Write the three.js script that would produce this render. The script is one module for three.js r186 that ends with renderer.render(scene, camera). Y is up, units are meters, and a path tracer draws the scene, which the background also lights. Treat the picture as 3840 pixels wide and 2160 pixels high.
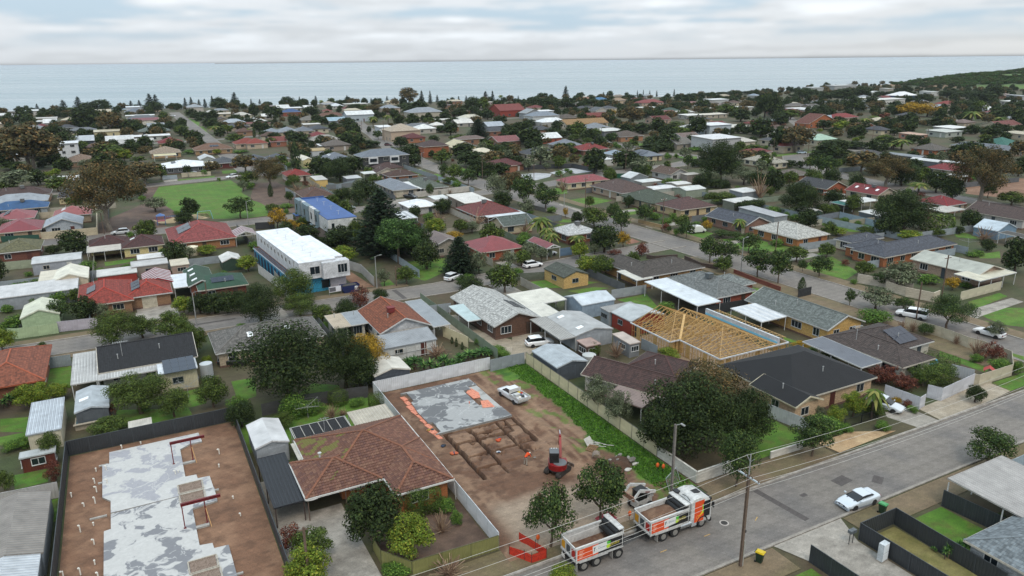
import*as THREE from 'three';
import{mergeGeometries}from 'three/addons/utils/BufferGeometryUtils.js';
import{FontLoader}from 'three/addons/loaders/FontLoader.js';
import{TextGeometry}from 'three/addons/geometries/TextGeometry.js';

// ------------------------------------------------------------------ camera, sky, sun, exposure
// Metres. The street grid sets the axes: +x runs along the front street, -z runs towards the sea.
const scene=new THREE.Scene();
const D2R=Math.PI/180;
const camera=new THREE.PerspectiveCamera(2*Math.atan(1080/2760)/D2R,16/9,1,60000);
camera.position.set(0,43,0);
camera.rotation.order = 'YXZ';
camera.rotation.set(-17.2*D2R,-27.6*D2R,-0.57*D2R);

const renderer=new THREE.WebGLRenderer({antialias: true});
renderer.toneMapping=THREE.LinearToneMapping;
renderer.toneMappingExposure=1.05;
renderer.shadowMap.enabled=true;

function hash2(x,y){let h=Math.imul(x | 0,374761393) ^ Math.imul(y | 0,668265263);h=Math.imul(h ^ (h >>> 13),1274126177);return ((h ^ (h >>> 16)) >>> 0)/4294967296;}
function vnoise(x,y,per=0){
const xi=Math.floor(x),yi=Math.floor(y),fx=x-xi,fy=y-yi;
const w=(a)=>per?((a % per)+per) % per : a;
const s=fx*fx*(3-2*fx),t=fy*fy*(3-2*fy);
const a=hash2(w(xi),w(yi)),b=hash2(w(xi+1),w(yi)),c=hash2(w(xi),w(yi+1)),d=hash2(w(xi+1),w(yi+1));
return (a+(b-a)*s)*(1-t)+(c+(d-c)*s)*t;
}
function fbm(x,y,oct=4,per=0){let v=0,a=0.5,n=0;for (let i=0;i<oct;i++){v+=a*vnoise(x,y,per);n+=a;x*=2;y*=2;if (per) per*=2;a*=0.5;}return v/n;}
const clamp=(v,a=0,b=1)=>Math.min(b,Math.max(a,v));
const lerp=(a,b,t)=>a+(b-a)*t;
const sstep=(a,b,x)=>{const t=clamp((x-a)/(b-a));return t*t*(3-2*t);};
let seed=7;
const rnd=()=>{seed=(Math.imul(seed,1664525)+1013904223) >>> 0;return seed/4294967296;};
const rr=(a,b)=>a+(b-a)*rnd();
const reseed=(s)=>{seed=(s*2654435761) >>> 0;rnd();rnd();};

// overcast sky with thin breaks: one computed equirectangular dome
{
const W=2048,Hh=1024,px=new Float32Array(W*Hh*4);
for (let j=0;j<Hh;j++){
const el=((j+0.5)/Hh-0.5)*Math.PI,se=Math.sin(el);
for (let i=0;i<W;i++){
const az=((i+0.5)/W-0.5)*2*Math.PI;// u = 0.5 looks to +x
const dx=Math.cos(az)*Math.cos(el),dz=Math.sin(az)*Math.cos(el);
const up=Math.max(0,se),ed=el/D2R;
// high cloud sheet seen on a plane overhead; close to the sea it draws out into long level streaks
const k=1/(up+0.09),cx=dx*k,cz=dz*k;
const n1=fbm(cx*0.8+11.3,cz*0.8+4.2,5),n2=fbm(az*4.5+3.1,ed*0.7+9.7,6),n3=fbm(az*11+1.7,ed*2.6+2.4,5);
const lowk=sstep(14,4,ed),n=lerp(n1,n2*0.68+n3*0.32,lowk);
const open=sstep(0.50,0.66,n)*sstep(0.6,2.6,ed);// where the sheet thins to pale blue
const bright=sstep(0.50,0.30,n2*0.45+n3*0.55);// lit cloud streaks
const g=1+1.45*Math.pow(up,0.8);// overcast: zenith brighter than horizon
const warm=sstep(-0.5,0.5,Math.sin(az+0.55))*sstep(5,0.5,Math.abs(ed));
let r=0.66+0.05*warm,gg=0.70+0.012*warm,bb=0.735-0.045*warm;
r=lerp(r,0.43,open*0.85);gg=lerp(gg,0.56,open*0.85);bb=lerp(bb,0.66,open*0.85);
const lum=1+0.24*bright*(1-open)*sstep(0.3,1.6,ed)-0.10*sstep(0.52,0.7,n3)*(1-open);
const o=(j*W+i)*4;
const below=se<0?sstep(-0.02,-0.3,se) : 0;
px[o]=r*lum*g*(1-0.8*below);px[o+1]=gg*lum*g*(1-0.8*below);px[o+2]=bb*lum*g*(1-0.8*below);px[o+3]=1;
}
}
const sky=new THREE.DataTexture(px,W,Hh,THREE.RGBAFormat,THREE.FloatType);
sky.mapping=THREE.EquirectangularReflectionMapping;sky.magFilter=THREE.LinearFilter;sky.needsUpdate=true;
scene.background=sky;scene.environment=sky;
}
const sun=new THREE.DirectionalLight(0xfff1de,1.5);
sun.position.set(10,250,60);sun.target.position.set(60,0,-110);scene.add(sun,sun.target);
sun.castShadow=true;sun.shadow.radius=36;sun.shadow.mapSize.set(4096,4096);
Object.assign(sun.shadow.camera,{left: -260,right: 260,top: 260,bottom: -260,near: 1,far: 900});
scene.fog=new THREE.FogExp2(0xc9d2da,0.00004);
// ------------------------------------------------------------------ measured layout (metres)
// kind, description, x, z, width, depth, turn, eave height, roof pitch, roof form + cover, roof colour, wall colour, details
const HOUSES=[
["h","black tiled gable house with white ribbed patio and roof antenna",-0.9,-114,12.7,10.8,0,2.6,20,"xt","1f2024","c8c8c4",{"antenna":1,"pipes":2}],
["c","white ribbed patio roof wrapped around the black tiled house",-8.9,-112.2,3.1,11.1,0,2.4,22,"fr","bdbdbb",0],
["+","",-3.7,-107.5,7.3,1.9,0,2.38,22,"fr","bdbdbb",0],
["s","cream walled room with solar panels on a white lean-to roof",2.5,-105.2,4.9,3.6,0,2.9,22,"fm","ccd2d8","c4bca2",{"solar":[1,3],"greendoor":1}],
["s","small pale blue gabled shed beside the blue pool",-7.9,-100.9,3.8,7,0,2.2,14,"zr","b4bcc2","565c62",{"nowin":1,"skylights":1}],
["s","white flat roofed shed left of the blue pool",-12.7,-97.6,3.5,8.8,0,2.4,22,"fr","b8c0c8","c4bea8",{"nowin":1}],
["s","low white topped box beside the dark steel fence",-2.8,-92.5,2.5,1.9,0,1.3,22,"fm","c8c4ba","b4aea2",{"nowin":1}],
["s","grey ribbed roof shed with white front at the bottom corner",-13.8,-73,5.3,11,0,2.4,14,"zr","8c8680","8f959a",{"nowin":1}],
["+","",-13.9,-63.8,5.1,7.5,0,2.36,14,"zr","c2c8ce","8f959a",{"nowin":1}],
["s","dark brick garden shed with pale roof near potted plants",-13.1,-89.1,3.4,1.4,0,1.9,22,"fm","aeb2b2","5e2a20"],
["h","grey tiled hip house with white carport sheltering a black car",16,-113.5,16.3,10,0,2.5,22,"ht","6d6a66","b0a28c",{"pipes":1,"skylights":2}],
["h","weathered orange tiled gable house with red roof cooler",35.7,-110.7,8.6,12.7,0,2.6,24,"zt","a0522f","c9c7c2",{"cooler":"#7c2b2b","whitegable":1}],
["c","flat cream and grey roofed annex beside the orange tiled gable",27.2,-113.7,2.7,6.3,0,2.5,22,"fm","b3a48e","c0bcb0"],
["+","",30,-113.7,2.7,6.3,0,2.52,22,"fm","8e9499","c0bcb0"],
["c","grey side awning along the orange tiled gable house",41.5,-110.4,2.9,13.2,0,2.4,22,"fm","8e9499",0],
["s","white latticed pavilion with grey skillion roof",34.4,-100.8,8.4,3.9,0,2.3,22,"km","8f9397","c4c6c4",{"lattice":1}],
["s","cream gabled shed tucked behind the white site fence",28.4,-92.2,5.2,4.9,0,2.4,15,"zm","cfcbc0","4a5058",{"nowin":1}],
["h","white painted tile house with black solar strips and timber gable",52.9,-107.7,9,17.7,0,2.5,20,"zt","b9bab7","5e4436",{"strips":1,"shutter":1}],
["c","pale blue awning with green blinds beside the white tile house",47.6,-107.6,3.2,8,0,2.35,22,"fm","b4c8ca",0],
["c","broad cream carport roof behind the white tile house",61.6,-108.5,8.3,7,0,2.6,22,"fm","d2d0c4",0],
["+","",59.1,-102,3.8,6.1,0,2.55,22,"fm","cfcdc2",0],
["s","sky blue gabled shed with white metal roof",69.7,-103.7,7,5.9,0,2.6,16,"xm","c3ccd3","8fa0b0",{"nowin":1}],
["s","red walled shed with grey roof, white window and air conditioner",72.2,-92.8,7.1,5.5,0,2.6,16,"zm","b2b8ba","8a3324"],
["+","",71.4,-96.9,6.4,2.6,0,2.6,22,"fr","9a9a98","8f979c"],
["s","long grey carport shed with two smoked skylight strips",61,-93.8,7,9.5,0,2.5,12,"zm","a9abab","9aa0a6",{"skylights":2,"nowin":1}],
["+","",56.2,-93.8,2.9,9.5,0,2.42,22,"fr","a3a29e",0],
["s","slate walled shed with silver gable roof behind the cream fence",51.5,-84,5.1,7.1,0,2.3,14,"zr","b2bbc1","4d545c",{"nowin":1}],
["s","rusty roofed wooden privy beside a small tree",58.1,-86.4,2.6,2.7,0,2.3,22,"fm","a38a80","4c3a32"],
["s","narrow peeling silver hut with rust streaked roof",64,-85,2,4.5,0,2.3,22,"fm","b9aca2","7c8084"],
["h","long maroon brown tiled house behind the two olive trees",56.2,-71.8,6.8,13.5,25,2.6,24,"zt","4a332f","b4b0aa",{"near":1}],
["+","",61.6,-73.6,7,8,25,2.6,24,"ht","523430","b4b0aa"],
["c","faded maroon ribbed carport roof behind the two olive trees",52.7,-68.2,5,5.2,25,2.4,20,"fr","8f7d76",0],
["s","yellow brick garage with green grey tiled gable roof",75.7,-121.2,5.9,7.8,0,2.4,18,"zt","4c5148","c2a268",{"garwin":1}],
["h","mottled grey brown tiled house with stone garden walls",89.4,-117.5,7.2,15.8,0,2.5,22,"ht","4e4843","b08a58"],
["+","",93.8,-114,15.5,9.1,0,2.5,22,"ht","4e4843","b08a58"],
["c","white lattice patio roof beside the mottled grey brown house",86,-112.2,4,6.5,0,2.35,22,"fm","c8c6bc",0],
["h","grey ribbed tile house with box cooler and long white patio",93.8,-99.8,9.5,14.4,0,2.6,22,"ht","727675","8e4a38",{"cooler":"#5d6467"}],
["+","",99,-99.5,6,7,0,2.6,22,"ht","7c8280","8e4a38"],
["c","long white patio roof with timber deck before the grey ribbed house",86.3,-98.7,5.3,14.7,0,2.4,22,"fm","d0d8de",0],
["h","grey roofed yellow brick gable house beside the white ute",97,-80.7,8.6,17.6,0,2.6,22,"zt","6a716e","c6a262",{"pipes":2}],
["c","black framed awning with white and grey panels behind the frame house",89.8,-83.5,5.6,7,0,2.45,22,"fm","c6ccd2",0,{"stripes":1}],
["h","brown tiled hip house with two dark solar arrays",93.4,-64,7.2,13.5,0,2.5,22,"ht","4b403c","c0bcb0",{"antenna":1}],
["+","",98,-66,10,9.1,0,2.5,22,"ht","4b403c","c0bcb0",{"solar":[1,2]}],
["c","flat grey awning with white edge beside the brown tiled hip house",87.1,-65,4.2,10.1,0,2.5,22,"fm","60656e",0],
["h","black metal roofed house with cream front gable and bay window",76,-63.2,15.6,13.1,0,2.7,22,"hm","15171b","b99f80",{"pipes":1}],
["+","",69.8,-59.2,4.8,7.6,0,2.7,22,"zm","15171b","b99f80",{"creamgable":1}],
["c","wide pale ribbed carport roof at the bottom corner",72,-31.3,9,10.6,0,2.8,22,"fr","a8a5a2",0],
["h","blue grey tiled hip house at the bottom corner",66.6,-24.2,12.8,12.4,0,2.6,22,"ht","7b8489","9a9ea0",{"near":1}],
["s","white gabled shed behind the brown tiled house",10.1,-80.3,3.7,6.2,0,2.4,16,"zm","cdcecf","9aa0a6",{"nowin":1}],
["c","pale cream flat patio roof behind the brown tiled house",21.8,-78.2,4.7,4.1,0,2.6,22,"fr","bdb5a6",0],
["c","black mesh pergola roof behind the brown tiled house",15.8,-78.6,6.4,2.8,0,2.4,22,"fm","1d1f23",0,{"pergola":1}],
["c","black ribbed carport awning beside the brown tiled house",9.4,-69.5,2.9,9.6,0,2.35,22,"fr","212329",0],
["h","orange tiled roof house cut off at the picture edge beside a square lawn",-18.1,-117.4,9,14.6,0,2.5,22,"ht","a8583a","8a5a44"],
["h","house with bright red tiled hip roof, two solar arrays and double garage",-6.4,-150.8,9,15,0,2.5,22,"ht","b03c2c","8a6a50",{"solar":[1,0.5]}],
["+","",0.6,-149.8,8,10,0,2.5,22,"ht","b03c2c","8a6a50",{"garage":2,"solar":[2,0.5]}],
["s","maroon striped gable roof room behind the red tiled house",2.6,-156.4,5.3,9,0,2.6,22,"zm","963034","b8aca0",{"stripes":1}],
["h","house with green metal roof and red walls by the side street",13.4,-147.7,9,9,0,2.5,22,"hm","2e5a44","6e3a30",{"solar":[1,1]}],
["+","",10,-153.3,5,13,0,2.5,22,"zm","355a44","7a4a3a",{"skylights":3}],
["c","white flat carport roof beside the green roofed house",6.8,-152.2,3.5,9,0,2.4,22,"fm","d4dae0",0],
["s","pale green gabled shed with double doors behind the pale green fence",-16.3,-145.8,5.8,8,0,2.3,22,"zm","cfd2bd","a3b894",{"nowin":1}],
["s","cream gabled shed with a wide roof beside the cream flat roof",-12.6,-167.7,6.3,9,0,2.6,22,"zm","dedbcb","c9bda6",{"nowin":1}],
["s","cream flat roof shed beside the wide cream gabled shed",-16.3,-167.2,3.5,10,0,2.5,22,"fm","cfc8b6","c9bda6",{"nowin":1}],
["s","long pale flat roofed shed in front of the cream gabled shed",-18,-159.9,13.8,8,0,2.6,22,"fm","c4c4c4","8f959b",{"nowin":1}],
["s","light grey outbuilding with a low white roof and small windows",-15.8,-184.7,9.3,7,0,2.6,8,"xm","bdbfc0","9ba0a8"],
["h","mustard walled house with dark red tiled roof and round wall plaques",1.3,-192.2,9,10,0,2.5,22,"ht","5a302e","cfc08c",{"skylights":1}],
["+","",-5.8,-196.3,8.5,8,0,2.5,22,"ht","5a302e","cfc08c"],
["c","white ribbed lean-to roof on posts in front of the mustard house",-6.8,-190.4,6.9,6,0,2.4,22,"fm","c2bcb2",0],
["h","large house with salmon red tiled hip roof and white shutters",14.4,-195.4,14.9,18.6,0,2.5,22,"ht","a84844","9a6c48",{"solar":[2,1.5]}],
["c","maroon and white striped gable canopy beside the salmon red roof",24.1,-190.1,5.1,7,0,2.6,22,"zm","8a3a42",0,{"stripes":1}],
["s","white gabled shed with dark green walls behind the salmon red house",17.7,-167,4.2,6,0,2.2,22,"zm","cfcfcb","2c4438",{"nowin":1}],
["s","grey block shed with a dark doorway behind the mustard house",1.8,-169.8,7,5,0,2.7,6,"xm","bab9b8","8d857c"],
["s","small pinkish shed with a pale roof beside an arched garden hoop",7.5,-168.2,3.6,5,0,2.3,22,"fm","cac1ae","ab9488"],
["s","white flat roofed annex behind the grey block shed",2.3,-176.8,5.3,4,0,2.4,22,"fm","d2d2d0","bcb6aa",{"nowin":1}],
["s","red walled shed with pale flat roof beside the maroon ribbed room",-4.4,-166.7,7.3,5,0,2.3,22,"fm","c6c6c2","9a3a32",{"nowin":1}],
["h","olive mossy tiled roof house with brown brick walls",-24.2,-201.8,9,11,0,2.5,22,"ht","6a684a","6e4438"],
["h","pale blue grey gabled cottage behind a cream fence",-16.4,-228.4,9,11,0,2.6,22,"zm","9aa2ac","aab2ba"],
["h","bright red metal roof house behind the green shade fence",-26.1,-227.7,9.9,13,0,2.5,22,"hm","9c2c34","b49a80"],
["h","red roofed house with white solar panels behind the bright red metal roof",-28.5,-245.7,9,11,0,2.5,22,"hm","a5464a","b49a80",{"solar":[2,1]}],
["h","low salmon roofed house with two white skylights near the giant gum",-14.8,-243.1,9.6,10,0,2.5,22,"hm","b0504c","b0a08a",{"skylights":2}],
["h","bright blue metal roof house at the picture edge",-29.4,-261.7,15.2,9,0,2.5,22,"hm","35649a","9ca4a8",{"cooler":1}],
["h","pale grey metal roof house behind the bright blue roof",-30.7,-275.4,16.1,10,0,2.5,22,"hm","8f959c","a8a49a"],
["h","dark brown tiled hip house behind the grey and blue roofs",-31.9,-289.2,18.6,11,0,2.5,22,"ht","4e3a36","94745a",{"cooler":1}],
["h","charcoal gabled house with cream wall beside the giant gum",-15.8,-279.2,9,12,0,2.5,22,"ht","3c3c42","c2b48e",{"solar":[1,0.6]}],
["s","white flat roofed shed beside the dark green fence",-17.3,-321.5,3.5,9,0,2.4,22,"fm","d8d8d4","8d98a4",{"nowin":1}],
["s","low white flat roof left of the shed by the dark green fence",-22,-323.9,5.7,7,0,2.4,22,"fm","d8d8d4","a5a5a0",{"nowin":1}],
["h","fawn tiled hip house among the gums near the white ute",-16.4,-381.2,13.2,13,0,2.5,22,"ht","8a7464","8e7460"],
["h","tall white rendered three level house among dark trees",-21.6,-403.3,9,9,0,8.4,22,"fm","d5d8dc","d6dade",{"storeys":3}],
["h","wide white metal roofed villa opposite the park",22.3,-337.3,16.5,17,0,2.7,14,"hm","dfe2e6","5d6066",{"solar":[2,1]}],
["h","fawn tiled house with cream patio roof behind the white villa",18.7,-395.2,13.6,13,0,2.5,22,"ht","9c8c7a","b09470"],
["c","cream flat patio roof on posts behind the white villa",17.7,-380.6,9.5,6,0,2.5,22,"fm","dcd4b2",0],
["s","pale grey gabled shed behind the white villa",33.3,-358.5,6.6,12,0,2.4,22,"zm","b8bcbe","9aa09a",{"nowin":1}],
["h","brown roof house with solar panels behind the pale grey shed",40.5,-398.1,18,13,0,2.5,22,"ht","7a5c4a","a08464",{"solar":[1,0.5]}],
["h","charcoal hip roof house with dark red brick walls opposite the park",38.5,-340.8,9.3,12,0,2.5,22,"ht","54585e","5e2c28"],
["c","cream flat carport sheltering a white van",32,-335.1,3.8,7,0,2.8,22,"fm","d8d0b8",0],
["h","grey metal roofed house with a wide cream roller door",81.4,-240.8,9,20.4,0,2.5,22,"hm","6f757e","a69c8c",{"garage":1}],
["h","mossy green tiled hip house with air cooler and white patio roofs",91.6,-238.2,9,18.2,0,2.5,22,"ht","5e665c","9c9484",{"cooler":1}],
["c","white flat patio roof along the side of the mossy green roof",87.5,-239.2,4,11.8,0,2.3,22,"fm","d0d2d2",0],
["c","long white patio strip in front of the mossy green roof",90.8,-232.5,8.9,4,0,2.3,22,"fm","dadcdc",0],
["h","brown tiled hip house with orange brick by the front lawn",91.5,-264.8,11.7,8.5,0,2.5,22,"ht","5c3c30","9c6442"],
["h","brown tiled house with a white trimmed front gable",93.7,-286.7,10.6,9,0,2.5,22,"ht","583a34","c0b4a0"],
["+","",88.8,-275.3,8.6,7,0,2.5,22,"zt","583a34","cfc6b6"],
["h","two storey house with slate grey roof and white upper bays",96.8,-302.5,20.8,12,0,5.6,22,"hm","5d646e","3e4044",{"storeys":2,"bays":1}],
["h","slate grey hip roof house beside the two storey house",83.4,-327.7,12.2,13,0,2.5,22,"hm","5f656f","b0a898",{"skylights":2}],
["s","small cream garage with low white gable roof beside the tall cypress",70.3,-327.9,4.8,14,0,3,22,"zm","d6d0be","cfc292",{"nowin":1}],
["h","charcoal hip roof house behind the tall cypress",61,-341.3,9,12,0,2.5,22,"hm","4f545c","a09484"],
["h","second charcoal hip roof house, further from the tall cypress",51.9,-343,9,12,0,2.5,22,"hm","4f545c","a09484"],
["h","bright red tiled hip cottage with cream verandah by the park",57.5,-286.5,9,11,0,2.5,22,"ht","a32c24","c8beb0"],
["s","yellow walled shed with pale roof beside the red park cottage",62.2,-270.2,4.4,9,0,2.6,22,"fm","c2c0ba","cdb070",{"nowin":1}],
["s","yellow topped flat roof workshop with white walls",83.3,-358.4,7.7,9,0,3,22,"fm","b79c60","b6bcc0"],
["h","low brown tiled hip roof house behind the blue roofed townhouses",53.1,-239,9.9,14,0,2.5,22,"ht","6e4c3e","8c7058"],
["s","pale grey shed beside the long grey fence near round trees",73.8,-267.6,5.7,6,0,2.4,22,"fm","bfc2c4","6b7078",{"nowin":1}],
["c","white flat roof with green side beside the white trimmed gable",83,-274.7,6.7,5,0,2.5,22,"fm","c8ccc8",0],
["h","bright white metal hip roof house behind the giant spruce",75.6,-204.4,9,10.3,0,2.5,18,"hm","e2e6ea","a9a8a6"],
["c","grey and clear striped lean-to beside the bright white hip roof",66.5,-190.8,4.4,9,0,2.4,22,"fm","a5a9ae",0,{"stripes":1}],
["h","flat white roofed extension behind the mottled red roof",91.3,-202.5,9,14.1,0,3,22,"fm","d2d0ca","8c8074"],
["c","white flat carport roof by the white boundary wall",85.2,-211.3,5.2,6,0,2.5,22,"fm","cfd2d0",0],
["h","house with mottled red tiled roof and a grey air cooler",89.7,-186.1,13.3,14.6,0,2.5,22,"ht","8a3f3c","7e5c48",{"cooler":1}],
["c","pale blue white patio roof in front of the mottled red roof",91,-178.5,11.7,4,0,2.4,22,"fm","c9d2d8",0],
["h","green grey tiled gable house with cream walls among shrubs",88,-168.2,9,8.5,0,2.5,22,"xt","56605a","b8ab90"],
["h","brown corrugated roof hidden behind the pines",63.3,-156.5,9,9,0,2.5,22,"zm","6d5c56","8e887c"],
["h","long red metal roof house with orange brick walls",72.4,-148,10.8,11,0,2.5,22,"hm","9c3236","9a5238"],
["c","gabled red carport with open white truss front",83,-142.8,3.5,9,0,2.6,22,"zm","94343a",0],
["h","white painted tile roof house with air cooler beside the palms",96.8,-151.5,9,8.5,0,2.5,22,"ht","c4c6c6","7e4a38",{"cooler":1}],
["h","cream walled house with bright red roof at the corner lawn",142.4,-218,17.5,8.5,0,2.5,22,"hm","9c2c30","c8bd9e"],
["h","brown tiled hip house with sandstone front by the square lawn",144.4,-197.5,13,18.3,0,2.5,22,"ht","5a4742","a89684"],
["h","green tiled hip house with white garage door",141.3,-177.8,12,16.2,0,2.5,22,"ht","4b5547","b0a48c"],
["h","brown tiled cream brick house with breeze block screen",142.6,-163.5,13.2,11.4,0,2.5,22,"ht","5a3f3c","c0ac86"],
["h","slate blue tiled gable house with white porch posts",141.1,-141.2,9,15,0,2.5,22,"zt","4a4f5a","8a6a5c"],
["s","long pale grey shed roof behind the slate blue house",153.3,-144.3,5,13.3,0,2.6,22,"fm","9da0a4","8e959a",{"nowin":1}],
["h","brown tiled gable house with black and white timber trim",180.6,-216.9,9,11.7,0,2.5,22,"zt","5e4a3e","c0c2c2"],
["s","pale roofed shed beside the timber trimmed gable house",183.3,-208.6,6.4,3.9,0,2.6,22,"fm","a8a49a","87817a",{"nowin":1}],
["s","white gabled shed behind the brown hip house with sandstone front",155,-191.1,9.7,6,0,2.6,6,"xm","d0d2d2","a0a8a0",{"nowin":1}],
["s","pale grey shed between two white sheds in the shed row",166.2,-194.8,6.3,6,0,2.6,6,"xm","cacac6","a8a49c",{"nowin":1}],
["s","sage green shed with white low gable roof",161.9,-184.5,8.3,7,0,2.7,10,"xm","ccd0cc","8c9686",{"nowin":1}],
["s","grey gabled shed with light roof beside the long green fence",163.3,-215.6,8,6,0,2.3,22,"zm","c4c8c8","7e868a",{"nowin":1}],
["s","low white roofed lean-to in front of the grey gabled shed",161.9,-206.1,8.5,5,0,2.2,22,"fm","c8ccca","8e8e88",{"nowin":1}],
["h","red hip roof house with air cooler behind the vacant white slabs",197.9,-297.3,14.8,12,0,2.5,22,"ht","a0322e","74503e",{"cooler":1}],
["h","grey hip house with two solar arrays by the curved street corner",206.1,-265.5,9,14.9,0,2.5,22,"hm","5e6670","c0b294",{"solar":[2,2]}],
["h","light blue grey metal roof house beside the solar hip house",196.2,-274.2,9,8.5,0,2.5,22,"hm","8392a0","a8a8a8"],
["s","white garage with pale walls in front of the blue grey roof",181.1,-260.8,5,7,0,2.7,22,"fm","cfd2d0","c0c2be",{"nowin":1}],
["h","maroon tiled hip roof house next to the vacant white slabs",139.5,-270.5,10.3,13,0,2.5,22,"ht","6c2a2a","9a6c54"],
["s","white roofed grey shed below the round tree",174.2,-172.4,7.4,6,0,2.6,22,"fm","c8cac8","7c848a",{"nowin":1}],
["s","long white patio roof below the white roofed grey shed",162.1,-161.4,10.2,5,0,2.4,22,"fm","c2c4c0","6e7468",{"nowin":1}],
["h","pale tiled low roof house with cooler behind the giant dark tree",234.7,-221.8,9,17,0,2.5,22,"ht","a8a496","c4bca4",{"cooler":1}],
["h","white peeling tiled hip house with orange brick walls",142,-124.4,10.9,14.6,0,2.5,22,"ht","b8b8b2","a87244"],
["h","brown tiled house with hot water cylinder on the roof",214.9,-190.8,11.6,8.5,0,2.5,22,"ht","6a625a","8c6a50"],
["h","charcoal roofed cottage with white gable and orange brick",203.4,-167.3,10.3,13,0,2.5,22,"zt","3a3c40","a0583c"],
["h","long red tiled roof house with three skylights and white gable end",207.1,-151.4,9.4,12.1,0,2.5,22,"zt","962a30","b4a898",{"skylights":3,"cooler":1}],
["c","white pergola roof in front of the red skylight house",190.3,-142.5,11.4,4.9,0,2.5,22,"fm","c8cac8",0],
["c","grey flat patio roof beside the charcoal cottage",194.1,-154.5,3.5,5.1,0,2.5,22,"fm","a8a69e",0],
["c","teal shade cloth roof beside the white pergola",183.1,-142.9,3.8,5,0,2.3,22,"fm","2e8078",0],
["h","plain bright red hip roof house behind the broad grey green tree",208.5,-129.4,9,9.8,0,2.5,22,"ht","98262e","a49684"],
["c","white flat patio roof under the plain bright red hip roof",200.5,-122.6,8.9,5.3,0,2.3,22,"fm","b4b2aa",0],
["h","brown tiled house with long white verandah and hanging laundry",207.4,-110.7,11,15.7,0,2.5,22,"zt","50403c","b4b2ae"],
["s","light blue gabled shed beside the charcoal flat roof",189.5,-102.8,8.2,6,0,2.2,22,"zm","b8c6d0","6f8aa0",{"nowin":1}],
["c","charcoal flat roof beside the light blue shed",184.1,-94.3,3.5,7.3,0,2.4,22,"fm","4a4844",0],
["s","curved white shed roof behind the pale blue fence",179.5,-129.2,5.2,6.2,0,2.2,22,"fm","c4c6c4","5a6268",{"nowin":1}],
["s","small white gabled pavilion with green walls near a stumpy palm",167.7,-140.8,3.5,5.6,0,2.2,22,"zm","c2c2be","30483c"],
["h","blue grey tiled house with white gable over orange brick",151.5,-100.6,24.8,8.5,0,2.5,22,"ht","4a4e58","a0643e"],
["+","",145.2,-102.6,9,10.8,0,2.5,22,"ht","4a4e58","a0643e"],
["+","",149.8,-111,11,5.1,0,2.5,22,"ht","4a4e58","c4bca8"],
["h","pale sage metal roof house with dark framed window wall",147.3,-86,9,14.4,0,2.5,17,"zm","a9aca2","a58e7c"],
["c","cream flat carport roof beside the pale sage roof",145.2,-79,11.9,5,0,2.5,22,"fm","c8c4b0",0],
["h","red hip roof house near the brown ploughed lot",274.5,-168.9,9,14,0,2.5,22,"ht","9c2c32","b2a894"],
["c","white patio roof beside the brown ploughed lot",261.5,-157.9,3.5,5.5,0,2.4,22,"fm","c4c6c2",0],
["h","dark grey hip roof house with one large solar array",285.7,-211.7,10.8,14.2,0,2.5,22,"ht","4c4c4c","84705c",{"solar":[1,2]}],
["s","white metal roof hall behind the round street trees",287.3,-187,3.5,11.9,0,2.8,22,"zm","c9cccc","5a6066",{"nowin":1}],
["s","grey gabled roof next to the white metal roof hall",294.1,-200.5,3.5,15.6,0,2.8,22,"zm","7c8288","50545a",{"nowin":1}],
["c","open white roofed pavilion with dark posts by the red hip",290,-177.5,4.1,9.5,0,3,9,"hm","c8ccce",0],
["h","orange brick house with mottled grey tiled hip roof",328.6,-212.7,11.9,12.3,0,2.5,22,"ht","625c56","a4623e"],
["h","wide slate roof house near the single palm",353.4,-202.1,9,29.3,0,2.5,22,"hm","5a6068","8a8478"],
["h","long white roofed hall near the beach pines",-64.1,-800.4,15.1,14,0,4.0,22,"fm","d6d8d8","b8b8b4",1],
["h","cream gabled house with grey roof near the shore",-49.4,-764.4,13.3,14,0,3.0,22,"zt","6c7078","c0b498",1],
["h","pale block flats with small windows near the shore",-47.9,-690.4,14.8,10,0,3.4,22,"fm","b4b0aa","a8a49c",1],
["h","white roofed house behind the gum mass",-42.7,-643.6,9,13,0,2.8,22,"xm","d0d2d2","a4a4a0",1],
["h","low white roof near the shore gums",-50.7,-664.6,9,10,0,2.6,22,"fm","c4c4c0","98948c",1],
["h","small dark red roof among the far gums",-45.9,-607.7,9,10,0,2.6,22,"ht","8c2c34","a89a88",1],
["h","cream flat roofed house beside a gold bush",-34.1,-550.7,9,12,0,2.8,22,"fm","c0b8a4","b4a88e",1],
["h","white two storey house below the tall pine pair",16.6,-763.6,15,12,0,6.0,22,"fm","d2d6da","c4c8cc",1],
["h","slate hip roof covered with panels near the pine pair",16,-745.4,17.6,14,0,2.8,22,"hm","5c626c","a8a49c",1],
["h","long white roof strip by the straight far street",17.8,-688.6,21.8,9,0,2.8,22,"fm","d4d6d4","b0aca4",1],
["h","grey hip house by the straight far street",18.2,-650.4,21.2,12,0,2.8,22,"ht","6c7076","a09888",1],
["h","narrow dusty red roof by the straight far street",19.5,-630.3,18.1,8.5,0,2.6,22,"xm","8c4044","b4a89a",1],
["h","beige hip roof by the straight far street",19.5,-586,13.2,10,0,2.6,22,"ht","a29a8a","b0a690",1],
["h","grey green hip house by the straight far street",20.2,-523.8,18.6,13,0,2.8,22,"ht","66706a","9c9484",1],
["h","long bright white roof above the red corner house",15.9,-487.3,22.3,9,0,2.8,22,"fm","d8dadc","b4b4b0",1],
["h","white ribbed roof left of the red corner house",0.2,-471.5,14.2,11,0,2.8,22,"xm","c6c8c8","9ca0a4",1],
["h","pale grey long roof left of the red corner house",7.7,-443.3,17.2,12,0,2.8,22,"xm","b0aeaa","8e8a84",1],
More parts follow.
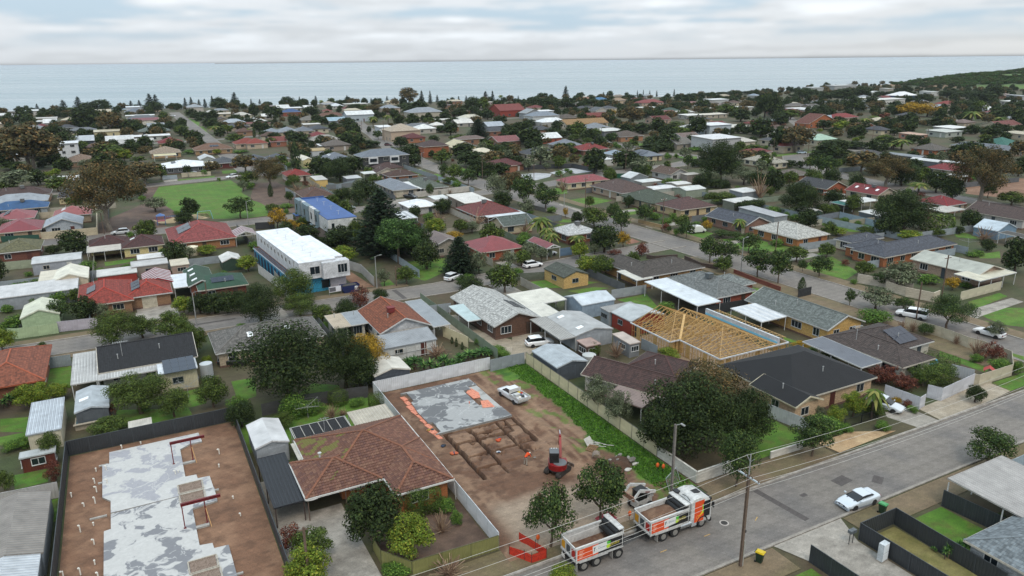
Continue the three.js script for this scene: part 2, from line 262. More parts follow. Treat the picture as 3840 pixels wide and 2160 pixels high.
["h","deep red tiled corner house with cream verandah",24,-441.6,12.4,13,0,2.8,22,"ht","98262a","c0ab86",1],
["h","navy fronted beach house with white roof",-16.5,-470.6,9,12,0,3.6,22,"xm","b0b6bc","39414e",1],
["h","brown tiled hip house among dark trees",-11.7,-441.2,9,11,0,2.6,22,"ht","5c4640","8c7460",1],
["h","wide cream walled building behind a gum",-6.1,-531,14.7,12,0,3.4,22,"fm","c8c0a8","c9bf9a",1],
["h","grey hip two storey house near the four pines",64.6,-740.6,14,13,0,5.4,22,"hm","8a9096","b4b0a8",1],
["h","cream flat roofed house near the shore",79.8,-666.7,19.3,12,0,3.0,22,"fm","c0b8a8","b8ae98",1],
["h","dark brown gabled roof near the shore",70.5,-601.7,9,12,0,2.6,22,"zt","42343a","8c8478",1],
["h","pale slate roofed house near the shore",73.9,-568.1,15.6,11,0,2.8,22,"hm","9aa2aa","9c9c98",1],
["h","chestnut tiled hip house by the thin cypresses",68.9,-488.3,10.1,11,0,2.8,22,"ht","745042","94745c",1],
["h","orange red tiled house with white patio by the far street",59.6,-416.8,13.5,12,0,2.6,22,"ht","a43a28","b8a894",1],
["h","bright flat roof near the thin cypresses",89.2,-595.8,11.6,9,0,2.6,22,"fm","d2d4d2","a8a49c",1],
["h","white roofed beach house by the first pines",-39.3,-840.1,9.7,10,0,3.0,22,"fm","ccd0d0","a8a8a4",1],
["h","grey flats at the edge of the shore",-80.8,-814,10.5,12,0,3.4,22,"fm","aeb2b4","9a9a96",1],
["h","pale roof at the picture edge near the shore",-75.4,-748.8,9,10,0,2.6,22,"hm","c4c6c6","a4a09a",1],
["h","grey ridge roof by the straight far street",23.4,-568.3,11.1,9,0,2.6,22,"xm","8c9296","8c8880",1],
["h","pale hip roof below the four pines",73.3,-699.5,10.4,9,0,2.6,22,"ht","c8c8c4","a49e94",1],
["h","long white roof behind the blue hip roof",145.2,-712.4,17.6,11,0,3.0,22,"fm","d0d2d2","a8a8a4",1],
["h","small white roof beside the palm near the shore",158.6,-707.9,9,10,0,3.0,22,"xm","d4d6d6","a8a8a4",1],
["h","blue hip roofed red brick house",131.1,-649.5,15.6,12,0,3.4,22,"hm","3c5c96","8c4c3c",1],
["h","grey brown hip house with white flat patio",126.5,-562.1,15.3,13,0,2.8,22,"ht","77736c","9c9484",1],
["s","white flat patio roof before the grey brown hip",117.8,-520.2,11.8,7,0,2.6,22,"fm","cccac4","7c7870",1],
["h","pale hip roof near the small shore pines",188.2,-720.3,12.3,12,0,3.0,22,"hm","c2c8cc","a8a8a4",1],
["h","long pale roof near the small shore pines",213.6,-743.2,23.9,10,0,3.0,22,"fm","c0c0b8","9c9890",1],
["h","orange brown tiled house near the palms",150.2,-594,21.7,11,0,2.8,22,"ht","865844","a0907c",1],
["h","light blue roofs next to the palms",141,-543.6,13.2,11,0,2.6,22,"xm","a9c0cc","94989a",1],
["h","white gabled two storey house with blue grey walls",162.3,-558.7,21.4,13,0,5.2,22,"xm","d2d6d6","a4b0b8",1],
["h","grey hip two storey house near the flat topped gum",207.7,-620.3,16,13,0,5.2,22,"hm","7b828a","b4a494",1],
["h","large grey roofed stone mansion near the flat topped gum",210.4,-547.7,26.6,16,0,5.8,22,"hm","80868e","b9b3a4",1],
["h","large beige two storey house with balcony",142.8,-407.9,18.1,17,0,5.8,22,"ht","b8aa98","b9a692",1],
["h","white cubic house beside the beige two storey house",144.9,-445.7,9,11,0,4.8,22,"fm","d6d8da","c8cccf",1],
["h","white hip roof behind the beige two storey house",169.5,-441.7,13.2,12,0,3.0,22,"hm","d4d6d4","b0aca4",1],
["h","maroon hip roof before the beige two storey house",144.7,-394,11,12,0,2.8,22,"ht","74282a","a06c50",1],
["h","brown hip two storey brick house by the street",130.7,-330.5,13.3,12,0,5.0,22,"ht","4c3a38","9c5c40",1],
["h","cream gabled hall beside the brick two storey house",147.1,-335.7,13.2,13,0,3.2,22,"zm","d0c8ac","cabf98",1],
["h","first of the grey hip roofs in the new row",82.6,-470,12,12,0,2.8,22,"hm","747a82","b0a48c",1],
["h","second grey hip roof of the new row with brown gable",92.8,-475.6,11.5,12,0,2.8,22,"hm","787e86","a88c74",1],
["h","third grey hip roof in the new row",102,-472.2,11.4,12,0,2.8,22,"hm","5c6068","a89c88",1],
["h","last and darkest hip roof of the new row",113.5,-482.1,11,12,0,2.8,22,"hm","44484e","c0b8a4",1],
["h","bright red ridge roof in front of the new row",100.9,-432.3,11.9,11,0,2.8,22,"ht","98343a","a08c78",1],
["h","mottled pale tiled roof in front of the new row",99.1,-409.8,16.6,12,0,2.8,22,"ht","a4a098","8c8478",1],
["h","grey brown tiled roof with white lean-tos",97.5,-379.9,13.7,12,0,2.8,22,"ht","6a625c","94887c",1],
["h","orange red hip roof behind the park trees",63.4,-412.1,11.2,12,0,2.8,22,"ht","ac3e2c","b8a894",1],
["h","terracotta roof beside the orange red hip roof",75,-415.5,9,11,0,2.8,22,"xt","98463a","94604c",1],
["h","tall church hall with steep red roof",279.6,-541.1,23,22,0,5.0,22,"xt","9c4038","8c3a30",1],
["h","long pale roof strip behind the dark conifer",215.1,-503.5,25.9,10,0,2.6,22,"fm","bab8b0","8c8880",1],
["h","buff hip roof behind the dark conifer",234,-513.6,17,10,0,2.6,22,"hm","bcb8a8","9c988c",1],
["h","small white hip roof by the mansion garden",187.8,-464.6,9.6,9,0,2.6,22,"hm","cccac4","a8a49c",1],
["h","maroon roof with white ridge lines by the corner",134.5,-267.5,10.4,12,0,2.8,22,"ht","722c2c","a06c54",1],
["h","white roof near dark trees by the blue hip",92.6,-565.7,9.1,11,0,2.6,22,"hm","ccccc8","a4a09a",1],
["h","small white roof left of the dark tree",106.1,-620.5,9,9,0,2.6,22,"xm","d0d0cc","a4a09a",1],
["h","small red roof beyond the orange brown tiles",162.1,-651.6,9,9,0,2.6,22,"ht","a05048","b0a090",1],
["h","little red roof under the white shore roof",187.7,-679.4,9,9,0,2.6,22,"ht","94443e","b0a090",1],
["h","blue grey gable behind the tall conifer",214,-434.3,12.8,12,0,3.0,22,"xm","9ca4ae","8c9094",1],
["h","charcoal hip roof beside the tall conifer",201.2,-404.3,13.3,12,0,2.8,22,"ht","484a50","8c6050",1],
["h","off white roof in front of the pale strip",209,-471.3,13,11,0,2.6,22,"xm","cac8c2","9c9890",1],
["h","white lean-to roof left of the grey brown tiles",93.9,-383.6,9,8.5,0,2.4,22,"fm","d0d2d2","98948c",1],
["h","blue grey roofed two storey house with white walls",270.9,-469.7,22.9,14,0,5.0,22,"hm","6c7682","c2c6c8",1],
["h","grey gable behind the blue grey two storey house",280.6,-503.4,14.5,12,0,4.6,22,"zm","84888c","94989c",1],
["h","white upper roof behind the blue grey house",295.6,-511.7,16.5,10,0,5.0,22,"fm","d6d8d8","b4b8ba",1],
["s","white shade canopy beside the timber frame site",259.4,-437.3,20,12,0,3.4,22,"hm","d4d8da","9c9c98",1],
["h","grey hip roof in front of the timber frame site",262.9,-389.8,15.2,13,0,2.8,22,"hm","6c7278","90847a",1],
["h","pale flat roofed house with dark walls",254.8,-363.2,15.3,13,0,3.4,22,"fm","c6c8c4","74767a",1],
["h","brown hip house with orange walls behind a white fence",247.8,-336.9,15.6,13,0,2.8,22,"ht","5e524a","a87a5c",1],
["h","terracotta gabled house with brick chimney",315.7,-469.1,18.7,12,0,2.8,22,"xt","94382c","a05040",1],
["h","dark brown hip roof beside the terracotta gable",291.3,-469,14.1,12,0,2.8,22,"ht","5a5048","84786c",1],
["h","grey gabled roof above the terracotta house",352.7,-517.5,13.3,11,0,3.0,22,"zt","606468","b4b0a8",1],
["h","white flat roofed two storey house with pale blue walls",313.3,-338.9,17.6,13,0,5.6,22,"fm","d4d8da","b9c4cc",1],
["h","modern charcoal and white cubic house with tall windows",258,-276.8,18.9,16,0,6.2,22,"fm","ccced0","b4b6b8",1],
["h","sky blue hip roof near the coast",448.5,-658,18.4,11,0,3.0,22,"hm","4a84b4","a0a09c",1],
["h","salmon red roof near the coast",458.4,-587,26.2,13,0,3.0,22,"ht","a84e4c","b09c8c",1],
["h","dark green tiled hip roof",398.5,-483,14.6,12,0,2.8,22,"ht","3c5448","94604c",1],
["h","white flat roofed house near the salmon roof",407.8,-525,18.7,11,0,2.8,22,"fm","c2c4c0","989890",1],
["h","white terrace of flats close to the coast",515.7,-557.1,21.9,13,0,5.0,22,"fm","cfd2d2","b4b6b6",1],
["h","maroon roof with white gable and chimney",333.9,-416.7,14.4,12,0,2.8,22,"xt","80302e","b0988a",1],
["h","grey striped roof beside the modern cubic house",247.3,-292.5,10.6,12,0,2.8,22,"xt","77736c","948c80",1],
["h","cream flat roof beside the green tiled roof",398.6,-478.6,12.1,9,0,2.6,22,"fm","cecec8","a49e94",1],
["h","tan roofed house near the single tall pine",437.9,-672.7,13.6,11,0,3.0,22,"xt","90705c","b09478",1],
["h","pale hip roof right of the green tiled roof",397.3,-462.8,12.1,9,0,2.8,22,"hm","b0b2ae","9c968c",1],
["h","white walled house with small windows mid suburb",377.8,-434.5,14.7,11,0,3.0,22,"fm","d6d6d2","acaca6",1],
["h","white roof line under the coast scrub",439.9,-489.8,15.5,10,0,2.8,22,"fm","d2d2cc","a49e94",1],
["h","buff long flat roof above the white two storey house",397.5,-433,23.9,10,0,2.8,22,"fm","c8c2b2","a8a090",1],
["h","wide pale patio roof behind the modern cubic house",334.6,-346.6,22,12,0,2.8,22,"fm","c0beb4","8c8880",1],
["h","white house below the coast scrub",476,-479.2,16.2,11,0,3.0,22,"fm","ccccc8","a4a49e",1],
["h","fawn roof near the sky blue roof",452.7,-629.8,15.1,11,0,3.4,22,"ht","a08a74","b8a68e",1],
["h","white roofed brick house by the lane",204.8,-351.6,15.2,12,0,2.8,22,"xm","d2d4d4","98503c",1],
["h","slate hip roof behind the red hip",195.9,-316.3,13.2,13,0,2.8,22,"hm","646a74","a4a09a",1],
["h","small rust roof behind dark shrubs",210.7,-367,9,10,0,2.6,22,"ht","7c3c30","94604c",1],
["h","grey brown roof under the white terrace",494.6,-543.9,18.1,10,0,2.8,22,"ht","74706a","94887c",1],
["h","blue grey roof on the dune edge",616.6,-607.9,9,12,0,4.0,22,"hm","7c8a98","acaca8",1],
["h","grey beachfront roof by the four coast pines",529.3,-680.9,10.8,9,0,4.0,22,"hm","8c9296","a8a8a4",1],
["h","tan beachfront roof near the coast pines",491.9,-685,14.6,9,0,4.0,22,"ht","8c8074","b0a48e",1],
["h","cream beachfront roof near the dune scrub",584.9,-621.1,13.3,9,0,4.0,22,"ht","b0a894","b8ae9c",1],
["h","row of pale beachfront flats",473,-717.2,21.5,9,0,3.4,22,"fm","c8c4b8","b0aca0",1],
["h","long white hall with a row of small windows",642.9,-469.8,45.4,14,0,4.6,22,"fm","c8c8c2","c4c4c0",1],
["h","round white roofed clubhouse with blue walls",714.4,-502.4,26.6,18,0,5.0,22,"hm","d8dadc","3c5478",1],
["h","bright red hip roof beside striped solar roof",449.5,-360.2,22.2,13,0,2.8,22,"ht","a4302e","b4a494",1],
["h","deep red roof with white gable mid suburb",457.2,-417.4,28.6,12,0,2.8,22,"ht","7c2a30","a89888",1],
["h","orange brick gabled house with brown roof",400.2,-338.7,27.2,12,0,2.8,22,"zt","80402f","a4623e",1],
["s","striped white and grey solar roof",439.8,-362.2,12.4,9,0,2.6,22,"xm","80909c","8c8c88",1],
["h","charcoal roofed house with cream wall beside green shade",389.2,-286.2,9,13,0,2.8,22,"ht","44464c","c8bea2",1],
["h","pinkish flat roofed house with green fence",382.8,-259,9,12,0,2.6,22,"fm","c4a48e","a87864",1],
["h","wide glassy pale roofed house",408.7,-258.2,15.8,12,0,3.0,22,"fm","b4b8b0","9ca49c",1],
["h","pale green hip roof with block chimney",319.6,-268.1,15.1,12,0,2.8,22,"hm","94b09c","b4b09c",1],
["h","bright white upper roof over the glassy house",428.9,-267.4,16.5,12,0,3.4,22,"fm","d6d8d6","9ca0a0",1],
["h","narrow buff roof beside the fat palm",481.6,-304.1,16.4,10,0,2.6,22,"fm","c4c2b8","8c8880",1],
["h","red roof below the coast hill",649.4,-412.7,18.2,12,0,2.8,22,"ht","a4362c","b0a090",1],
["h","blue grey gable beside the red coast roof",597.7,-389.3,11.3,12,0,2.8,22,"zm","98a4b0","a4a8aa",1],
["h","white hip roof near the coast hill",603.5,-352.9,18.7,12,0,3.0,22,"hm","d2d4d2","a8a49c",1],
["h","dusty red roof house with cream gable at the edge",474.7,-265.2,22.7,12,0,2.8,22,"xt","90443c","bcb4a0",1],
["h","teal green hip roof at the picture edge",373.6,-207.6,15.4,14,0,2.8,22,"hm","34786a","a8a498",1],
["h","grey brown roof near the picture edge",514.5,-287.9,9,10,0,2.8,22,"ht","6c645c","94887c",1],
["s","white warehouse below the coast hill",812.4,-538.4,13.6,14,0,5.0,22,"fm","c8cac8","b8bab8",1],
["h","white surf club buildings below the grassy slope",774.3,-584.3,36,16,0,4.0,22,"fm","c8cac8","b0b2b0",1],
["h","pale beachfront apartment block",774.5,-666.1,23.6,14,0,7.0,22,"fm","acb0b0","a8acac",1],
["h","long grey beachfront apartment block",833,-673,41.8,16,0,8.0,22,"fm","a4a8a8","a0a4a4",1],
["h","tan apartment block by the slope",806.5,-587.5,11.2,12,0,7.0,22,"fm","a8a49a","a8a49a",1],
["h","grey tower edge at the picture border",769.9,-421.6,9,14,0,6.0,22,"fm","a8acb0","a0a4a8",1],
["h","grey roof behind the dark hedge trees",523.8,-468.5,18.7,11,0,3.0,22,"ht","6c6864","94887c",1],
["h","second grey roof behind the dark hedge trees",524.2,-451.5,12.3,11,0,3.0,22,"xt","66625e","8c847c",1],
["h","white patio roofs in front of the grey roofs",501.4,-445.9,19.7,9,0,2.6,22,"fm","c8cac8","a4a09a",1],
["h","small brown gable beside the palms",404.7,-307.2,9,10,0,2.6,22,"zt","6a443a","a05c44",1],
["h","white roof at the far picture edge",723.8,-399.2,16.5,12,0,3.0,22,"fm","ccceca","a4a49e",1],
["h","far house with bare pale timber roof framing",273.7,-420.4,32.7,14,0,2.8,22,"xt","b58e5c","c4b8a8",1]
].map(([k,l,x,z,w,d,r,e,p,f,c,v,o])=>[{h: 'house',s: 'shed',c: 'carport'}[k]||k,l,x,z,w,d,r,e,p,{h: 'hip',x: 'gablex',z: 'gablez',f: 'flat',k: 'skillion'}[f[0]],{t: 'tile',m: 'metal',r: 'rib'}[f[1]],'#' + c,v===0?'open' : '#' + v,o===1?{far: 1}: o||{}]);
const FENCES=[
["lilac steel fence in front of the red tiled house",[-13.8,-138.5,-7.9,-137.6],1.8,"#b3aeb8","panel"],
["pale green steel fence beside the lilac fence",[-20.8,-138.7,-19.5,-138,-13.7,-137.9],1.8,"#a9bd97","panel"],
["grey steel fence behind the square lawn",[-16,-121.4,-11.2,-120.9],1.7,"#8e989e","panel"],
["cream boundary wall of the blue grey cottage",[-21.4,-219.7,-8.7,-219.3,-8.9,-241.7],1.9,"#c3b79c","wall"],
["dark green shade fence under the bright red roof",[-31.1,-221.9,-21.8,-219.1],1.6,"#1f4a3c","panel"],
["beige panel fence below the giant gum",[-28,-252.1,-16.7,-251.5],1.8,"#b8ad98","panel"],
["low cream wall in front of the white villa",[19.7,-318.4,30.4,-317.1],1.6,"#c8c0aa","wall"],
["blue grey driveway gate of the white villa",[12.6,-314.7,17.8,-314.6],1.6,"#9aa6b0","panel"],
["sage green fence beside the grey outbuilding",[-27.3,-189.8,-21.2,-189],1.8,"#9da68f","panel"],
["long blue grey steel fence near the round trees",[63.7,-262.9,66,-257.8,77.3,-267.2],1.8,"#8d98a0","panel"],
["long white boundary wall at the street corner",[83.4,-228,104.4,-230],1.8,"#c8c4bc","wall"],
["curved pale fence beside the white townhouse site",[39.6,-153.9,41.4,-148.3,40.9,-137.8],1.9,"#b0b0ae","panel"],
["dark steel fence by the playground street",[29,-204.2,33.8,-203.1],1.9,"#33363a","panel"],
["short grey fence at the park edge",[48.6,-262.3,49.4,-244],1.5,"#8f979e","panel"],
["pale fence along the blue wrapped wall",[22.2,-159.3,23.7,-146.1,24.1,-137.8],1.9,"#b9bcbc","panel"],
["low tan brick fence in front of the cream brick house",[123,-159.9,124,-151.3],0.8,"#a9916a","wall"],
["curved dark stone garden wall at the corner",[101.3,-128.2,102,-126.3,107.3,-124.8],0.9,"#5e4f48","stone"],
["straight dark stone garden wall along the road",[108.2,-123.3,107.1,-116.7,108.7,-113.3],0.9,"#5e4f48","stone"],
["long green fence behind the red corner house",[160.1,-230,168.4,-225],1.8,"#1f5a44","panel"],
["charcoal fence behind the vacant white slabs",[140.1,-266.9,164.6,-260.3,165.8,-243.1],1.8,"#3a3d42","panel"],
["grey slatted fence by the street trees",[107.2,-192.2,108,-184.7],1.3,"#5a5a58","panel"],
["blue steel fence beside the red gable carport",[85.3,-139.4,88.4,-139.2],1.8,"#5f7890","panel"],
["low red brick fence along the road",[109.6,-109.5,108.7,-101.7,108.4,-95.8],0.8,"#7c4436","wall"],
["weathered paling fence beside the yellow garage",[66.7,-127.2,73.3,-125.1],1.6,"#5e6658","paling"],
["pale blue steel fence below the broad tree",[174.7,-136.5,172.7,-120.6],1.8,"#93a6b4","panel"],
["grey fence beside the vegetable garden",[163.3,-136.4,175.1,-137.1],1.6,"#79808a","panel"],
["long off white rendered wall by the road",[125.7,-92.3,129.6,-83.1],1.8,"#c0b8aa","wall"],
["cream rendered corner wall by the road",[126.4,-86.5,126,-82,127.3,-77.5,129.7,-77.9],1.7,"#c8beaa","wall"],
["cream steel fence beside the diagonal path",[132.2,-75.5,145.3,-75.8],1.7,"#c2bca6","panel"],
["white steel corner fence around the bin yard",[89.2,-53,89.8,-51.4,98,-52.2],1.8,"#c4c6cc","panel"],
["white steel fence beside the grey driveway",[84.5,-55.8,85,-51.2,86.5,-51.5],1.7,"#c4c6cc","panel"],
["cream steel fence around the corner play garden",[98,-52.2,98.5,-51.8,106,-51.7,110.8,-54.6,111.3,-59,110.9,-61,111.5,-65.6,111,-71.6],1.7,"#bdb5a0","panel"],
["short white fence behind the clipped hedges",[98.6,-55.8,99.4,-53.1],1.7,"#b4b8bc","panel"],
["silver steel fence beside the black roofed house",[66.8,-59.2,67.9,-53.6],1.7,"#b8bcc0","panel"],
["pale grey fence behind the blue sheds",[77.4,-107.8,85.1,-107.3],1.7,"#9aa0a6","panel"],
["black fence behind the timber frame house",[83.7,-92.1,96.4,-91.1],1.8,"#33363a","panel"],
["black fence between red shed and timber frame",[69,-93,69.7,-88.9],1.8,"#33363a","panel"],
["blue grey fence in front of the timber frame",[67,-85,67.1,-81.3],1.7,"#8f979c","panel"],
["blue grey fence at the end of the gravel drive",[43.1,-116.1,48,-115.5],1.7,"#9aa3aa","panel"],
["cream fence beside the gravel drive",[42.1,-104.9,43.6,-98.5],1.8,"#cfc6a4","panel"],
["weathered grey fence beside the white site fence",[42.6,-88.4,46.2,-88.6,48.2,-88.5],1.8,"#8f979c","panel"],
["dark timber paling fence behind the clothes line",[11,-89.9,16.6,-90.2,24.5,-88.7],1.7,"#4a4a4c","paling"],
["short white fence behind the grey awning",[39.9,-105.6,40.9,-105.5],1.2,"#c4c4c4","panel"],
["grey side fence of the orange tiled house",[-16.7,-119.8,-16,-121.4],1.7,"#8e989e","panel"],
["black fence in the front garden of the grey roofed house",[108,-91.2,111.5,-91.3],1.6,"#2c2f33","panel"],
["pale grey panel fence beside the bird bath lawn",[-16.2,-81.5,-10.9,-81.1],1.8,"#b4b2b0","panel"]
];
const PATCHES=[
["lawn",[10.3,-297.6,35.5,-300,36.7,-279.2,34.8,-268.2,35.6,-258.7,37.2,-245.2,37.8,-235.1,35.5,-222.3,29.8,-221.5,20.7,-225.2,16,-237.2,12.3,-239.3,10.2,-253.3,6.9,-273.6]],
["mulch",[5.1,-298.2,10.3,-297.6,6.9,-273.6,10.2,-253.3,12.3,-239.3,5.7,-233.1,8.5,-219.3,2.3,-217.3,-8.3,-219.3,-9,-235.5,4,-262.8]],
["mulch",[41.9,-286.4,49.9,-287,51.3,-275.5,49.4,-244,44.1,-222.4,35.7,-222.2,37.7,-237,37,-245.2,35.1,-252.5]],
["sand",[5.2,-231.9,7,-236.5,10.1,-235.5,11.6,-229.7,10.4,-224.9,6.9,-225.5]],
["rubber",[5.3,-235.8,7,-237.3,9.6,-236.1,10.6,-233.2,8.3,-231.3,5.7,-231.9]],
["sand",[15.7,-234.7,18.1,-236.7,20.2,-234.7,20.4,-227.8,18,-226.8,15.8,-228.9]],
["lawn",[-16.1,-121.1,-11.3,-120.7,-11,-112,-15.7,-114.2]],
["lawn",[9,-103.1,12.3,-102.9,11.3,-96.4,8.9,-95.9]],
["lawn",[1.9,-102.6,4.9,-102.8,5.1,-97.4,2.3,-96.9]],
["lawn",[-5.5,-100.9,2.9,-96.9,3.2,-93.9,-1.3,-93.9,-5.4,-95.6]],
["lawn",[-18.6,-105.3,-15.5,-104.2,-15.2,-99.5,-18.2,-101.2]],
["lawn",[-14.4,-136.4,-9,-136.6,-8.9,-134.4,-14.3,-135.6]],
["lawn",[6.3,-136.1,13.6,-136.7,13.3,-134.6,6.2,-135.2]],
["lawn",[123.2,-198.1,134.2,-199.8,135.9,-190.5,122.2,-186.1]],
["lawn",[122.3,-215.8,139,-222.6,130.4,-208.7,120.8,-211.1]],
["lawn",[123.6,-175.5,135.4,-177.4,131,-169.5,120.3,-168.4]],
["lawn",[124.4,-147.7,131,-143.8,131.5,-139.5,124.2,-136.1]],
["lawn",[128.7,-133.5,135.7,-133.2,136.2,-125.6,128.2,-117.9,124,-121.4]],
["lawn",[69.4,-124.9,74.7,-124.3,81.6,-117.9,73.9,-117.7,68.5,-120.8]],
["lawn",[105.9,-174.5,109.1,-172.6,107.2,-169.1,104.4,-170.8]],
["lawn",[128.9,-107.5,138.5,-108.9,132.6,-97.3,125.7,-94.9,124.9,-104.3]],
["lawn",[133.4,-124.9,138.8,-120.6,131.8,-116.9,128.4,-119.9]],
["lawn",[131.7,-110.8,145.1,-113.6,143.5,-111.8,130.9,-109.8]],
["lawn",[164.5,-134.1,174.9,-129.5,172.2,-122.6,163,-122.6,161.1,-129]],
["lawn",[190,-115,189.3,-112.6,183,-102.1,180.1,-106.3]],
["lawn",[168.4,-93.8,175.1,-93.1,169.1,-89.4,165.1,-91.6]],
["lawn",[109.5,-64.2,111.6,-60.7,106.5,-54.7,103.9,-54.1,104.1,-58.6,104.2,-61.1]],
["lawn",[132.9,-74.4,143.3,-74.8,142.4,-72.8,129.3,-71.3]],
["lawn",[127.5,-68.7,133.8,-70,139.1,-67,128.5,-61.3,125.9,-64.4]],
["lawn",[100.9,-51.5,110.2,-51.4,105.6,-48.9,100.7,-48.8]],
["lawn",[124,-67.7,125.7,-66.8,125.4,-61.4,123.5,-60.9]],
["lawn",[90,-78.1,90.6,-74.8,89.4,-74.9,89.1,-77.1]],
["lawn",[113.7,-57.1,113.2,-53.9,114.8,-54.8,114.5,-57.2]],
["lawn",[78,-106.7,84.9,-107,81.1,-97.8,82.3,-96.5,79.4,-101.3]],
["lawn",[102.8,-101.3,108.3,-98.2,101.8,-95.4,98.4,-94.5]],
["lawn",[72.9,-116,79,-115.6,81,-113.7,74,-113.2]],
["lawn",[43.5,-124.8,46.9,-125.3,47.4,-119.3,44.5,-119.6]],
["lawn",[16.7,-94.5,18.9,-96.9,22.1,-94.4,21.3,-91.5,16.9,-91.9]],
["lawn",[14.3,-86.9,18.8,-86.9,18.4,-85.2,15.8,-83.9,14.1,-84.9]],
["lawn",[18.6,-87.3,24.1,-86.6,23.9,-85.4,19.8,-85.1]],
["lawn",[50.9,-258.5,62.8,-263.5,63.5,-260.6,52.5,-251.9]],
["lawn",[105,-293.6,109.3,-291,108,-275.3,101.7,-274.5]],
["lawn",[68,-262.8,72.7,-263.9,71.6,-258.2,67.4,-259]],
["lawn",[123.9,-292.6,125.8,-284.3,122.9,-266.2,120.1,-274.3]],
["lawn",[125.9,-270.7,133.2,-272.8,127.2,-260.5,122,-260.6]],
["lawn",[42.6,-139.3,45.1,-141.1,44.8,-136.4,42.1,-135.7]],
["lawn",[52.2,-152.4,61.7,-150.9,59.2,-141.8,51.1,-136.1,48.6,-144.2]],
["lawn",[104.9,-274.1,110.3,-273.9,109,-265.5,103.3,-264.6]],
["lawn",[67.7,-323.7,72.9,-327.9,70,-318.7,67,-318.8]],
["lawn",[-15.7,-88.5,-12.4,-88.3,-12.2,-85.2,-15.2,-85]],
["lawn",[-16.1,-80.7,-11,-81,-11,-76.4,-15.7,-77.4]],
["lawn",[-18.4,-99.6,-15.3,-99.6,-14.8,-97.6,-17.8,-97.1]],
["lawn",[-7.1,-186.3,-0.6,-186.6,-1.9,-183.3,-6.9,-182.3]],
["lawn",[-28.7,-385.1,-23.8,-395.6,-23.7,-385.8,-28.2,-382.9]],
["lawn",[17.4,-312.4,31.6,-315.8,30.9,-310.1,17.5,-308.9]],
["lawn",[35.9,-329.3,41.8,-329.1,40.5,-319.9,35.1,-319.9]],
["lawn",[127.9,-383.9,124.5,-354.2,120,-347.3,123.7,-370.1]],
["lawn",[53,-679.6,55.9,-616.1,51.3,-577,51.6,-630.5]],
["lawn",[51.3,-577,51.1,-531.5,51.4,-522.9,54.4,-574.9]],
["lawn",[224.4,-268,233.6,-262.2,226.5,-254.1,222.8,-260.5]],
["lawn",[244.2,-320.4,247.3,-318.4,233.2,-300.1,236.1,-308.8]],
["lawn",[266.7,-247.4,294.4,-248.2,288.2,-242.9,261.6,-242]],
["gravel",[44.6,-114.6,48.2,-113.8,48.5,-103.9,51.2,-98.2,48,-91.9,47.6,-97.3,44.9,-100.7,43.7,-108.2]],
["gravel",[52.1,-99.8,56.7,-99.3,58.7,-97.6,57,-93,53,-93.3,49.2,-89.9,47.4,-90.9]],
["gravel",[85.2,-51.4,98,-52.2,98.4,-51.8,101.3,-51.7,100.7,-48.8,89.6,-47.9,84.7,-47.8]],
["concrete",[83.2,-55.3,85.1,-55,84.4,-51,84.5,-47.9,80.7,-47.7,79.7,-51.8]],
["concrete",[-1.8,-146.3,4.8,-146,4.5,-137.7,-1.5,-139.3]],
["concrete",[137.4,-120.3,148.7,-116,145.5,-113.4,135.6,-113.7,134.1,-114.6]],
["concrete",[118.9,-194.7,119.2,-181.6,117.1,-179.4,117.8,-193.4]],
["concrete",[125.6,-69.7,130.9,-71.6,142.1,-71.9,141.6,-69.5,127.6,-68.6,123.7,-67.9]],
["concrete",[34.2,-128,35,-125.6,33.6,-125.4,33.4,-126.5]],
["soil",[256.8,-151.6,281.8,-157.4,292.8,-147.9,255,-127.8,243.8,-132.4,241.6,-142.2]],
["soil",[37.5,-148.8,39.8,-150.2,40.7,-137.2,37.2,-138.5]],
["slab_far",[136.4,-254.9,145,-255.8,144.4,-243.9,136.2,-240.3,132.9,-245.2]],
["concrete",[12.5,-312.5,17.6,-315.2,17.9,-309.3,12.9,-308.1]],
["brickpave",[106.2,-142.9,110.2,-145.5,109.7,-141.5,105.8,-140.8]],
["slab_far",[135.1,-252.6,145,-255.8,149,-250.2,144.4,-243.9,135.6,-239.3,132.6,-245.3]],
["slab_far",[149.7,-252.9,156.7,-256.8,157.9,-252.7,149,-244.1]],
["slab_far",[158.8,-258.8,165.3,-259.9,166.8,-247.3,157,-245.3]]
];
const POLES=[
[7.1,-130.1,6,"lamp"],
[9.7,-135.7,6,"pole"],
[41,-136.3,6.5,"lamp"],
[44.8,-135.6,4.1,"pole"],
[115.6,-72.7,6.8,"pole"],
[130.3,-77.8,8.4,"cross"],
[111.7,-109.6,7.2,"lamp"],
[121.3,-147.4,9,"cross"],
[122.2,-185.2,9.1,"cross"],
[110.4,-178.3,6.6,"lamp"],
[129.6,-117.1,7.4,"pole"],
[237.3,-164.5,5.4,"pole"],
[108.8,-287.2,7,"lamp"],
[116.2,-268.8,4.9,"pole"],
[119.5,-251.8,9.5,"cross"],
[-7.2,-218.9,5.7,"pole"],
[28.1,-210.1,6.8,"lamp"],
[-15.9,-226.1,4.1,"pole"],
[142.9,-485.5,6.2,"cross"],
[130.9,-402.8,12.2,"cross"],
[124.6,-472.6,8.2,"cross"],
[178.5,-241.7,7.1,"cross"],
[134.4,-238.6,6.3,"cross"],
[366.1,-313.4,6.4,"pole"],
[369.7,-311.1,6.4,"cross"],
[372,-243.6,7.6,"cross"],
[362,-268.1,7.9,"cross"],
[236.5,-343.6,7,"pole"],
[273.9,-254.6,6.5,"pole"],
[275.5,-235.9,8.4,"pole"],
[126,-306.4,7,"cross"],
[53.1,-490.8,6.6,"pole"],
[-5.7,-116.1,3.5,"mast"]
];
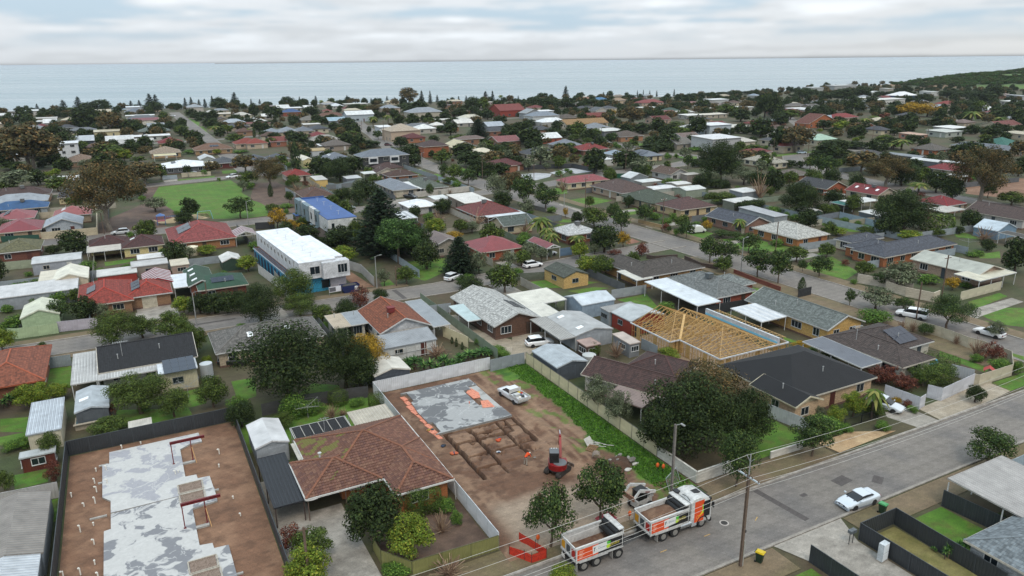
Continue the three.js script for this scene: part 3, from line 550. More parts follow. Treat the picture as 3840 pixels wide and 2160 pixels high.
const CARS=[
["suv","#d8dadc","white estate car parked beside the red carport house",74.1,-133.6,2],
["suv","#d5d8da","white hatchback parked under the small street tree",55.8,-133,26],
["wagon","#d8dadc","white dual cab ute with canopy behind the tall pole",116,-72.2,113],
["suv","#d8dadc","white crossover car driving on the far road",118.3,-61,96],
["suv","#a4a9ac","silver wagon parked under the giant gum",-2.1,-215.7,177],
["suv","#d5d8da","white car parked on the far side of the park",38.3,-305.6,-158],
["ute","#26282b","black ute parked before the cream roller door",80.4,-228.7,-60],
["suv","#8a8f94","grey car behind the blue roofed townhouses",57.5,-220.7,-53],
["van","#c8cac6","white box van parked on the front lawn",126.7,-141.6,-9],
["suv","#a6bac8","pale blue car on the far cross street",279.4,-243.8,-19],
["wagon","#d8dadc","white ute with canopy among the far gums",-13.1,-415.9,-14],
["van","#d5d8da","white van under the cream carport",31.6,-334.7,44],
["suv","#9aa0a8","silver car behind the cream wall of the villa",22.6,-326.6,6],
["suv","#4a2830","dark red car on the far street",125.1,-382.9,-33],
["suv","#a8acae","silver car parked by the white fence",229.2,-330.1,-74],
["suv","#c8cacc","white car half inside the red gable carport",81.9,-140.4,5],
["suv","#dcdee0","white sedan parked on the gravel by the grey shed",52.4,-93.4,-11],
["suv","#1c1e20","black car inside the grey roofed carport",8.7,-109.2,-21],
["suv","#b4bac0","silver car parked on the driveway of the black roofed house",80.4,-54.6,-74],
["suv","#c4c6c8","pale car at the far end of the straight street",41.6,-701.4,-35],
["suv","#d0d2d4","white car in the carport of the orange red house",54.9,-416.2,-8]
];
// each plant: x, z, height, crown width
const TREES ={
round: [-12,-90.1,3.5,2.5,-16,-84.7,2.6,2,10,-58.7,2.9,3.6,58.5,-85.6,2.3,2.4,78.9,-53.1,1.7,3.1,92.1,-55.5,2.9,4.1,87.2,-67.1,2,3.1,-2.6,-98.3,5.4,7.1,1.1,-95.1,3.7,4,5.8,-95.7,4.2,4.3,
-6.2,-94.3,2,4.2,-5.2,-126.2,5.7,7.2,-1.3,-128.6,3.6,4.7,3,-126.1,4.4,5.5,5.9,-116.7,4.4,3.1,-16.8,-110.5,1.8,2.1,-21.2,-158.5,2.3,2.6,-11.8,-155.3,2.8,2.6,23.7,-125.7,4.4,5.9,12.7,-85.1,2.2,2.3,
-42.8,-381.1,3.6,9,-21.7,-304.4,5.6,8.1,-15.1,-266.3,4.1,5.3,15.2,-148.6,1.6,4.3,39.7,-285.1,5.1,7.3,-6.4,-410.3,6.2,13.5,6.4,-376.9,3.1,6.3,-17.9,-446.6,5.1,7.2,-38,-316.6,3.6,7.1,56.3,-227.9,3.5,4.7,
46.9,-166.8,7,3,75.1,-172.2,3.7,4.1,78.8,-159.9,3.5,6.2,24.2,-132.3,7.2,7.3,47,-136,3.7,4.2,104.7,-248.5,2.5,5.8,81,-262.8,3.3,5.5,37.6,-226.2,2.7,4.5,126.9,-326.6,3,3.7,123.1,-300.5,5.6,7.8,
48,-175.3,6,2.9,109.1,-160.7,5.4,6.9,117,-176.1,2,3.5,73.7,-136.3,3.6,4.1,161.1,-169.7,3.7,9.2,176.1,-224.6,4.5,4.2,261.2,-255.4,4.1,11.6,208.6,-173.3,4.9,6.4,163.1,-119.2,2.2,4.1,127.9,-109.6,3.5,4.6,
131.2,-95.1,3.1,3.6,233.3,-123.2,4.2,7.7,173.8,-141,3.4,5.1,178.3,-141.7,2.6,4,244.6,-207.7,4.8,4.8,176.9,-109.3,2,4.2,-4.4,-625.1,8.5,11.6,33.4,-655,6.9,7.8,34.9,-510.2,6.1,9.9,61.7,-508,5.6,8.2,
57.5,-447.3,5,9.6,-38.3,-836.9,3.7,12.4,84.2,-607.9,3.7,6.1,-34.8,-471.4,5.8,9.6,-3.6,-385.5,6.8,11.8,203.3,-795.4,7.1,8.4,287.1,-599.8,11.9,11.3,195.6,-498.7,4.8,9.8,186.7,-515.1,4.2,6.5,163.6,-372.6,4.8,10.3,
158.6,-327.7,5.8,7.3,170.9,-367.8,3.7,5.9,122.3,-438.1,4.1,9.4,122.7,-528.6,4.1,9,112,-424.6,3.4,5.1,199.6,-663.6,6.1,10.7,71.9,-414.2,4.7,8,283,-332.7,6.1,10.7,322,-384.1,3.8,11,382.2,-447.3,5.9,9.8,
422.4,-444.3,9.1,17.8,228.4,-355.3,9.9,8.9,239.3,-354.6,5.5,8.5,230.9,-306.9,3.5,5.6,221.7,-335,3.1,5.9,224.1,-351.7,3.3,7.7,191.6,-306.8,4.8,9.6,372.5,-454.2,4.4,8.3,431.7,-388.9,7,13.6,345.6,-249.3,5,8.6,
352.9,-267.9,2.6,3.2,315.6,-252.6,3.4,16.3,573,-336.9,10.8,8.9],
bush: [-15.2,-95.4,1.2,2.3,-16.4,-95,1.3,1.9,23.3,-59.6,1.4,2.2,23.5,-56.9,1.6,1.2,16,-52.9,1,2.4,15.4,-53.7,0.7,1.2,70,-32.5,0.7,1.4,69.7,-52.9,1.8,3.9,72.2,-52.1,0.8,2.4,76.2,-49.9,1.2,1.9,
83.7,-51.2,0.8,1.4,108.5,-75.5,2.2,5.5,106.5,-57,1.2,1.9,106.5,-53.4,1.7,3.1,107.1,-51.7,1.9,1.8,87.2,-70.1,1.4,1.8,-15.9,-124.4,1.6,2.2,-20.4,-144.6,2.3,2.9,-21.8,-144.3,1.4,2,13.7,-125.6,0.7,1.9,
-2.4,-98.9,1,1.8,-18.5,-156.4,1.9,2,-16.5,-155.9,1.6,2.4,-14.5,-156.1,2.5,3.4,-22.5,-154.8,1.5,2.3,14.5,-88,2.8,3.5,16.7,-87.7,1.7,3.1,22.5,-87.1,1,2.2,31.8,-100.5,1,1.7,26,-117.6,1.3,2.2,
46.9,-94.4,1,2.8,46.8,-92.2,1,2.1,45.9,-99.2,1,1.7,-26.2,-262,1.5,6,-30.2,-273.4,2.7,2.5,-21.3,-181,1.1,1.7,-19.3,-171.6,1.6,1.9,-10.3,-180.5,2,3.9,-22.1,-172.1,1.2,4.2,-2.8,-177.2,1.1,2.4,
-27.7,-237.5,0.3,4.9,-28.4,-229.6,1.6,3.1,-24.6,-227.4,1.9,5.2,11.7,-174.5,1.2,3.1,9.1,-178,1.4,2,5.1,-186.5,1.7,1.9,-8,-176.5,1.1,2.6,29.5,-401.7,2,5.4,52.6,-391.9,1.5,7.9,42.6,-232.3,1.2,4.9,
58.7,-222.7,1.6,3.7,54.5,-241,2,3.9,53.7,-160.7,1.4,4.7,59.2,-132.3,1.3,2.4,69.5,-130.2,1.6,2.5,135,-149.9,0.8,2.2,121.8,-142.6,1.8,1.5,132,-153.2,1.1,2.7,129.2,-160.8,2,4.2,109.6,-183.8,1.8,3.2,
103.3,-185.8,0.9,2.6,111.1,-114,0.9,2.6,247.1,-278.3,1.9,7.2,164,-150.1,2,5.4,135.4,-122,1.7,3.1,139.9,-117.9,1.3,2.2,137.2,-85.2,1.9,4.1,141.3,-80.2,1,2.3,172.1,-132.7,1.1,2.7,170.8,-127.6,1.3,2.4,
316.2,-212,2.2,4,167.3,-93.4,1.2,2.7,165.3,-93.5,0.9,2.9,124.4,-92.1,1,1.4,161.5,-99.9,1.6,4.5],
redbush: [-11.6,-84.9,2.5,1.7,8.6,-60.3,3,2.3,87.8,-58.8,2.7,3.5,88.2,-57.1,2.9,3.2,89,-55.6,2,2.7,84.3,-52.4,1,1.4,108.7,-56,3.1,3.2,-6.5,-98.9,2.1,2.6,34.5,-125.9,4,4.3,6.7,-167.2,0.9,2.5,
101.7,-130.6,3.2,3.4,96.9,-134.3,1.3,3.2,134.3,-102.1,1.4,1.9,462.7,-335.3,6.6,10.1],
dark: [15.6,-57.9,5.9,5.5,52.6,-57.2,9.2,10.1,58.9,-55,7.1,6.4,49.5,-58.4,5.8,5.4,93.3,-49.1,2.3,2.4,8.3,-136.5,3.8,4.1,10.6,-135.5,4.1,4.6,12.8,-134.6,4,4.6,15.1,-133.6,4.1,3.6,8.3,-88.1,3.4,3.4,
16.9,-124.9,7.3,6.7,38.9,-127.8,2.4,3.1,15,-93.3,10.7,12.4,22.6,-93,8.5,6.5,24.5,-92,5.7,5.2,-13.4,-197.6,5.9,6.8,-17.6,-200.1,2.3,3.5,12.7,-223.6,3,4.8,3.8,-220.6,2.3,3,66.7,-288.3,8.1,10,
71.1,-274.2,8.5,9.7,81.5,-291.5,7.1,8,60.2,-229.5,5.1,6.3,67.9,-231,6.8,8,57.2,-155.6,7,6.8,54.7,-144.3,6.4,5.6,43.9,-173,5.2,7.9,40.9,-174.7,2.7,5.3,71,-194.9,4,3.9,81.2,-198.8,4.4,5.5,
115.1,-317.2,7.5,8.9,126.9,-335.6,5.2,8.6,139,-314.7,6.4,10.1,129.6,-285.5,6.3,10.9,150.2,-299.3,6.2,7.6,120.6,-258.5,6.9,7.7,38.7,-181.9,1.8,4.5,131.7,-260.8,4.3,8.6,192.7,-203.3,14.4,16.6,107.8,-167.3,3.3,3.5,
96.2,-137.4,6.6,7.1,163.3,-241.5,9.7,8.9,181.4,-246.6,7.7,9.7,182.7,-296,5.5,9.3,175.1,-193.5,5.1,6.5,180.8,-192.4,3.1,6.5,163.8,-157.1,3,5.9,158.9,-156.5,3.2,5.2,163.4,-176.2,1.9,4.4,153,-285.8,3,6.5,
226.4,-286.6,3.8,12,233,-287.3,4.3,10.6,171.1,-115.2,10.9,13.4,238.2,-162.8,8.6,10.3,235.3,-148.2,7.2,7.5,224.5,-135.9,7.7,6.1,168.3,-144.3,9.6,11.8,190.3,-175.1,7.9,6.3,184.2,-108.3,2,2.6,173,-94.8,2.7,3.2,
159.5,-81.1,7.6,6.1,324.5,-198.4,3.9,8.7,166.1,-139.2,2.8,4.7,240.1,-213.8,3.2,4.9,243.4,-211.7,2.8,4,235,-216.9,3.6,6.5,279.8,-230.6,4.9,11.6,287.8,-229.8,4,8.1,286.4,-222.3,3.1,5.7,261.3,-172.7,4.1,8.9,
277.5,-187.3,3.9,6.3,166.4,-115.4,5.8,6.4,-13.4,-874.3,13.2,26.2,-26.9,-925.7,8.2,11.6,31.5,-761.2,10.1,19,48.7,-848.1,5.9,6.1,58.7,-883.1,6.7,11.7,97.8,-842.5,12.6,18.7,113.5,-841.5,10.1,11.5,6.6,-536.6,9.3,10.8,
-29.1,-467.7,12,16,-17.9,-595.3,15.4,22.6,1.6,-843.9,2.9,8.8,-25.7,-735.1,9,14.3,-53.6,-754.8,5,14.4,-63.2,-686.9,8.9,13.7,-73.4,-672.1,6.5,12.6,-17.5,-515.7,5.9,9.5,-18.9,-435.2,5,7.5,5.1,-435.2,5.6,9.8,
37.4,-549.3,7.2,7.3,37.2,-454.2,7.1,11.1,63.3,-599.9,4.3,10.4,59.9,-648.8,6.2,18.2,55.9,-677.6,7.2,10.7,100.7,-645.9,11.1,8.9,93.3,-776.3,7.5,11.5,-61.7,-930.6,1,6.3,-51.3,-882.9,4.8,6,87,-583.6,4.3,8.1,
-46,-392.5,7.8,8.7,267.4,-647.8,8,9.2,166.2,-835.3,11.4,17.1,148.9,-860.4,6.3,12,174.2,-795.5,7,10.3,202.4,-753.2,6.8,11,109.5,-602,10.5,12.3,140.8,-617.6,9.4,15.3,115.2,-564.2,5.7,9.5,85.5,-411.2,6.9,13.4,
142.3,-515.3,6.1,10.3,190.9,-557.3,7.5,8.4,232.5,-639.7,7.8,26.6,235.8,-621.3,10.1,13.9,241.5,-546.6,7.7,17.3,279.9,-605.1,12.7,15.7,297.1,-592.5,10.2,11.3,177.1,-416.4,8.2,9.6,207,-480.9,5.4,11.7,157.8,-314.3,5.1,10.3,
129.7,-371.6,5.6,8.3,130,-341,5.3,7.3,115,-381.1,3.6,12.5,75.5,-455,5.1,7,139,-456.7,4.3,3.1,199.8,-387.3,7.4,6.4,241.6,-477.4,5.5,10.6,110.2,-639.2,6.3,6.5,90.6,-560.3,4.2,7.8,94.5,-547.7,4.1,6.3,
133,-541.6,4.2,6.4,262.5,-688.3,5.6,8.6,192.1,-669.1,7,15.2,250.1,-515.8,7.4,10.6,140.5,-303.8,4,9.8,144.1,-322.9,5.6,9.4,153.5,-385.1,3.8,6,179.5,-437.7,4.3,8.1,430,-742.9,7.6,13.5,375.2,-664.1,7.8,17,
365.7,-611.1,8.2,14,360.9,-578.8,10.4,17,417.9,-653.2,7.9,13.2,339.9,-630.3,7.3,11.3,345,-590.6,10.5,19.7,411.2,-615.8,6.6,16.4,423.4,-606.5,6.5,18.3,482.5,-649.6,7.1,13.6,457.5,-601.2,6.6,15.6,325.5,-463.2,7.2,7.4,
325,-500.4,6.1,9.4,398.7,-551,5.2,12.4,257.6,-349.4,7.8,9.1,359.6,-463.2,5.9,13.7,287,-358.5,9.4,8.9,279.7,-363.4,5.9,10.8,298.5,-336.3,11.3,11,488,-599.2,6.7,11.9,506.5,-585,9.6,15.8,439.8,-520.6,6.8,18.3,
454.9,-509.5,7.6,13,530,-566.9,5.7,11.8,532.8,-523.6,7.2,14.9,431.2,-412.7,18.1,14.9,390.5,-395.6,8.2,14,320.3,-308.2,11,12.3,242.8,-294,6.9,11.9,233.9,-294.6,6.3,11.3,237.7,-376.4,6.4,8.2,234.3,-332.8,4.8,5.4,
250.2,-334.6,2.2,3.8,222.5,-328.7,2.6,4.2,187.3,-334.7,10,13.3,190.3,-355.3,7.4,10.7,228.9,-382.3,4.6,10,308.5,-475,2.9,9.7,247.6,-443.7,4.6,8.1,226.7,-369.7,4,9.8,316.1,-506.7,3.8,8.6,411.1,-509.5,4.9,11,
439.3,-556.1,5.3,7.3,539.8,-559.4,6.6,11.7,636.3,-695.1,4,15.5,663.7,-705.9,3.5,20.7,674.5,-696.9,4.7,19.5,688.8,-684.8,4.7,23,701.2,-674.4,5.2,14.5,630.1,-700.3,2.9,11.9,588.6,-672.1,5,12.5,552.6,-645.1,5.3,9.8,
351,-402.2,4.7,6.2,402.9,-445.2,6.7,9.2,259.9,-304.6,3.6,4.2,649.5,-567.8,12.2,20,649,-543,8.9,22.5,649.3,-519,13.5,23.9,727.4,-559.1,12.6,18.5,525.6,-411.4,13.2,18.4,586.8,-523.2,6.6,10.6,442.3,-302.7,9.2,10,
583.8,-414.5,7.3,11.7,677.6,-453.2,9.1,18.8,716.2,-514.6,9,15.5,821.4,-573.1,10.1,13.9,707.1,-521.8,9,13.4,603.3,-369.5,9.3,18.4,717.9,-422.2,11.7,24.1,756.8,-434.9,15.8,19.3,790.2,-481,8,22.8,794,-504.9,8.3,19.2,
633.7,-347.3,7.7,15.8,510.5,-274,9.9,12,540.1,-335.9,8.4,7.9,559.7,-334,7.8,8.1,512.9,-290.9,8.3,11.8,456.1,-293.4,6.7,8.7,479.6,-403.4,8.2,13,452.1,-386.1,7.8,11.6,436.8,-408.7,16.6,14.1,388.6,-357.1,8.3,11.2,
418.3,-336.8,5.7,11.7,278.7,-256.3,11.2,9.5,388.2,-322.4,6,9.9,390.5,-275.6,4.4,6.8,333.6,-236,5.3,8.7,362.1,-244.3,4.5,8.2,385,-235.2,3,6.7,423.1,-240.8,6.4,12,425.2,-233,3.2,5.9,451.3,-249.5,5,8.6,
356.3,-278.1,1.6,2.7,281.6,-227.8,7.9,13.3,319.3,-245.1,3.4,12.7,271.8,-221.8,7.3,10.8,574.2,-362.3,0.8,8.5,502.3,-318.1,4,7.5,464.3,-305.5,3.8,8.4,590.2,-443.3,10.2,10.5,898.8,-507.9,7.7,18.1,540.4,-386.6,6.8,9.4,
542.7,-444.8,8.2,11.9,1275.2,-921.6,3.5,9.2,819.7,-542.5,6.5,13.5],
lime: [17.8,-54.4,4.3,4.2,8.8,-54.9,3.8,4.2,28.2,-45,1.7,2.4,67.3,-79,2.1,3.4,76.2,-54,3.3,3,72.6,-53.6,2.4,2.3,-15.5,-106.8,3.4,3.6,-13.9,-107.5,3.1,3.7,-12.1,-108.2,2.3,2.7,-20.9,-132.1,4,3.9,
5.7,-138,3.3,3.4,6.7,-110.5,1.7,1.6,14.4,-181.7,2.3,4.7,20.5,-162,3.5,4.3,0.5,-384.6,5.9,7.3,-25,-350.3,2.8,4.8,-27.3,-348.6,2,4,41.5,-389.4,2.9,4.4,68.2,-172.3,4.8,5.6,40.1,-158.3,3.9,6.2,
88.3,-135.7,3.7,4.3,83.1,-124.6,3.8,5.6,165.8,-109.1,2.8,6,156.5,-122.4,2,4.5,-35.9,-598.4,5,7.5,70.6,-486.7,4.2,5.5,308.8,-653.7,5.5,10.4,149.1,-639,3.3,5.9,386.3,-307.7,6.5,10.2,415.8,-239.2,2.1,6.5,
342,-263,2.6,4.2,370.7,-310.4,2.3,3.6],
hedge: [20.6,-60.2,2.8,1.7,22.2,-60.4,2.5,1.9,99.6,-58.1,1.9,4.3,95.2,-55.1,2.7,3,20.4,-88.6,2,2,24.7,-85.6,1.8,1.9,182.9,-113.6,4.4,6.9],
bare: [21.7,-56.5,2.4,2.1,20,-50.5,1.9,3.3,61.5,-83.9,2.6,3,62.4,-93.5,1.2,1.9,108.9,-70.7,2.1,1.8,110,-69.5,1.9,2.1,110.7,-62.6,1.8,1.2,108.6,-58.2,3,2.7,18.6,-85.1,1.8,2.3,20.1,-85.2,1,1.6,
37.8,-97.1,2.3,4.2,76.1,-188.8,3.7,5.6,81.2,-175.5,5.1,6.9,76.6,-201.5,1.8,4.4,52.2,-260.1,3.8,4.8,57.8,-261.6,3.2,5.6,60.5,-223.6,1.6,2.5,96.3,-229.1,2,2.4,176.8,-168.2,9.4,6.9,130.6,-212,5.9,4.2,
89.4,-164,4.2,4.1,200.2,-241.8,2.1,4.5,182.4,-101.3,3.5,6.3,151,-96.8,1.6,3,117.8,-414.4,5,7.3,236.9,-549.8,8.4,14.1,340.4,-371.7,5,10.3],
street: [35.6,-50.3,6.9,5.1,29.8,-49.8,6.4,4.5,51.9,-49.1,6.2,4.3,63.8,-49.6,4.8,4.8,79.4,-39.3,4,5.2,115.7,-67.4,5.7,7.3,118.4,-77.1,2.3,3.5,112.4,-83.4,3.1,2,110.1,-67.4,2,2.7,-15,-126.5,2.5,2.3,
-13.7,-144.1,4.1,4,-24.9,-270.3,2.2,2.5,27.8,-222.7,6,8,45.1,-238.5,4,2.8,55.7,-127.6,2.6,3.4,61.6,-126.1,3.5,3.1,108.7,-240.8,6.1,6.1,108.3,-263,5.5,4.2,87.4,-224.6,4.7,2.6,106.2,-194.7,10,7.8,
111.1,-189.9,6.3,7.8,124,-214.8,3.4,3.7,116.4,-162.3,5.8,4.1,111.8,-152.3,5.8,5.1,123.8,-157.9,5.2,5.1,121.8,-138.8,4.6,4.3,110.7,-118,6,5,113.9,-116.1,4.9,5.2,130,-135.3,1.8,4.7,131.4,-131.9,2,3.9,
125,-120.8,4.5,5.3,111.7,-104.9,6.1,5.9,203.3,-233.1,5.6,4.4,122.4,-146.1,1.6,1.5,239.6,-133.9,4.9,4.7,234.5,-190.5,7.6,7.1,236.7,-196.6,7.6,6.5,111.8,-99.6,7,4.9,122.8,-99,4.3,4.7,122.8,-103.3,2.5,1.9,
127.9,-88.9,2.7,3.5,132.3,-418,5.1,6.3,233.2,-327.6,5.7,5.3],
gum: [57.7,-60.1,8.7,9,-5.8,-223.3,18.8,18.3,5.7,-305.6,8.5,14.4,-34.8,-376.2,18.8,24.5,43.7,-317.9,7.3,11.8,45.7,-273.8,11,11.7,109.1,-210.6,8.1,7.1,122.3,-230.1,5.3,4.9,228.2,-129.9,17.3,16.7,230.8,-163.5,11,15,
250.1,-188.4,8.7,12.9,-3.5,-543.3,14.3,17.7,-34.7,-374.7,16.3,23.6,-51.5,-465.9,12.2,17,-32.8,-596.3,6,14.9,-6.8,-413.4,7.2,11.1,-88.1,-808.1,6.9,8.9,-46.3,-478.7,5.8,15,264.5,-727,17.5,19.1,199,-632.5,7.5,18.9,
363.6,-695,9,8.2,307.8,-412.2,12.4,18.8,486.8,-486,7.5,15.5,550.2,-408.2,8.7,14.6,282.7,-249.1,12,16.9],
olive: [48.9,-70.6,4.8,3.9,48.8,-65.8,4.9,3.7,72.1,-55.7,1.6,1.7,114.4,-79.5,4.1,6.1,118.4,-61.2,3,2.8,-7.1,-141.2,3.2,2.6,6.7,-246.1,4.3,7.5,-35.1,-317.3,7,12.2,10.3,-179.8,2.9,3.2,-13.3,-366.5,4.3,9.8,
63,-135.2,5,4,70.1,-135.6,4,3.6,42.7,-136.9,3.5,2.8,104.2,-209.4,8.9,6.7,77.8,-170.7,3.2,3.6,93.2,-137,2.4,2.7,78.1,-140.5,4.1,4.2,78.9,-136.6,3.5,2.9,182.5,-236,5.9,10.3,180.8,-240.3,3.2,4,
156.7,-272.3,8.3,10.9,193.6,-192.2,6.3,9.1,168.5,-173.2,1.9,4.4,175.1,-287.9,3.1,5.4,127.9,-84.8,5.7,7],
yucca: [60.2,-31.4,1.9,1.3,62.3,-31.2,1.7,1.7,60,-32.6,0.5,0.5,-17.9,-109.4,2,2.4,33.3,-94.5,2.5,2.9,34.9,-92.4,2.5,3.1,37.4,-93,2.5,2.9,39.9,-93.3,1.9,2.9,41.7,-94.1,1.8,3.3,43.9,-94.2,1.6,3.3,
45.5,-94.7,1.3,2.6,38.3,-92.1,1.9,2.3,32.8,-96,1.7,2.5,43.9,-100.3,1.4,1.4],
palm: [77.8,-52.6,4.9,3.1,-10.6,-165.5,3.1,2.4,89.8,-156,7.1,6.4,87.5,-146.7,4.8,4,95.8,-156.3,4.1,3.5,94.5,-146.2,3,4.3,88.5,-150.8,5.2,3.9,135.4,-134.7,5.4,3.5,230.4,-151.1,4.3,6.9,176.3,-148.8,4.3,2.8,
214.8,-110.7,3.9,4.3,328.6,-231.3,4.2,8.6,53.7,-505.5,6.8,9.4,373.1,-735.3,8.9,6.5,189.9,-783.6,7,6.1,157,-505.3,8.7,7.6,174,-523.9,7.7,7.9,493.4,-294.8,10.7,11.6,500.6,-280.7,6.8,8.9,419.4,-318.2,7.4,8.2,
450,-334.1,6.5,8.7,330.2,-228.3,6.6,9.5,364.9,-216.1,3.8,6.7],
autumn: [84.2,-53.8,0.8,1.5,87.4,-72.3,1.6,2.7,26.3,-95.1,6.5,6.7,34.5,-202.7,5.5,4.8,37,-197,3.2,3.7,38.8,-193.3,2.9,2.6,39.6,-188.9,2.4,2.3,69.8,-163.9,2.8,4.7,83.7,-256,2.5,3.2,102.8,-139.1,3.8,3.4,
132,-142.6,2.8,2.8,109.3,-175.7,2.9,1.7,137.3,-80.2,2.6,2.9,-53.7,-576.5,5.7,14.1,344,-486.9,5.3,8.6,523.6,-359.6,10.4,20,533.8,-352.3,9.3,17.7,557.1,-374.6,7.6,9.3],
cypress: [42.2,-99.8,1.5,0.5,42.5,-98.2,1.3,0.6,42.1,-101.3,1.2,0.3,12.3,-183.4,2.2,0.8,63.8,-315.5,11.9,5,42.2,-254.7,4.3,2.2,111.4,-93.4,3,1.8,67.9,-488.4,6,2.5,72.2,-471,5.9,2.4],
spruce: [50.6,-161.5,15.4,12.8,59.4,-137.3,8.2,7.1,178.9,-381.1,12,11.7],
pine: [51.1,-152,10.1,10.5],
norfolk: [-70.9,-927.1,8.5,5.7,-46.8,-919.4,12.1,11.4,-34.5,-965.2,13.3,11,7.1,-922.2,7.3,4.3,17.3,-961.7,7.6,6.2,25.7,-955.3,8.2,6.2,35.5,-923.6,15.9,13.1,41.2,-919.2,15,10.9,68.4,-887,11.9,5.9,75.9,-904.5,11.7,6.6,
81.4,-877.1,10.3,5.9,84.7,-852.4,11.6,6.2,92.7,-857.3,14.2,6.3,115.9,-862.2,17.1,12.3,131,-850.6,10.3,4.3,186.2,-868.7,10.3,5,191.9,-815.5,8.8,5.3,219.9,-794,9.2,4.2,246.3,-821.9,8,4.4,250,-806.5,6.3,3.8,
260.4,-810.8,7.5,3.8,267.7,-805.2,9,4.9,281.5,-820.1,8.7,4.5,288.4,-752.9,13.2,7.3,288.9,-730,13.9,5.1,309.1,-760.6,8.3,4.3,348.8,-793.8,8.2,4.5,355.7,-788.3,8.2,4.5,359.7,-745.9,11,9.2,365.8,-741.1,11.5,5.4,
153.6,-934.6,6.3,3.5,462,-745.5,14.4,9.1,435.7,-812.2,6.4,3,546.1,-721.9,7.9,2.6,551.4,-717.5,8.5,2.3,564.6,-722.3,8,2.9,563.4,-707.7,7.9,2.9,586.4,-704.3,8.8,3.3,517.3,-761.2,4.1,2.4,502.1,-727.6,6.7,4.6,
547.9,-736,4.6,2.4]
};// ------------------------------------------------------------------ naming and grouping
const taken=new Map();
function numbered(name){const n=taken.get(name)||0;taken.set(name,n+1);return n?`${name}_${String(n).padStart(3, '0')}` : name;}
const things=[];
function tag(o,label,category,group,kind){
o.userData.label=label;if (category) o.userData.category=category;
if (group) o.userData.group=group;if (kind) o.userData.kind=kind;
things.push(o);return o;
}
function thing(name,label,category,pos=[0,0,0],turn=0,group){
const o=new THREE.Group();o.name=numbered(name);o.position.set(...pos);o.rotation.y=turn;scene.add(o);
return tag(o,label,category,group);
}
function part(parent,name,geo,material){
const m=new THREE.Mesh(geo,material);m.name=name;m.castShadow=m.receiveShadow=true;parent.add(m);return m;
}
function structure(name,geo,material,label,kind = 'structure'){
const m=new THREE.Mesh(geo,material);m.name=numbered(name);m.castShadow=m.receiveShadow=true;m.userData.kind=kind;if (label) m.userData.label=label;scene.add(m);return m;
}
// ------------------------------------------------------------------ geometry: planar pieces with uv in metres
const V=(x,y,z)=>new THREE.Vector3(x,y,z);
class MB{
constructor(){this.p=[];this.n=[];this.u=[];this.c=null;}
poly(pts,uo=0,vo=0){
const a=pts[0],n=V(0,0,0),e=V(0,0,0),f=V(0,0,0);
for (let i=1;i+1<pts.length;i++){e.subVectors(pts[i],a);f.subVectors(pts[i+1],a);n.add(e.clone().cross(f));}
n.normalize();
const u=Math.abs(n.y)>0.999?V(1,0,0) : V(0,1,0).cross(n).normalize(),v=n.clone().cross(u);
for (let i=1;i+1<pts.length;i++) for (const q of [a,pts[i],pts[i+1]]){
this.p.push(q.x,q.y,q.z);this.n.push(n.x,n.y,n.z);this.u.push(q.dot(u)+uo,q.dot(v)+vo);
}
return this;
}
quad(a,b,c,d){return this.poly([a,b,c,d]);}
box(w,h,d,x=0,y=0,z=0,ry=0,rx=0,rz=0){// centre x,z; base y (before tilt: centred)
const m=new THREE.Matrix4().makeRotationFromEuler(new THREE.Euler(rx,ry,rz,'YXZ'));m.setPosition(x,y+h/2,z);
const P=[],s=[-0.5,0.5];
for (const i of s) for (const j of s) for (const k of s) P.push(V(i*w,j*h,k*d).applyMatrix4(m));
const F=[[0,1,3,2],[4,6,7,5],[0,4,5,1],[2,3,7,6],[0,2,6,4],[1,5,7,3]];
for (const f of F) this.poly(f.map(i=>P[i]));
return this;
}
bar(a,b,w=0.05,h=w){// square bar from a to b
const d=V(0,0,0).subVectors(b,a),L=d.length();d.normalize();
const up=Math.abs(d.y)>0.95?V(1,0,0) : V(0,1,0),s=d.clone().cross(up).normalize().multiplyScalar(w/2),t=s.clone().cross(d).normalize().multiplyScalar(h/2);
const c=(o,i,j)=>o.clone().addScaledVector(s,i).addScaledVector(t,j);
const A=[c(a,-1,-1),c(a,1,-1),c(a,1,1),c(a,-1,1)],B=[c(b,-1,-1),c(b,1,-1),c(b,1,1),c(b,-1,1)];
for (let i=0;i<4;i++){const j=(i+1) % 4;this.quad(A[j],A[i],B[i],B[j]);}
this.quad(A[0],A[1],A[2],A[3]);this.quad(B[3],B[2],B[1],B[0]);return this;
}
geo(g,x=0,y=0,z=0,rx=0,ry=0,rz=0,sx=1,sy=sx,sz=sx){// append any three geometry
const q=(g.index?g.toNonIndexed() : g).clone();
q.applyMatrix4(new THREE.Matrix4().compose(V(x,y,z),new THREE.Quaternion().setFromEuler(new THREE.Euler(rx,ry,rz,'YXZ')),V(sx,sy,sz)));
for (const v of q.attributes.position.array) this.p.push(v);
for (const v of q.attributes.normal.array) this.n.push(v);
for (const v of q.attributes.uv.array) this.u.push(v);
return this;
}
build(){
const g=new THREE.BufferGeometry();
g.setAttribute('position',new THREE.Float32BufferAttribute(this.p,3));g.setAttribute('normal',new THREE.Float32BufferAttribute(this.n,3));g.setAttribute('uv',new THREE.Float32BufferAttribute(this.u,2));
return g;
}
}
const bx=(...a)=>new MB().box(...a).build();
const cyl=(r0,r1,h,n=12)=>new THREE.CylinderGeometry(r0,r1,h,n);
const UP=V(0,1,0);
function tube(pts,r,n=6,seg){return new THREE.TubeGeometry(new THREE.CatmullRomCurve3(pts),seg||pts.length*4,r,n,false);}
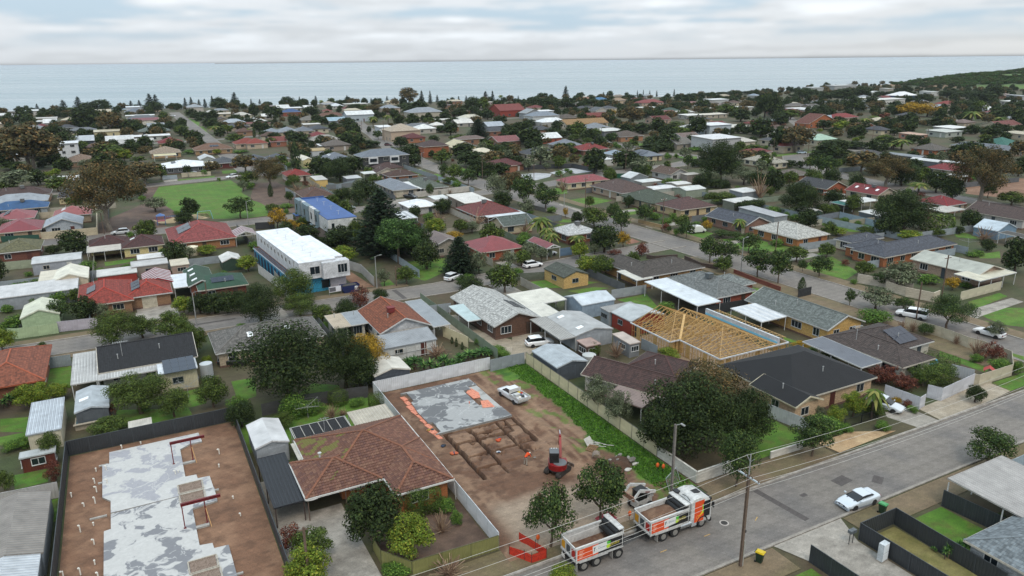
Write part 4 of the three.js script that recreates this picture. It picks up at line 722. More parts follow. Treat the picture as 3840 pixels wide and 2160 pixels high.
// ------------------------------------------------------------------ textures
function dtex(W,H,fn,srgb=true){
const d=new Uint8Array(W*H*4);
for (let j=0;j<H;j++) for (let i=0;i<W;i++){const c=fn(i/W,j/H,i,j),o=(j*W+i)*4;const t=typeof c==='number'?[c,c,c] : c;d[o]=255*clamp(t[0]);d[o+1]=255*clamp(t[1]);d[o+2]=255*clamp(t[2]);d[o+3]=255;}
const t=new THREE.DataTexture(d,W,H);t.wrapS=t.wrapT=THREE.RepeatWrapping;t.magFilter=THREE.LinearFilter;t.minFilter=THREE.LinearMipmapLinearFilter;t.generateMipmaps=true;
if (srgb) t.colorSpace=THREE.SRGBColorSpace;t.needsUpdate=true;return t;
}
const rep=(t,su,sv=su)=>{const c=t.clone();c.repeat.set(1/su,1/sv);c.needsUpdate=true;return c;};
const grain=dtex(512,512,(u,v)=>{const n=fbm(u*16,v*16,5,16),m=fbm(u*4+7,v*4+3,4,4);return 0.74+0.30*n*0.8+(m-0.5)*0.22;});
const grainBump=dtex(256,256,(u,v)=>fbm(u*24,v*24,4,24),false);
const speck=dtex(512,512,(u,v,i,j)=>{const n=fbm(u*32,v*32,4,32),s=hash2(i,j);return 0.72+0.2*n+0.16*(s-0.5)+(fbm(u*5,v*5,3,5)-0.5)*0.2;});
// clay and concrete roof tiles: 16 courses x 16 tiles, tone per tile, weathered
const tileTone=dtex(512,512,(u,v)=>{const r=Math.floor(v*16),c=Math.floor(u*16+(r % 2)*0.5) % 16;const fv=v*16-r;const t=hash2(c+31,r+7),n=fbm(u*20,v*20,4,20);return 0.70+0.22*t+0.30*(n-0.5)+(fv>0.9?-0.07 : 0);});
const tileBump=dtex(512,512,(u,v)=>{const r=Math.floor(v*16),fv=v*16-r,fu=(u*16) % 1;return (1-fv)*0.55+0.45*Math.pow(Math.abs(Math.sin(fu*Math.PI)),0.7);},false);
const ribBump=dtex(256,16,(u)=>{const f=(u*8) % 1;return sstep(0.0,0.18,f)*(1-sstep(0.4,0.58,f));},false);
const sheetTone=dtex(512,512,(u,v)=>{const n=fbm(u*8,v*8,5,8),st=fbm(u*64,v*3,3,0);return 0.80+0.2*n+0.08*(st-0.5);});
const weatherTone=dtex(512,512,(u,v)=>{const n=fbm(u*10,v*10,6,10),m=fbm(u*40,v*40,3,40);const k=sstep(0.48,0.62,n*0.7+m*0.3);return [0.55+0.45*(1-k*0.55),0.55+0.45*(1-k*0.6),0.55+0.45*(1-k*0.62)];});
const brickTone=dtex(512,512,(u,v)=>{const r=Math.floor(v*48),c=Math.floor(u*16+(r % 2)*0.5) % 16,fv=v*48-r,fu=(u*16+(r % 2)*0.5) % 1;const joint=fv<0.14||fu<0.05;const t=hash2(c,r);return joint?0.82 : 0.78+0.22*t;});
const barkTone=dtex(128,256,(u,v)=>0.6+0.4*fbm(u*16,v*6,4,0));
const mats=new Map();
function mat(color,rough=0.85,o ={}){
const key=color+rough+JSON.stringify(o);
if (mats.has(key)) return mats.get(key);
const{t,b,bs=0.01,s=4,m=0,ribw=1.6,...rest}= o;
const mt=new THREE.MeshStandardMaterial({color,roughness: rough,metalness: m,side: THREE.DoubleSide,...rest});
const pick ={grain,speck,tile: tileTone,sheet: sheetTone,weather: weatherTone,brick: brickTone,bark: barkTone};
const pickB ={grain: grainBump,tile: tileBump,rib: ribBump};
const tr=(tx,a,c)=>cachedRep(tx,a,c);
if (t) mt.map=tr(pick[t],t==='tile'?4.8 : t==='brick'?4.0 : s,t==='tile'?5.3 : t==='brick'?4.1 : s);
if (b){mt.bumpMap=tr(pickB[b],b==='tile'?4.8 : b==='rib'?ribw : 1.2,b==='tile'?5.3 : b==='rib'?1 : 1.2);mt.bumpScale=bs;}
mats.set(key,mt);return mt;
}
const reps=new Map();
function cachedRep(tx,a,b){const k=tx.uuid+a + ',' + b;if (!reps.has(k)) reps.set(k,rep(tx,a,b));return reps.get(k);}
const WHITE = '#cfd1d0',glassM=new THREE.MeshStandardMaterial({color: '#1b2329',roughness: 0.12,metalness: 0.0,side: THREE.DoubleSide});
const aged=c=>{const k=new THREE.Color(c),h ={};k.getHSL(h,THREE.SRGBColorSpace);if (h.s>0.25) k.setHSL(h.h,h.s*0.86,h.l*0.86,THREE.SRGBColorSpace);return '#' + k.getHexString();};
const roofMat ={tile: c=>mat(aged(c),0.85,{t: 'tile',b: 'tile',bs: 0.09}),metal: c=>mat(aged(c),c < '#5'?0.88 : 0.5,{t: 'sheet',s: 9,b: 'rib',bs: 0.02}),rib: c=>mat(c,0.55,{t: 'sheet',s: 6,b: 'rib',bs: 0.12,ribw: 3.0})};
const wallMat=c=>mat(c,0.9,{t: 'brick',b: 'grain',bs: 0.004});
const paint=c=>mat(c,0.6,{t: 'grain',s: 3});
// ------------------------------------------------------------------ ground, roads, water
const lin=(hex)=>{const c=new THREE.Color(hex);return [c.r,c.g,c.b];};
function colored(g,fn){const p=g.attributes.position,c=new Float32Array(p.count*3);for (let i=0;i<p.count;i++){const q=fn(p.getX(i),p.getY(i),p.getZ(i));c[i*3]=q[0];c[i*3+1]=q[1];c[i*3+2]=q[2];}g.setAttribute('color',new THREE.BufferAttribute(c,3));return g;}
const mix3=(a,b,t)=>[lerp(a[0],b[0],t),lerp(a[1],b[1],t),lerp(a[2],b[2],t)];
function sheetMat(rough,map,s,bump=0.01){return new THREE.MeshStandardMaterial({vertexColors: true,roughness: rough,map: cachedRep(map,s,s),bumpMap: cachedRep(grainBump,1.5,1.5),bumpScale: bump,side: THREE.DoubleSide});}
function gridGeo(xs,zs,hf,skip){
const p=[],u=[],idx=[],nx=xs.length,nz=zs.length;
for (let j=0;j<nz;j++) for (let i=0;i<nx;i++){p.push(xs[i],hf(xs[i],zs[j]),zs[j]);u.push(xs[i],zs[j]);}
for (let j=0;j+1<nz;j++) for (let i=0;i+1<nx;i++){if (skip&&skip((xs[i]+xs[i+1])/2,(zs[j]+zs[j+1])/2)) continue;const a=j*nx+i;idx.push(a,a+nx,a+1,a+1,a+nx,a+nx+1);}
const g=new THREE.BufferGeometry();g.setAttribute('position',new THREE.Float32BufferAttribute(p,3));g.setAttribute('uv',new THREE.Float32BufferAttribute(u,2));g.setIndex(idx);g.computeVertexNormals();return g;
}
function steps(a,b,f){const o=[a];let x=a;while (x<b){x+=f(x);if (x<b) o.push(x);}o.push(b);return o;}
const SITE ={x0: 25.45,x1: 48.45,z0: -89.1,z1: -49.6};
const shore=[[-700,-1180],[-108,-905],[66,-845],[193,-838],[269,-812],[489,-765],[573,-735],[660,-735],[785,-745],[943,-800],[1060,-815],[1140,-800],[1300,-835],[1700,-930],[2600,-1150]];
const shoreZ=x=>{for (let i=0;i+1<shore.length;i++) if (x <= shore[i+1][0]){const [a,b]=[shore[i],shore[i+1]];return lerp(a[1],b[1],clamp((x-a[0])/(b[0]-a[0])));}return -2400;};
const G_GREEN=lin('#424e28'),G_DRY=lin('#575038'),G_SOIL=lin('#5a4838'),G_SAND=lin('#b9ae98');
function hillH(x,z){// headland beyond the suburb
const s=z-shoreZ(x);
const a=sstep(950,1130,x+(-z-700)*0.25)*sstep(10,150,s);
const b=sstep(1050,1330,x-(z+700)*0.35);
return 17*a*sstep(2400,1500,x)*(0.75+0.5*fbm(x/160,z/160,3))+5*b*a;
}
function landH(x,z){const s=z-shoreZ(x);return lerp(-4.2,0,sstep(-4,22,s))+hillH(x,z);}
{
const xs=steps(-620,2600,x=>Math.abs(x-60)<120?3 : Math.abs(x-100)<350?8 : 16),zs=steps(-2400,40,z=>z>-170?3 : z>-400?6 : z>-950?10 : 40);
for (const v of [SITE.x0,SITE.x1]) xs.push(v);for (const v of [SITE.z0,SITE.z1]) zs.push(v);
xs.sort((a,b)=>a-b);zs.sort((a,b)=>a-b);
const g=gridGeo(xs,zs,landH,(x,z)=>(x>SITE.x0&&x<SITE.x1&&z>SITE.z0&&z<SITE.z1)||z<shoreZ(x)-40);
colored(g,(x,y,z)=>{
const s=z-shoreZ(x),n=fbm(x/7,z/7,4),m=fbm(x/2.3+9,z/2.3,3);
let c=mix3(G_DRY,G_GREEN,sstep(0.4,0.6,n));c=mix3(c,G_SOIL,sstep(0.52,0.7,m)*0.7);
if (hillH(x,z)>1.5){const k=fbm(x/60+3,z/60,4);c=mix3(lin('#5d7a35'),lin('#47523a'),sstep(0.38,0.44,k));if (fbm(x/45+17,z/30,4)>0.56&&x<1250) c=mix3(c,lin('#a08264'),0.8);}
if (s<26) c=mix3(G_SAND,c,sstep(12,26,s+6*(n-0.5)));
return c;
});
structure('ground',g,sheetMat(0.95,speck,3,0.02),'garden soil and thin grass of the suburb');
}
// sea: sheet with a real, gently rough surface; smoother slicks lie as long bands
{
const slick=dtex(256,1024,(u,v)=>{const n=fbm(u*3+1,v*40,5,0),m=fbm(u*12,v*160,3,0);return 0.18+0.16*sstep(0.3,0.7,n*0.8+m*0.2);},false);
const tone=dtex(256,1024,(u,v)=>{const n=fbm(u*3+5,v*34+3,5,0);return [0.88+0.12*n,0.9+0.1*n,0.92+0.08*n];});
const g=new THREE.PlaneGeometry(90000,90000,1,1);g.rotateX(-Math.PI/2);
g.rotateY(27.6*D2R*-1);
const wave=dtex(512,512,(u,v)=>fbm(u*24,v*24,5,24),false);
const sm=new THREE.MeshPhysicalMaterial({color: '#828f92',roughness: 0.3,roughnessMap: null,map: null,ior: 1.33,side: THREE.DoubleSide});
const r1_=slick.clone();r1_.repeat.set(12,40);r1_.needsUpdate=true;const t1=tone.clone();t1.repeat.set(12,40);t1.needsUpdate=true;const w1=wave.clone();w1.repeat.set(1500,5000);w1.needsUpdate=true;
sm.roughness=1;sm.roughnessMap=r1_;sm.map=t1;sm.bumpMap=w1;sm.bumpScale=0.35;
g.translate(0,-3.6,0);
const s=structure('sea',g,sm,'calm pale grey blue sea');
}
// breakers close to the beach
{
const fm=mat('#dfe4e6',0.8,{t: 'grain',s: 9});
for (let k=0;k<9;k++){
reseed(900+k);const x0=-80+k*95+rr(-30,30),len=rr(40,120),off=rr(14,60),m=new MB();let last=null;
for (let i=0;i <= 14;i++){const x=x0+len*i/14,w=1.6*Math.sin(Math.PI*i/14)*rr(0.6,1.2)+0.1,z=shoreZ(x)-off+2*Math.sin(x/17);const q=[V(x,-3.45,z+w),V(x,-3.1,z),V(x,-3.5,z-w)];if (last){m.quad(last[0],q[0],q[1],last[1]);m.quad(last[1],q[1],q[2],last[2]);}last=q;}
structure('sea_foam',m.build(),fm,'thin white line of surf','stuff');
}
}
// flat patches: lawns, soil, gravel and paving, each a thin sheet of its own
const TINT ={lawn: ['#4e7a19','#5f8527','#64662e'],mulch: ['#5e4a3f','#6f5a4c','#4d3d34'],sand: ['#b59f78','#c2ae88','#a8926c'],rubber: ['#5c2d2b','#66332f','#4f2725'],gravel: ['#a89c88','#b9ae9c','#948874'],concrete: ['#a09a90','#b0aaa0','#878178'],soil: ['#86634c','#97745b','#6c4f3c'],slab_far: ['#b9bcc0','#c9cbcd','#a5a6a8'],brickpave: ['#8c5f4c','#a0745e','#7c5242'],dry: ['#7f7642','#8c8450','#6b6a33'],verge: ['#84735b','#766b4d','#7a6752'],paver: ['#b89a74','#c4a983','#a58662']};
let sheetLevel=0;
function inPoly(x,z,P){let c=false;for (let i=0,j=P.length-1;i<P.length;j=i++){const [a,b]=P[i],[d,e]=P[j];if ((b>z)!==(e>z)&&x<(d-a)*(z-b)/(e-b)+a) c=!c;}return c;}
function patch(kind,P,y=0.012,name=kind,opt ={}){
// clip a fine grid to the outline by triangulating the outline with interior points
const sh=new THREE.Shape(P.map(([x,z])=>new THREE.Vector2(x,-z)));
let g=new THREE.ShapeGeometry(sh);g.rotateX(-Math.PI/2);
const size=Math.max(...P.map(p=>Math.hypot(p[0]-P[0][0],p[1]-P[0][1]))),max=opt.cell||clamp(size/18,0.5,3);
g=subdivide(g,max);g.translate(0,y,0);
const u=[];for (let i=0;i<g.attributes.position.count;i++) u.push(g.attributes.position.getX(i),g.attributes.position.getZ(i));g.setAttribute('uv',new THREE.Float32BufferAttribute(u,2));
const [a,b,c]=TINT[kind].map(lin),k=(opt.seed||0)*13.7;
colored(g,(x,yy,z)=>{const n=fbm(x/2.6+k,z/2.6,4),m=fbm(x/0.9+5+k,z/0.9,3);let q=mix3(a,b,sstep(0.35,0.65,n));return mix3(q,c,sstep(0.5,0.72,m)*(opt.mottle??0.6));});
const names ={slab_far: 'concrete_slab',rubber: 'rubber_surface',brickpave: 'brick_paving',dry: 'dry_lawn',paver: 'stone_paving'};
return structure(names[name]||name,g,sheetMat(kind==='concrete'||kind==='slab_far'?0.85 : 0.95,speck,2.2,kind==='lawn'?0.05 : 0.02),opt.label);
}
function subdivide(g,max){
let tris=[];const p=(g.index?g.toNonIndexed() : g).attributes.position;
for (let i=0;i<p.count;i+=3) tris.push([0,1,2].map(k=>[p.getX(i+k),p.getZ(i+k)]));
const out=[];let guard=0;
while (tris.length&&guard++ < 600000){
const t=tris.pop();const l=[0,1,2].map(k=>Math.hypot(t[k][0]-t[(k+1) % 3][0],t[k][1]-t[(k+1) % 3][1]));const m=l.indexOf(Math.max(...l));
if (l[m] <= max){out.push(t);continue;}
const a=t[m],b=t[(m+1) % 3],c=t[(m+2) % 3],h=[(a[0]+b[0])/2,(a[1]+b[1])/2];tris.push([a,h,c],[h,b,c]);
}
const pos=[],nor=[];for (const t of out) for (const q of t){pos.push(q[0],0,q[1]);nor.push(0,1,0);}
const r=new THREE.BufferGeometry();r.setAttribute('position',new THREE.Float32BufferAttribute(pos,3));r.setAttribute('normal',new THREE.Float32BufferAttribute(nor,3));return r;
}
PATCHES.forEach(([k,P],i)=>{const Q=[];for (let j=0;j<P.length;j+=2) Q.push([P[j],P[j+1]]);patch(k,Q,0.012+(i % 5)*0.004,k,{seed: i});});
// ------------------------------------------------------------------ roads with kerbs and verges
const roadC=[lin('#868079'),lin('#777370'),lin('#928b85')];
const kerbM=mat('#98928a',0.9,{t: 'grain',s: 2});
const ROADS=[];
function road(pts,wid,y,o ={}){// centre line in metres
ROADS.push([pts,wid]);
const n=pts.length,L=[],R=[];
for (let i=0;i<n;i++){
const a=pts[Math.max(0,i-1)],b=pts[Math.min(n-1,i+1)],dx=b[0]-a[0],dz=b[1]-a[1],l=Math.hypot(dx,dz),nx=-dz/l,nz=dx/l;
L.push([pts[i][0]+nx*wid/2,pts[i][1]+nz*wid/2]);R.push([pts[i][0]-nx*wid/2,pts[i][1]-nz*wid/2]);
}
const xs=[],us=[],ix=[];let row=0;const NC=5;
for (let i=0;i+1<n;i++){const len=Math.hypot(pts[i+1][0]-pts[i][0],pts[i+1][1]-pts[i][1]),k=Math.max(1,Math.round(len/(o.cell||2.5)));for (let j=0;j<k+(i+2===n?1 : 0);j++){const f=j/k;for (let c=0;c <= NC;c++){const q=c/NC,x=lerp(lerp(L[i][0],L[i+1][0],f),lerp(R[i][0],R[i+1][0],f),q),z=lerp(lerp(L[i][1],L[i+1][1],f),lerp(R[i][1],R[i+1][1],f),q);xs.push(x,y,z);us.push(x,z);}if (row) for (let c=0;c<NC;c++){const a=(row-1)*(NC+1)+c,b=a+NC+1;ix.push(a,b,a+1,a+1,b,b+1);}row++;}}
const g=new THREE.BufferGeometry();g.setAttribute('position',new THREE.Float32BufferAttribute(xs,3));g.setAttribute('uv',new THREE.Float32BufferAttribute(us,2));g.setIndex(ix);g.computeVertexNormals();if (g.attributes.normal.getY(0)<0){const N=g.attributes.normal.array;for (let i=0;i<N.length;i++) N[i]=-N[i];}
colored(g,(x,yy,z)=>{const a=fbm(x/5,z/5,4),b=fbm(x/1.3,z/1.3,3);return mix3(mix3(roadC[0],roadC[1],sstep(0.4,0.62,a)),roadC[2],sstep(0.5,0.7,b)*0.5);});
structure(o.name||'road',g,sheetMat(0.9,speck,1.7,0.012),o.label||'worn grey asphalt street');
if (o.kerb!==false) for (const [S,sg] of [[L,1],[R,-1]]){
const m=new MB();for (let i=0;i+1<n;i++){
const gaps=(o.gaps||[]).filter(q=>q[0]===sg);const a=V(S[i][0],0.065,S[i][1]),b=V(S[i+1][0],0.065,S[i+1][1]);m.bar(a,b,0.3,0.13);
}
structure('kerb',m.build(),kerbM,'pale concrete kerb');
}
}
road([[-60,-44.1],[250,-44.1]],7.8,0.012,{label: 'grey asphalt front street',cell: 1.2});
road([[-70,-130.8],[20,-130.4],[52,-129.9],[84,-133.4],[116,-136]],7.2,0.014,{label: 'grey asphalt side street'});
road([[116,-20],[117.2,-60],[117,-90],[116,-130],[114.5,-180],[113.6,-225],[115.5,-270],[116,-300],[124,-370],[138,-440],[152,-520],[170,-610]],9.2,0.016,{label: 'wide asphalt road leading towards the sea'});
road([[-80,-215.6],[30,-215.4],[66,-217.6],[113,-226]],8,0.018,{label: 'asphalt street past the playground'});
road([[115,-226],[135,-228.5],[163,-238],[182,-240.5],[206,-244],[226,-252],[232,-266],[226,-280],[232,-330]],8.4,0.02,{label: 'curving asphalt street past the vacant slabs'});
road([[-80,-301],[5,-301.6],[36,-308],[70,-310],[116,-312]],7.6,0.022,{label: 'asphalt street behind the park'});
road([[222,-60],[229,-120],[234,-160],[240,-190],[256,-226],[268,-238],[300,-240],[360,-250]],9,0.024,{label: 'asphalt street lined with gum trees'});
road([[45.7,-320],[45.7,-440],[47,-560],[48,-760]],8.5,0.026,{label: 'straight far street running to the beach'});
road([[-80,-470],[46,-468],[150,-510],[320,-520],[520,-470]],7,0.028,{label: 'far cross street',kerb: false});
road([[300,-245],[380,-330],[470,-430]],7,0.03,{label: 'far street to the coast',kerb: false});
function verge(x0,x1,z0,z1,label){const m=patch('verge',[[x0,z0],[x1,z0],[x1,z1],[x0,z1]],0.055,'verge',{seed: x0,label,mottle: 0.5});return m;}
verge(-30,25.4,-51.4,-48.25,'brown dusty verge');verge(48.6,66.6,-51.4,-48.25,'brown dusty verge beside the front gardens');verge(25.4,48.6,-49.6,-48.25,'scuffed verge before the dig site');
verge(-20,47.5,-39.9,-36.6,'brown verge at the pole');verge(57,110,-39.9,-37.1,'bare soil verge beside the parked coupe');
verge(-70,47,-136.6,-134.3,'verge of the side street');verge(-60,40,-126.6,-124.6,'near verge of the side street');
verge(106,112.3,-124,-54,'brown verge beside the road');verge(121.9,125.2,-215,-50,'narrow verge in front of the brick houses');
// ------------------------------------------------------------------ houses, sheds and carports
const TR=THREE.MathUtils;
function windowOn(root,m4,w,h,frameC,parts=2){// m4: frame on the wall, z outwards
const fr=new MB(),t=0.07,d=0.07;
fr.box(w+0.1,t,d,0,h/2-t+0.05,0).box(w+0.1,t,d+0.06,0,-h/2-0.05,0.03).box(t,h,d,-w/2+t/2-0.05,-h/2,0).box(t,h,d,w/2-t/2+0.05,-h/2,0);
for (let i=1;i<parts;i++) fr.box(0.05,h-0.1,d*0.8,-w/2+w*i/parts,-h/2+0.03,0);
const f=part(root,'window',fr.build(),paint(frameC));f.applyMatrix4(m4);
const p=part(f,'pane',bx(w,h,0.02,0,-h/2,-0.02),glassM);return f;
}
const cacheG=new Map();const cg=(k,f)=>{if (!cacheG.has(k)) cacheG.set(k,f());return cacheG.get(k);};
function wallFrame(side,along,y,w,d){// side 0 front(+z) 1 left(-x) 2 back 3 right
const m=new THREE.Matrix4();
if (side===0) m.makeTranslation(along,y,d/2+0.02);else if (side===1) m.makeRotationY(-Math.PI/2).setPosition(-w/2-0.02,y,along);else if (side===2) m.makeRotationY(Math.PI).setPosition(along,y,-d/2-0.02);else m.makeRotationY(Math.PI/2).setPosition(w/2+0.02,y,along);
return m;
}
const near=new Set();
function block(root,row,idx){
const [,,cx,cz,W,D,rot,eh,p,t0,m,rc,wc,o]=row;
const isShed=o.shed,open=wc==='open',far=o.far;reseed(idx*7+3);
const tp=Math.tan(p*D2R),t=t0.startsWith('hip')?(t0==='hipz'?(D >= W?'hip' : 'hip') : 'hip') : t0;
const ov=open?0 : isShed?0.12 : 0.45,w=W-2*ov,d=D-2*ov,hx=W/2,hz=D/2;
const rm=roofMat[m](rc),gutC=o.creamgable?'#c8bfa6' : ['#c9cac8','#c3bdb0',rc][Math.floor(rnd()*(far?3 : 2.4))],gm=paint(isShed?rc : gutC);
const wm=open?null : (isShed&&m!=='tile')?mat(wc,0.6,{t: 'sheet',s: 5,b: 'rib',bs: 0.02}) : wallMat(wc);
const roof=new MB(),gut=new MB(),ridge=new MB(),wall=new MB();let slopeF=null,top=eh;
const e=eh,P=(x,y,z)=>V(x,y,z);
const fasc=()=>{const f=0.2;gut.box(W+0.06,f,0.06,0,e-f-0.01,hz).box(W+0.06,f,0.06,0,e-f-0.01,-hz).box(0.06,f,D-0.06,hx,e-f-0.01,0).box(0.06,f,D-0.06,-hx,e-f-0.01,0).box(W-0.1,0.03,D-0.1,0,e-0.16,0);};
if (t==='hip'){
if (W >= D){top=e+hz*tp;const rx=hx-hz;const a=P(-rx,top,0),b=P(rx,top,0);
roof.poly([P(-hx,e,hz),P(hx,e,hz),b,a]);roof.poly([P(hx,e,-hz),P(-hx,e,-hz),a,b]);roof.poly([P(-hx,e,-hz),P(-hx,e,hz),a]);roof.poly([P(hx,e,hz),P(hx,e,-hz),b]);
if (m==='tile'&&!far) for (const [q,r] of [[a,b],[a,P(-hx,e,hz)],[a,P(-hx,e,-hz)],[b,P(hx,e,hz)],[b,P(hx,e,-hz)]]) ridge.bar(q,r,0.2,0.07);
slopeF=[[P(0,e,hz),V(1,0,0),V(0,tp,-1).normalize(),rx*2+hz*0.6,hz/Math.cos(p*D2R)],[P(-hx,e,0),V(0,0,1),V(1,tp,0).normalize(),hz*0.7,hz/Math.cos(p*D2R)]];
}else{top=e+hx*tp;const rz=hz-hx;const a=P(0,top,-rz),b=P(0,top,rz);
roof.poly([P(-hx,e,-hz),P(-hx,e,hz),b,a]);roof.poly([P(hx,e,hz),P(hx,e,-hz),a,b]);roof.poly([P(-hx,e,hz),P(hx,e,hz),b]);roof.poly([P(hx,e,-hz),P(-hx,e,-hz),a]);
if (m==='tile'&&!far) for (const [q,r] of [[a,b],[b,P(-hx,e,hz)],[b,P(hx,e,hz)],[a,P(-hx,e,-hz)],[a,P(hx,e,-hz)]]) ridge.bar(q,r,0.2,0.07);
slopeF=[[P(-hx,e,0),V(0,0,1),V(1,tp,0).normalize(),rz*2+hx*0.6,hx/Math.cos(p*D2R)],[P(0,e,hz),V(1,0,0),V(0,tp,-1).normalize(),hx*0.7,hx/Math.cos(p*D2R)]];
}
fasc();
}else if (t==='gablex'){
top=e+hz*tp;roof.poly([P(-hx,e,hz),P(hx,e,hz),P(hx,top,0),P(-hx,top,0)]);roof.poly([P(hx,e,-hz),P(-hx,e,-hz),P(-hx,top,0),P(hx,top,0)]);
for (const s of [-1,1]){gut.bar(P(s*hx,e-0.08,hz),P(s*hx,top-0.08,0),0.08,0.2);gut.bar(P(s*hx,e-0.08,-hz),P(s*hx,top-0.08,0),0.08,0.2);if (!open) wall.poly(s>0?[P(w/2,e-0.1,d/2),P(w/2,e-0.1,-d/2),P(w/2,top-0.1-ov*tp,0)] : [P(-w/2,e-0.1,-d/2),P(-w/2,e-0.1,d/2),P(-w/2,top-0.1-ov*tp,0)]);}
gut.box(W,0.16,0.06,0,e-0.17,hz).box(W,0.16,0.06,0,e-0.17,-hz);if (m==='tile'&&!far) ridge.bar(P(-hx,top,0),P(hx,top,0),0.2,0.07);
slopeF=[[P(0,e,hz),V(1,0,0),V(0,tp,-1).normalize(),W,hz/Math.cos(p*D2R)],[P(0,e,hz),V(1,0,0),V(0,tp,-1).normalize(),W,hz/Math.cos(p*D2R)]];
}else if (t==='gablez'){
top=e+hx*tp;roof.poly([P(-hx,e,-hz),P(-hx,e,hz),P(0,top,hz),P(0,top,-hz)]);roof.poly([P(hx,e,hz),P(hx,e,-hz),P(0,top,-hz),P(0,top,hz)]);
for (const s of [-1,1]){gut.bar(P(hx,e-0.08,s*hz),P(0,top-0.08,s*hz),0.08,0.2);gut.bar(P(-hx,e-0.08,s*hz),P(0,top-0.08,s*hz),0.08,0.2);if (!open&&!(o.whitegable||o.creamgable)) wall.poly(s>0?[P(-w/2,e-0.1,d/2),P(w/2,e-0.1,d/2),P(0,top-0.1-ov*tp,d/2)] : [P(w/2,e-0.1,-d/2),P(-w/2,e-0.1,-d/2),P(0,top-0.1-ov*tp,-d/2)]);}
gut.box(0.06,0.16,D,hx,e-0.17,0).box(0.06,0.16,D,-hx,e-0.17,0);if (m==='tile'&&!far) ridge.bar(P(0,top,-hz),P(0,top,hz),0.2,0.07);
if (o.whitegable||o.creamgable) for (const s of [1,-1]) part(root,'gable',new MB().poly([P(-s*w/2,e-0.1,s*d/2),P(s*w/2,e-0.1,s*d/2),P(0,top-0.1-ov*tp,s*d/2)]).build(),paint(o.whitegable?'#c9ccd0' : '#c3b394'));
slopeF=[[P(-hx,e,0),V(0,0,1),V(1,tp,0).normalize(),D,hx/Math.cos(p*D2R)],[P(-hx,e,0),V(0,0,1),V(1,tp,0).normalize(),D,hx/Math.cos(p*D2R)]];
if (open) for (const s of [1]) part(root,'truss',new MB().bar(P(-hx,e-0.05,s*hz),P(hx,e-0.05,s*hz),0.1,0.12).bar(P(0,e,s*hz),P(0,top-0.1,s*hz),0.1,0.1).bar(P(-hx/2,e,s*hz),P(-hx/2,e+hx*tp/2,s*hz),0.07,0.07).bar(P(hx/2,e,s*hz),P(hx/2,e+hx*tp/2,s*hz),0.07,0.07).build(),paint(WHITE));
}else{// flat or skillion sheet, falling to the front
const b=t==='skillion'?0.75 : 0.035*D,th=0.1;top=e+b;
roof.poly([P(-hx,e,hz),P(hx,e,hz),P(hx,e+b,-hz),P(-hx,e+b,-hz)]);
gut.box(W+0.04,th+0.06,0.06,0,e-th-0.04,hz+0.03);gut.box(W+0.04,th+0.06,0.06,0,e+b-th-0.04,-hz-0.03);
for (const s of [-1,1]) gut.bar(P(s*(hx+0.02),e-0.04,hz),P(s*(hx+0.02),e+b-0.04,-hz),0.05,0.16);
roof.poly([P(-hx,e+b-th,-hz),P(hx,e+b-th,-hz),P(hx,e-th,hz),P(-hx,e-th,hz)]);
slopeF=[[P(0,e,hz),V(1,0,0),V(0,b,-D).normalize(),W,D],[P(0,e,hz),V(1,0,0),V(0,b,-D).normalize(),W,D]];
if (!open) for (const s of [-1,1]) wall.poly(s>0?[P(w/2,e-0.1,d/2),P(w/2,e-0.1,-d/2),P(w/2,e+b-0.12,-d/2)] : [P(-w/2,e-0.1,-d/2),P(-w/2,e-0.1,d/2),P(-w/2,e+b-0.12,-d/2)]);
}
const rf=part(root,'roof',roof.build(),rm);
if (gut.p.length) part(rf,'gutter',gut.build(),o.whitegable||open?paint(open&&m==='rib'?rc : WHITE) : gm);
if (ridge.p.length) part(rf,'ridge_cap',ridge.build(),mat(rc,0.85,{t: 'grain',s: 2}));
if (!open){
wall.box(w,e-0.08,d,0,0,0);part(root,'wall',wall.build(),wm);
if (!isShed&&!far) part(root,'plinth',bx(w+0.06,0.3,d+0.06,0,0,0),mat('#6b5146',0.9,{t: 'brick'}));
}else{
const nx=Math.max(2,Math.round(W/4)+1),nz=Math.max(2,Math.round(D/4.5)+1);
const pg=cg('post' + e,()=>bx(0.1,e-0.08,0.1));const pm=paint(m==='rib'&&rc < '#4'?'#4a3a36' : WHITE);
for (let i=0;i<nx;i++) for (let j=0;j<nz;j++){if (i>0&&i<nx-1&&j>0&&j<nz-1) continue;const q=part(root,'post',pg,pm);q.position.set(lerp(-hx+0.1,hx-0.1,i/(nx-1)),0,lerp(-hz+0.1,hz-0.1,j/(nz-1)));}
if (o.pergola) for (let i=0;i <= 6;i++){const q=part(rf,'batten',cg('bat' + D,()=>bx(0.08,0.06,D)),mat('#8c8a84',0.7));q.position.set(lerp(-hx+0.1,hx-0.1,i/6),e+0.09,0);}
}
if (o.stripes){const n=Math.max(3,Math.round((t==='gablez'?D : W)/1.3)),sm=mat('#cfd2d4',0.5,{t: 'sheet',s: 5});
for (let i=0;i<n;i++){const f=(i+0.5)/n;const mb=new MB();if (t==='gablez'){const z=lerp(-hz,hz,f),k=0.22;mb.poly([P(-hx,e+0.012,z-k),P(-hx,e+0.012,z+k),P(0,top+0.012,z+k),P(0,top+0.012,z-k)]);mb.poly([P(hx,e+0.012,z+k),P(hx,e+0.012,z-k),P(0,top+0.012,z-k),P(0,top+0.012,z+k)]);}else{const x=lerp(-hx,hx,f),k=0.3;mb.poly([P(x-k,e+0.012,hz),P(x+k,e+0.012,hz),P(x+k,top+0.012,-hz),P(x-k,top+0.012,-hz)]);}part(rf,'roof_sheet',mb.build(),sm);}}
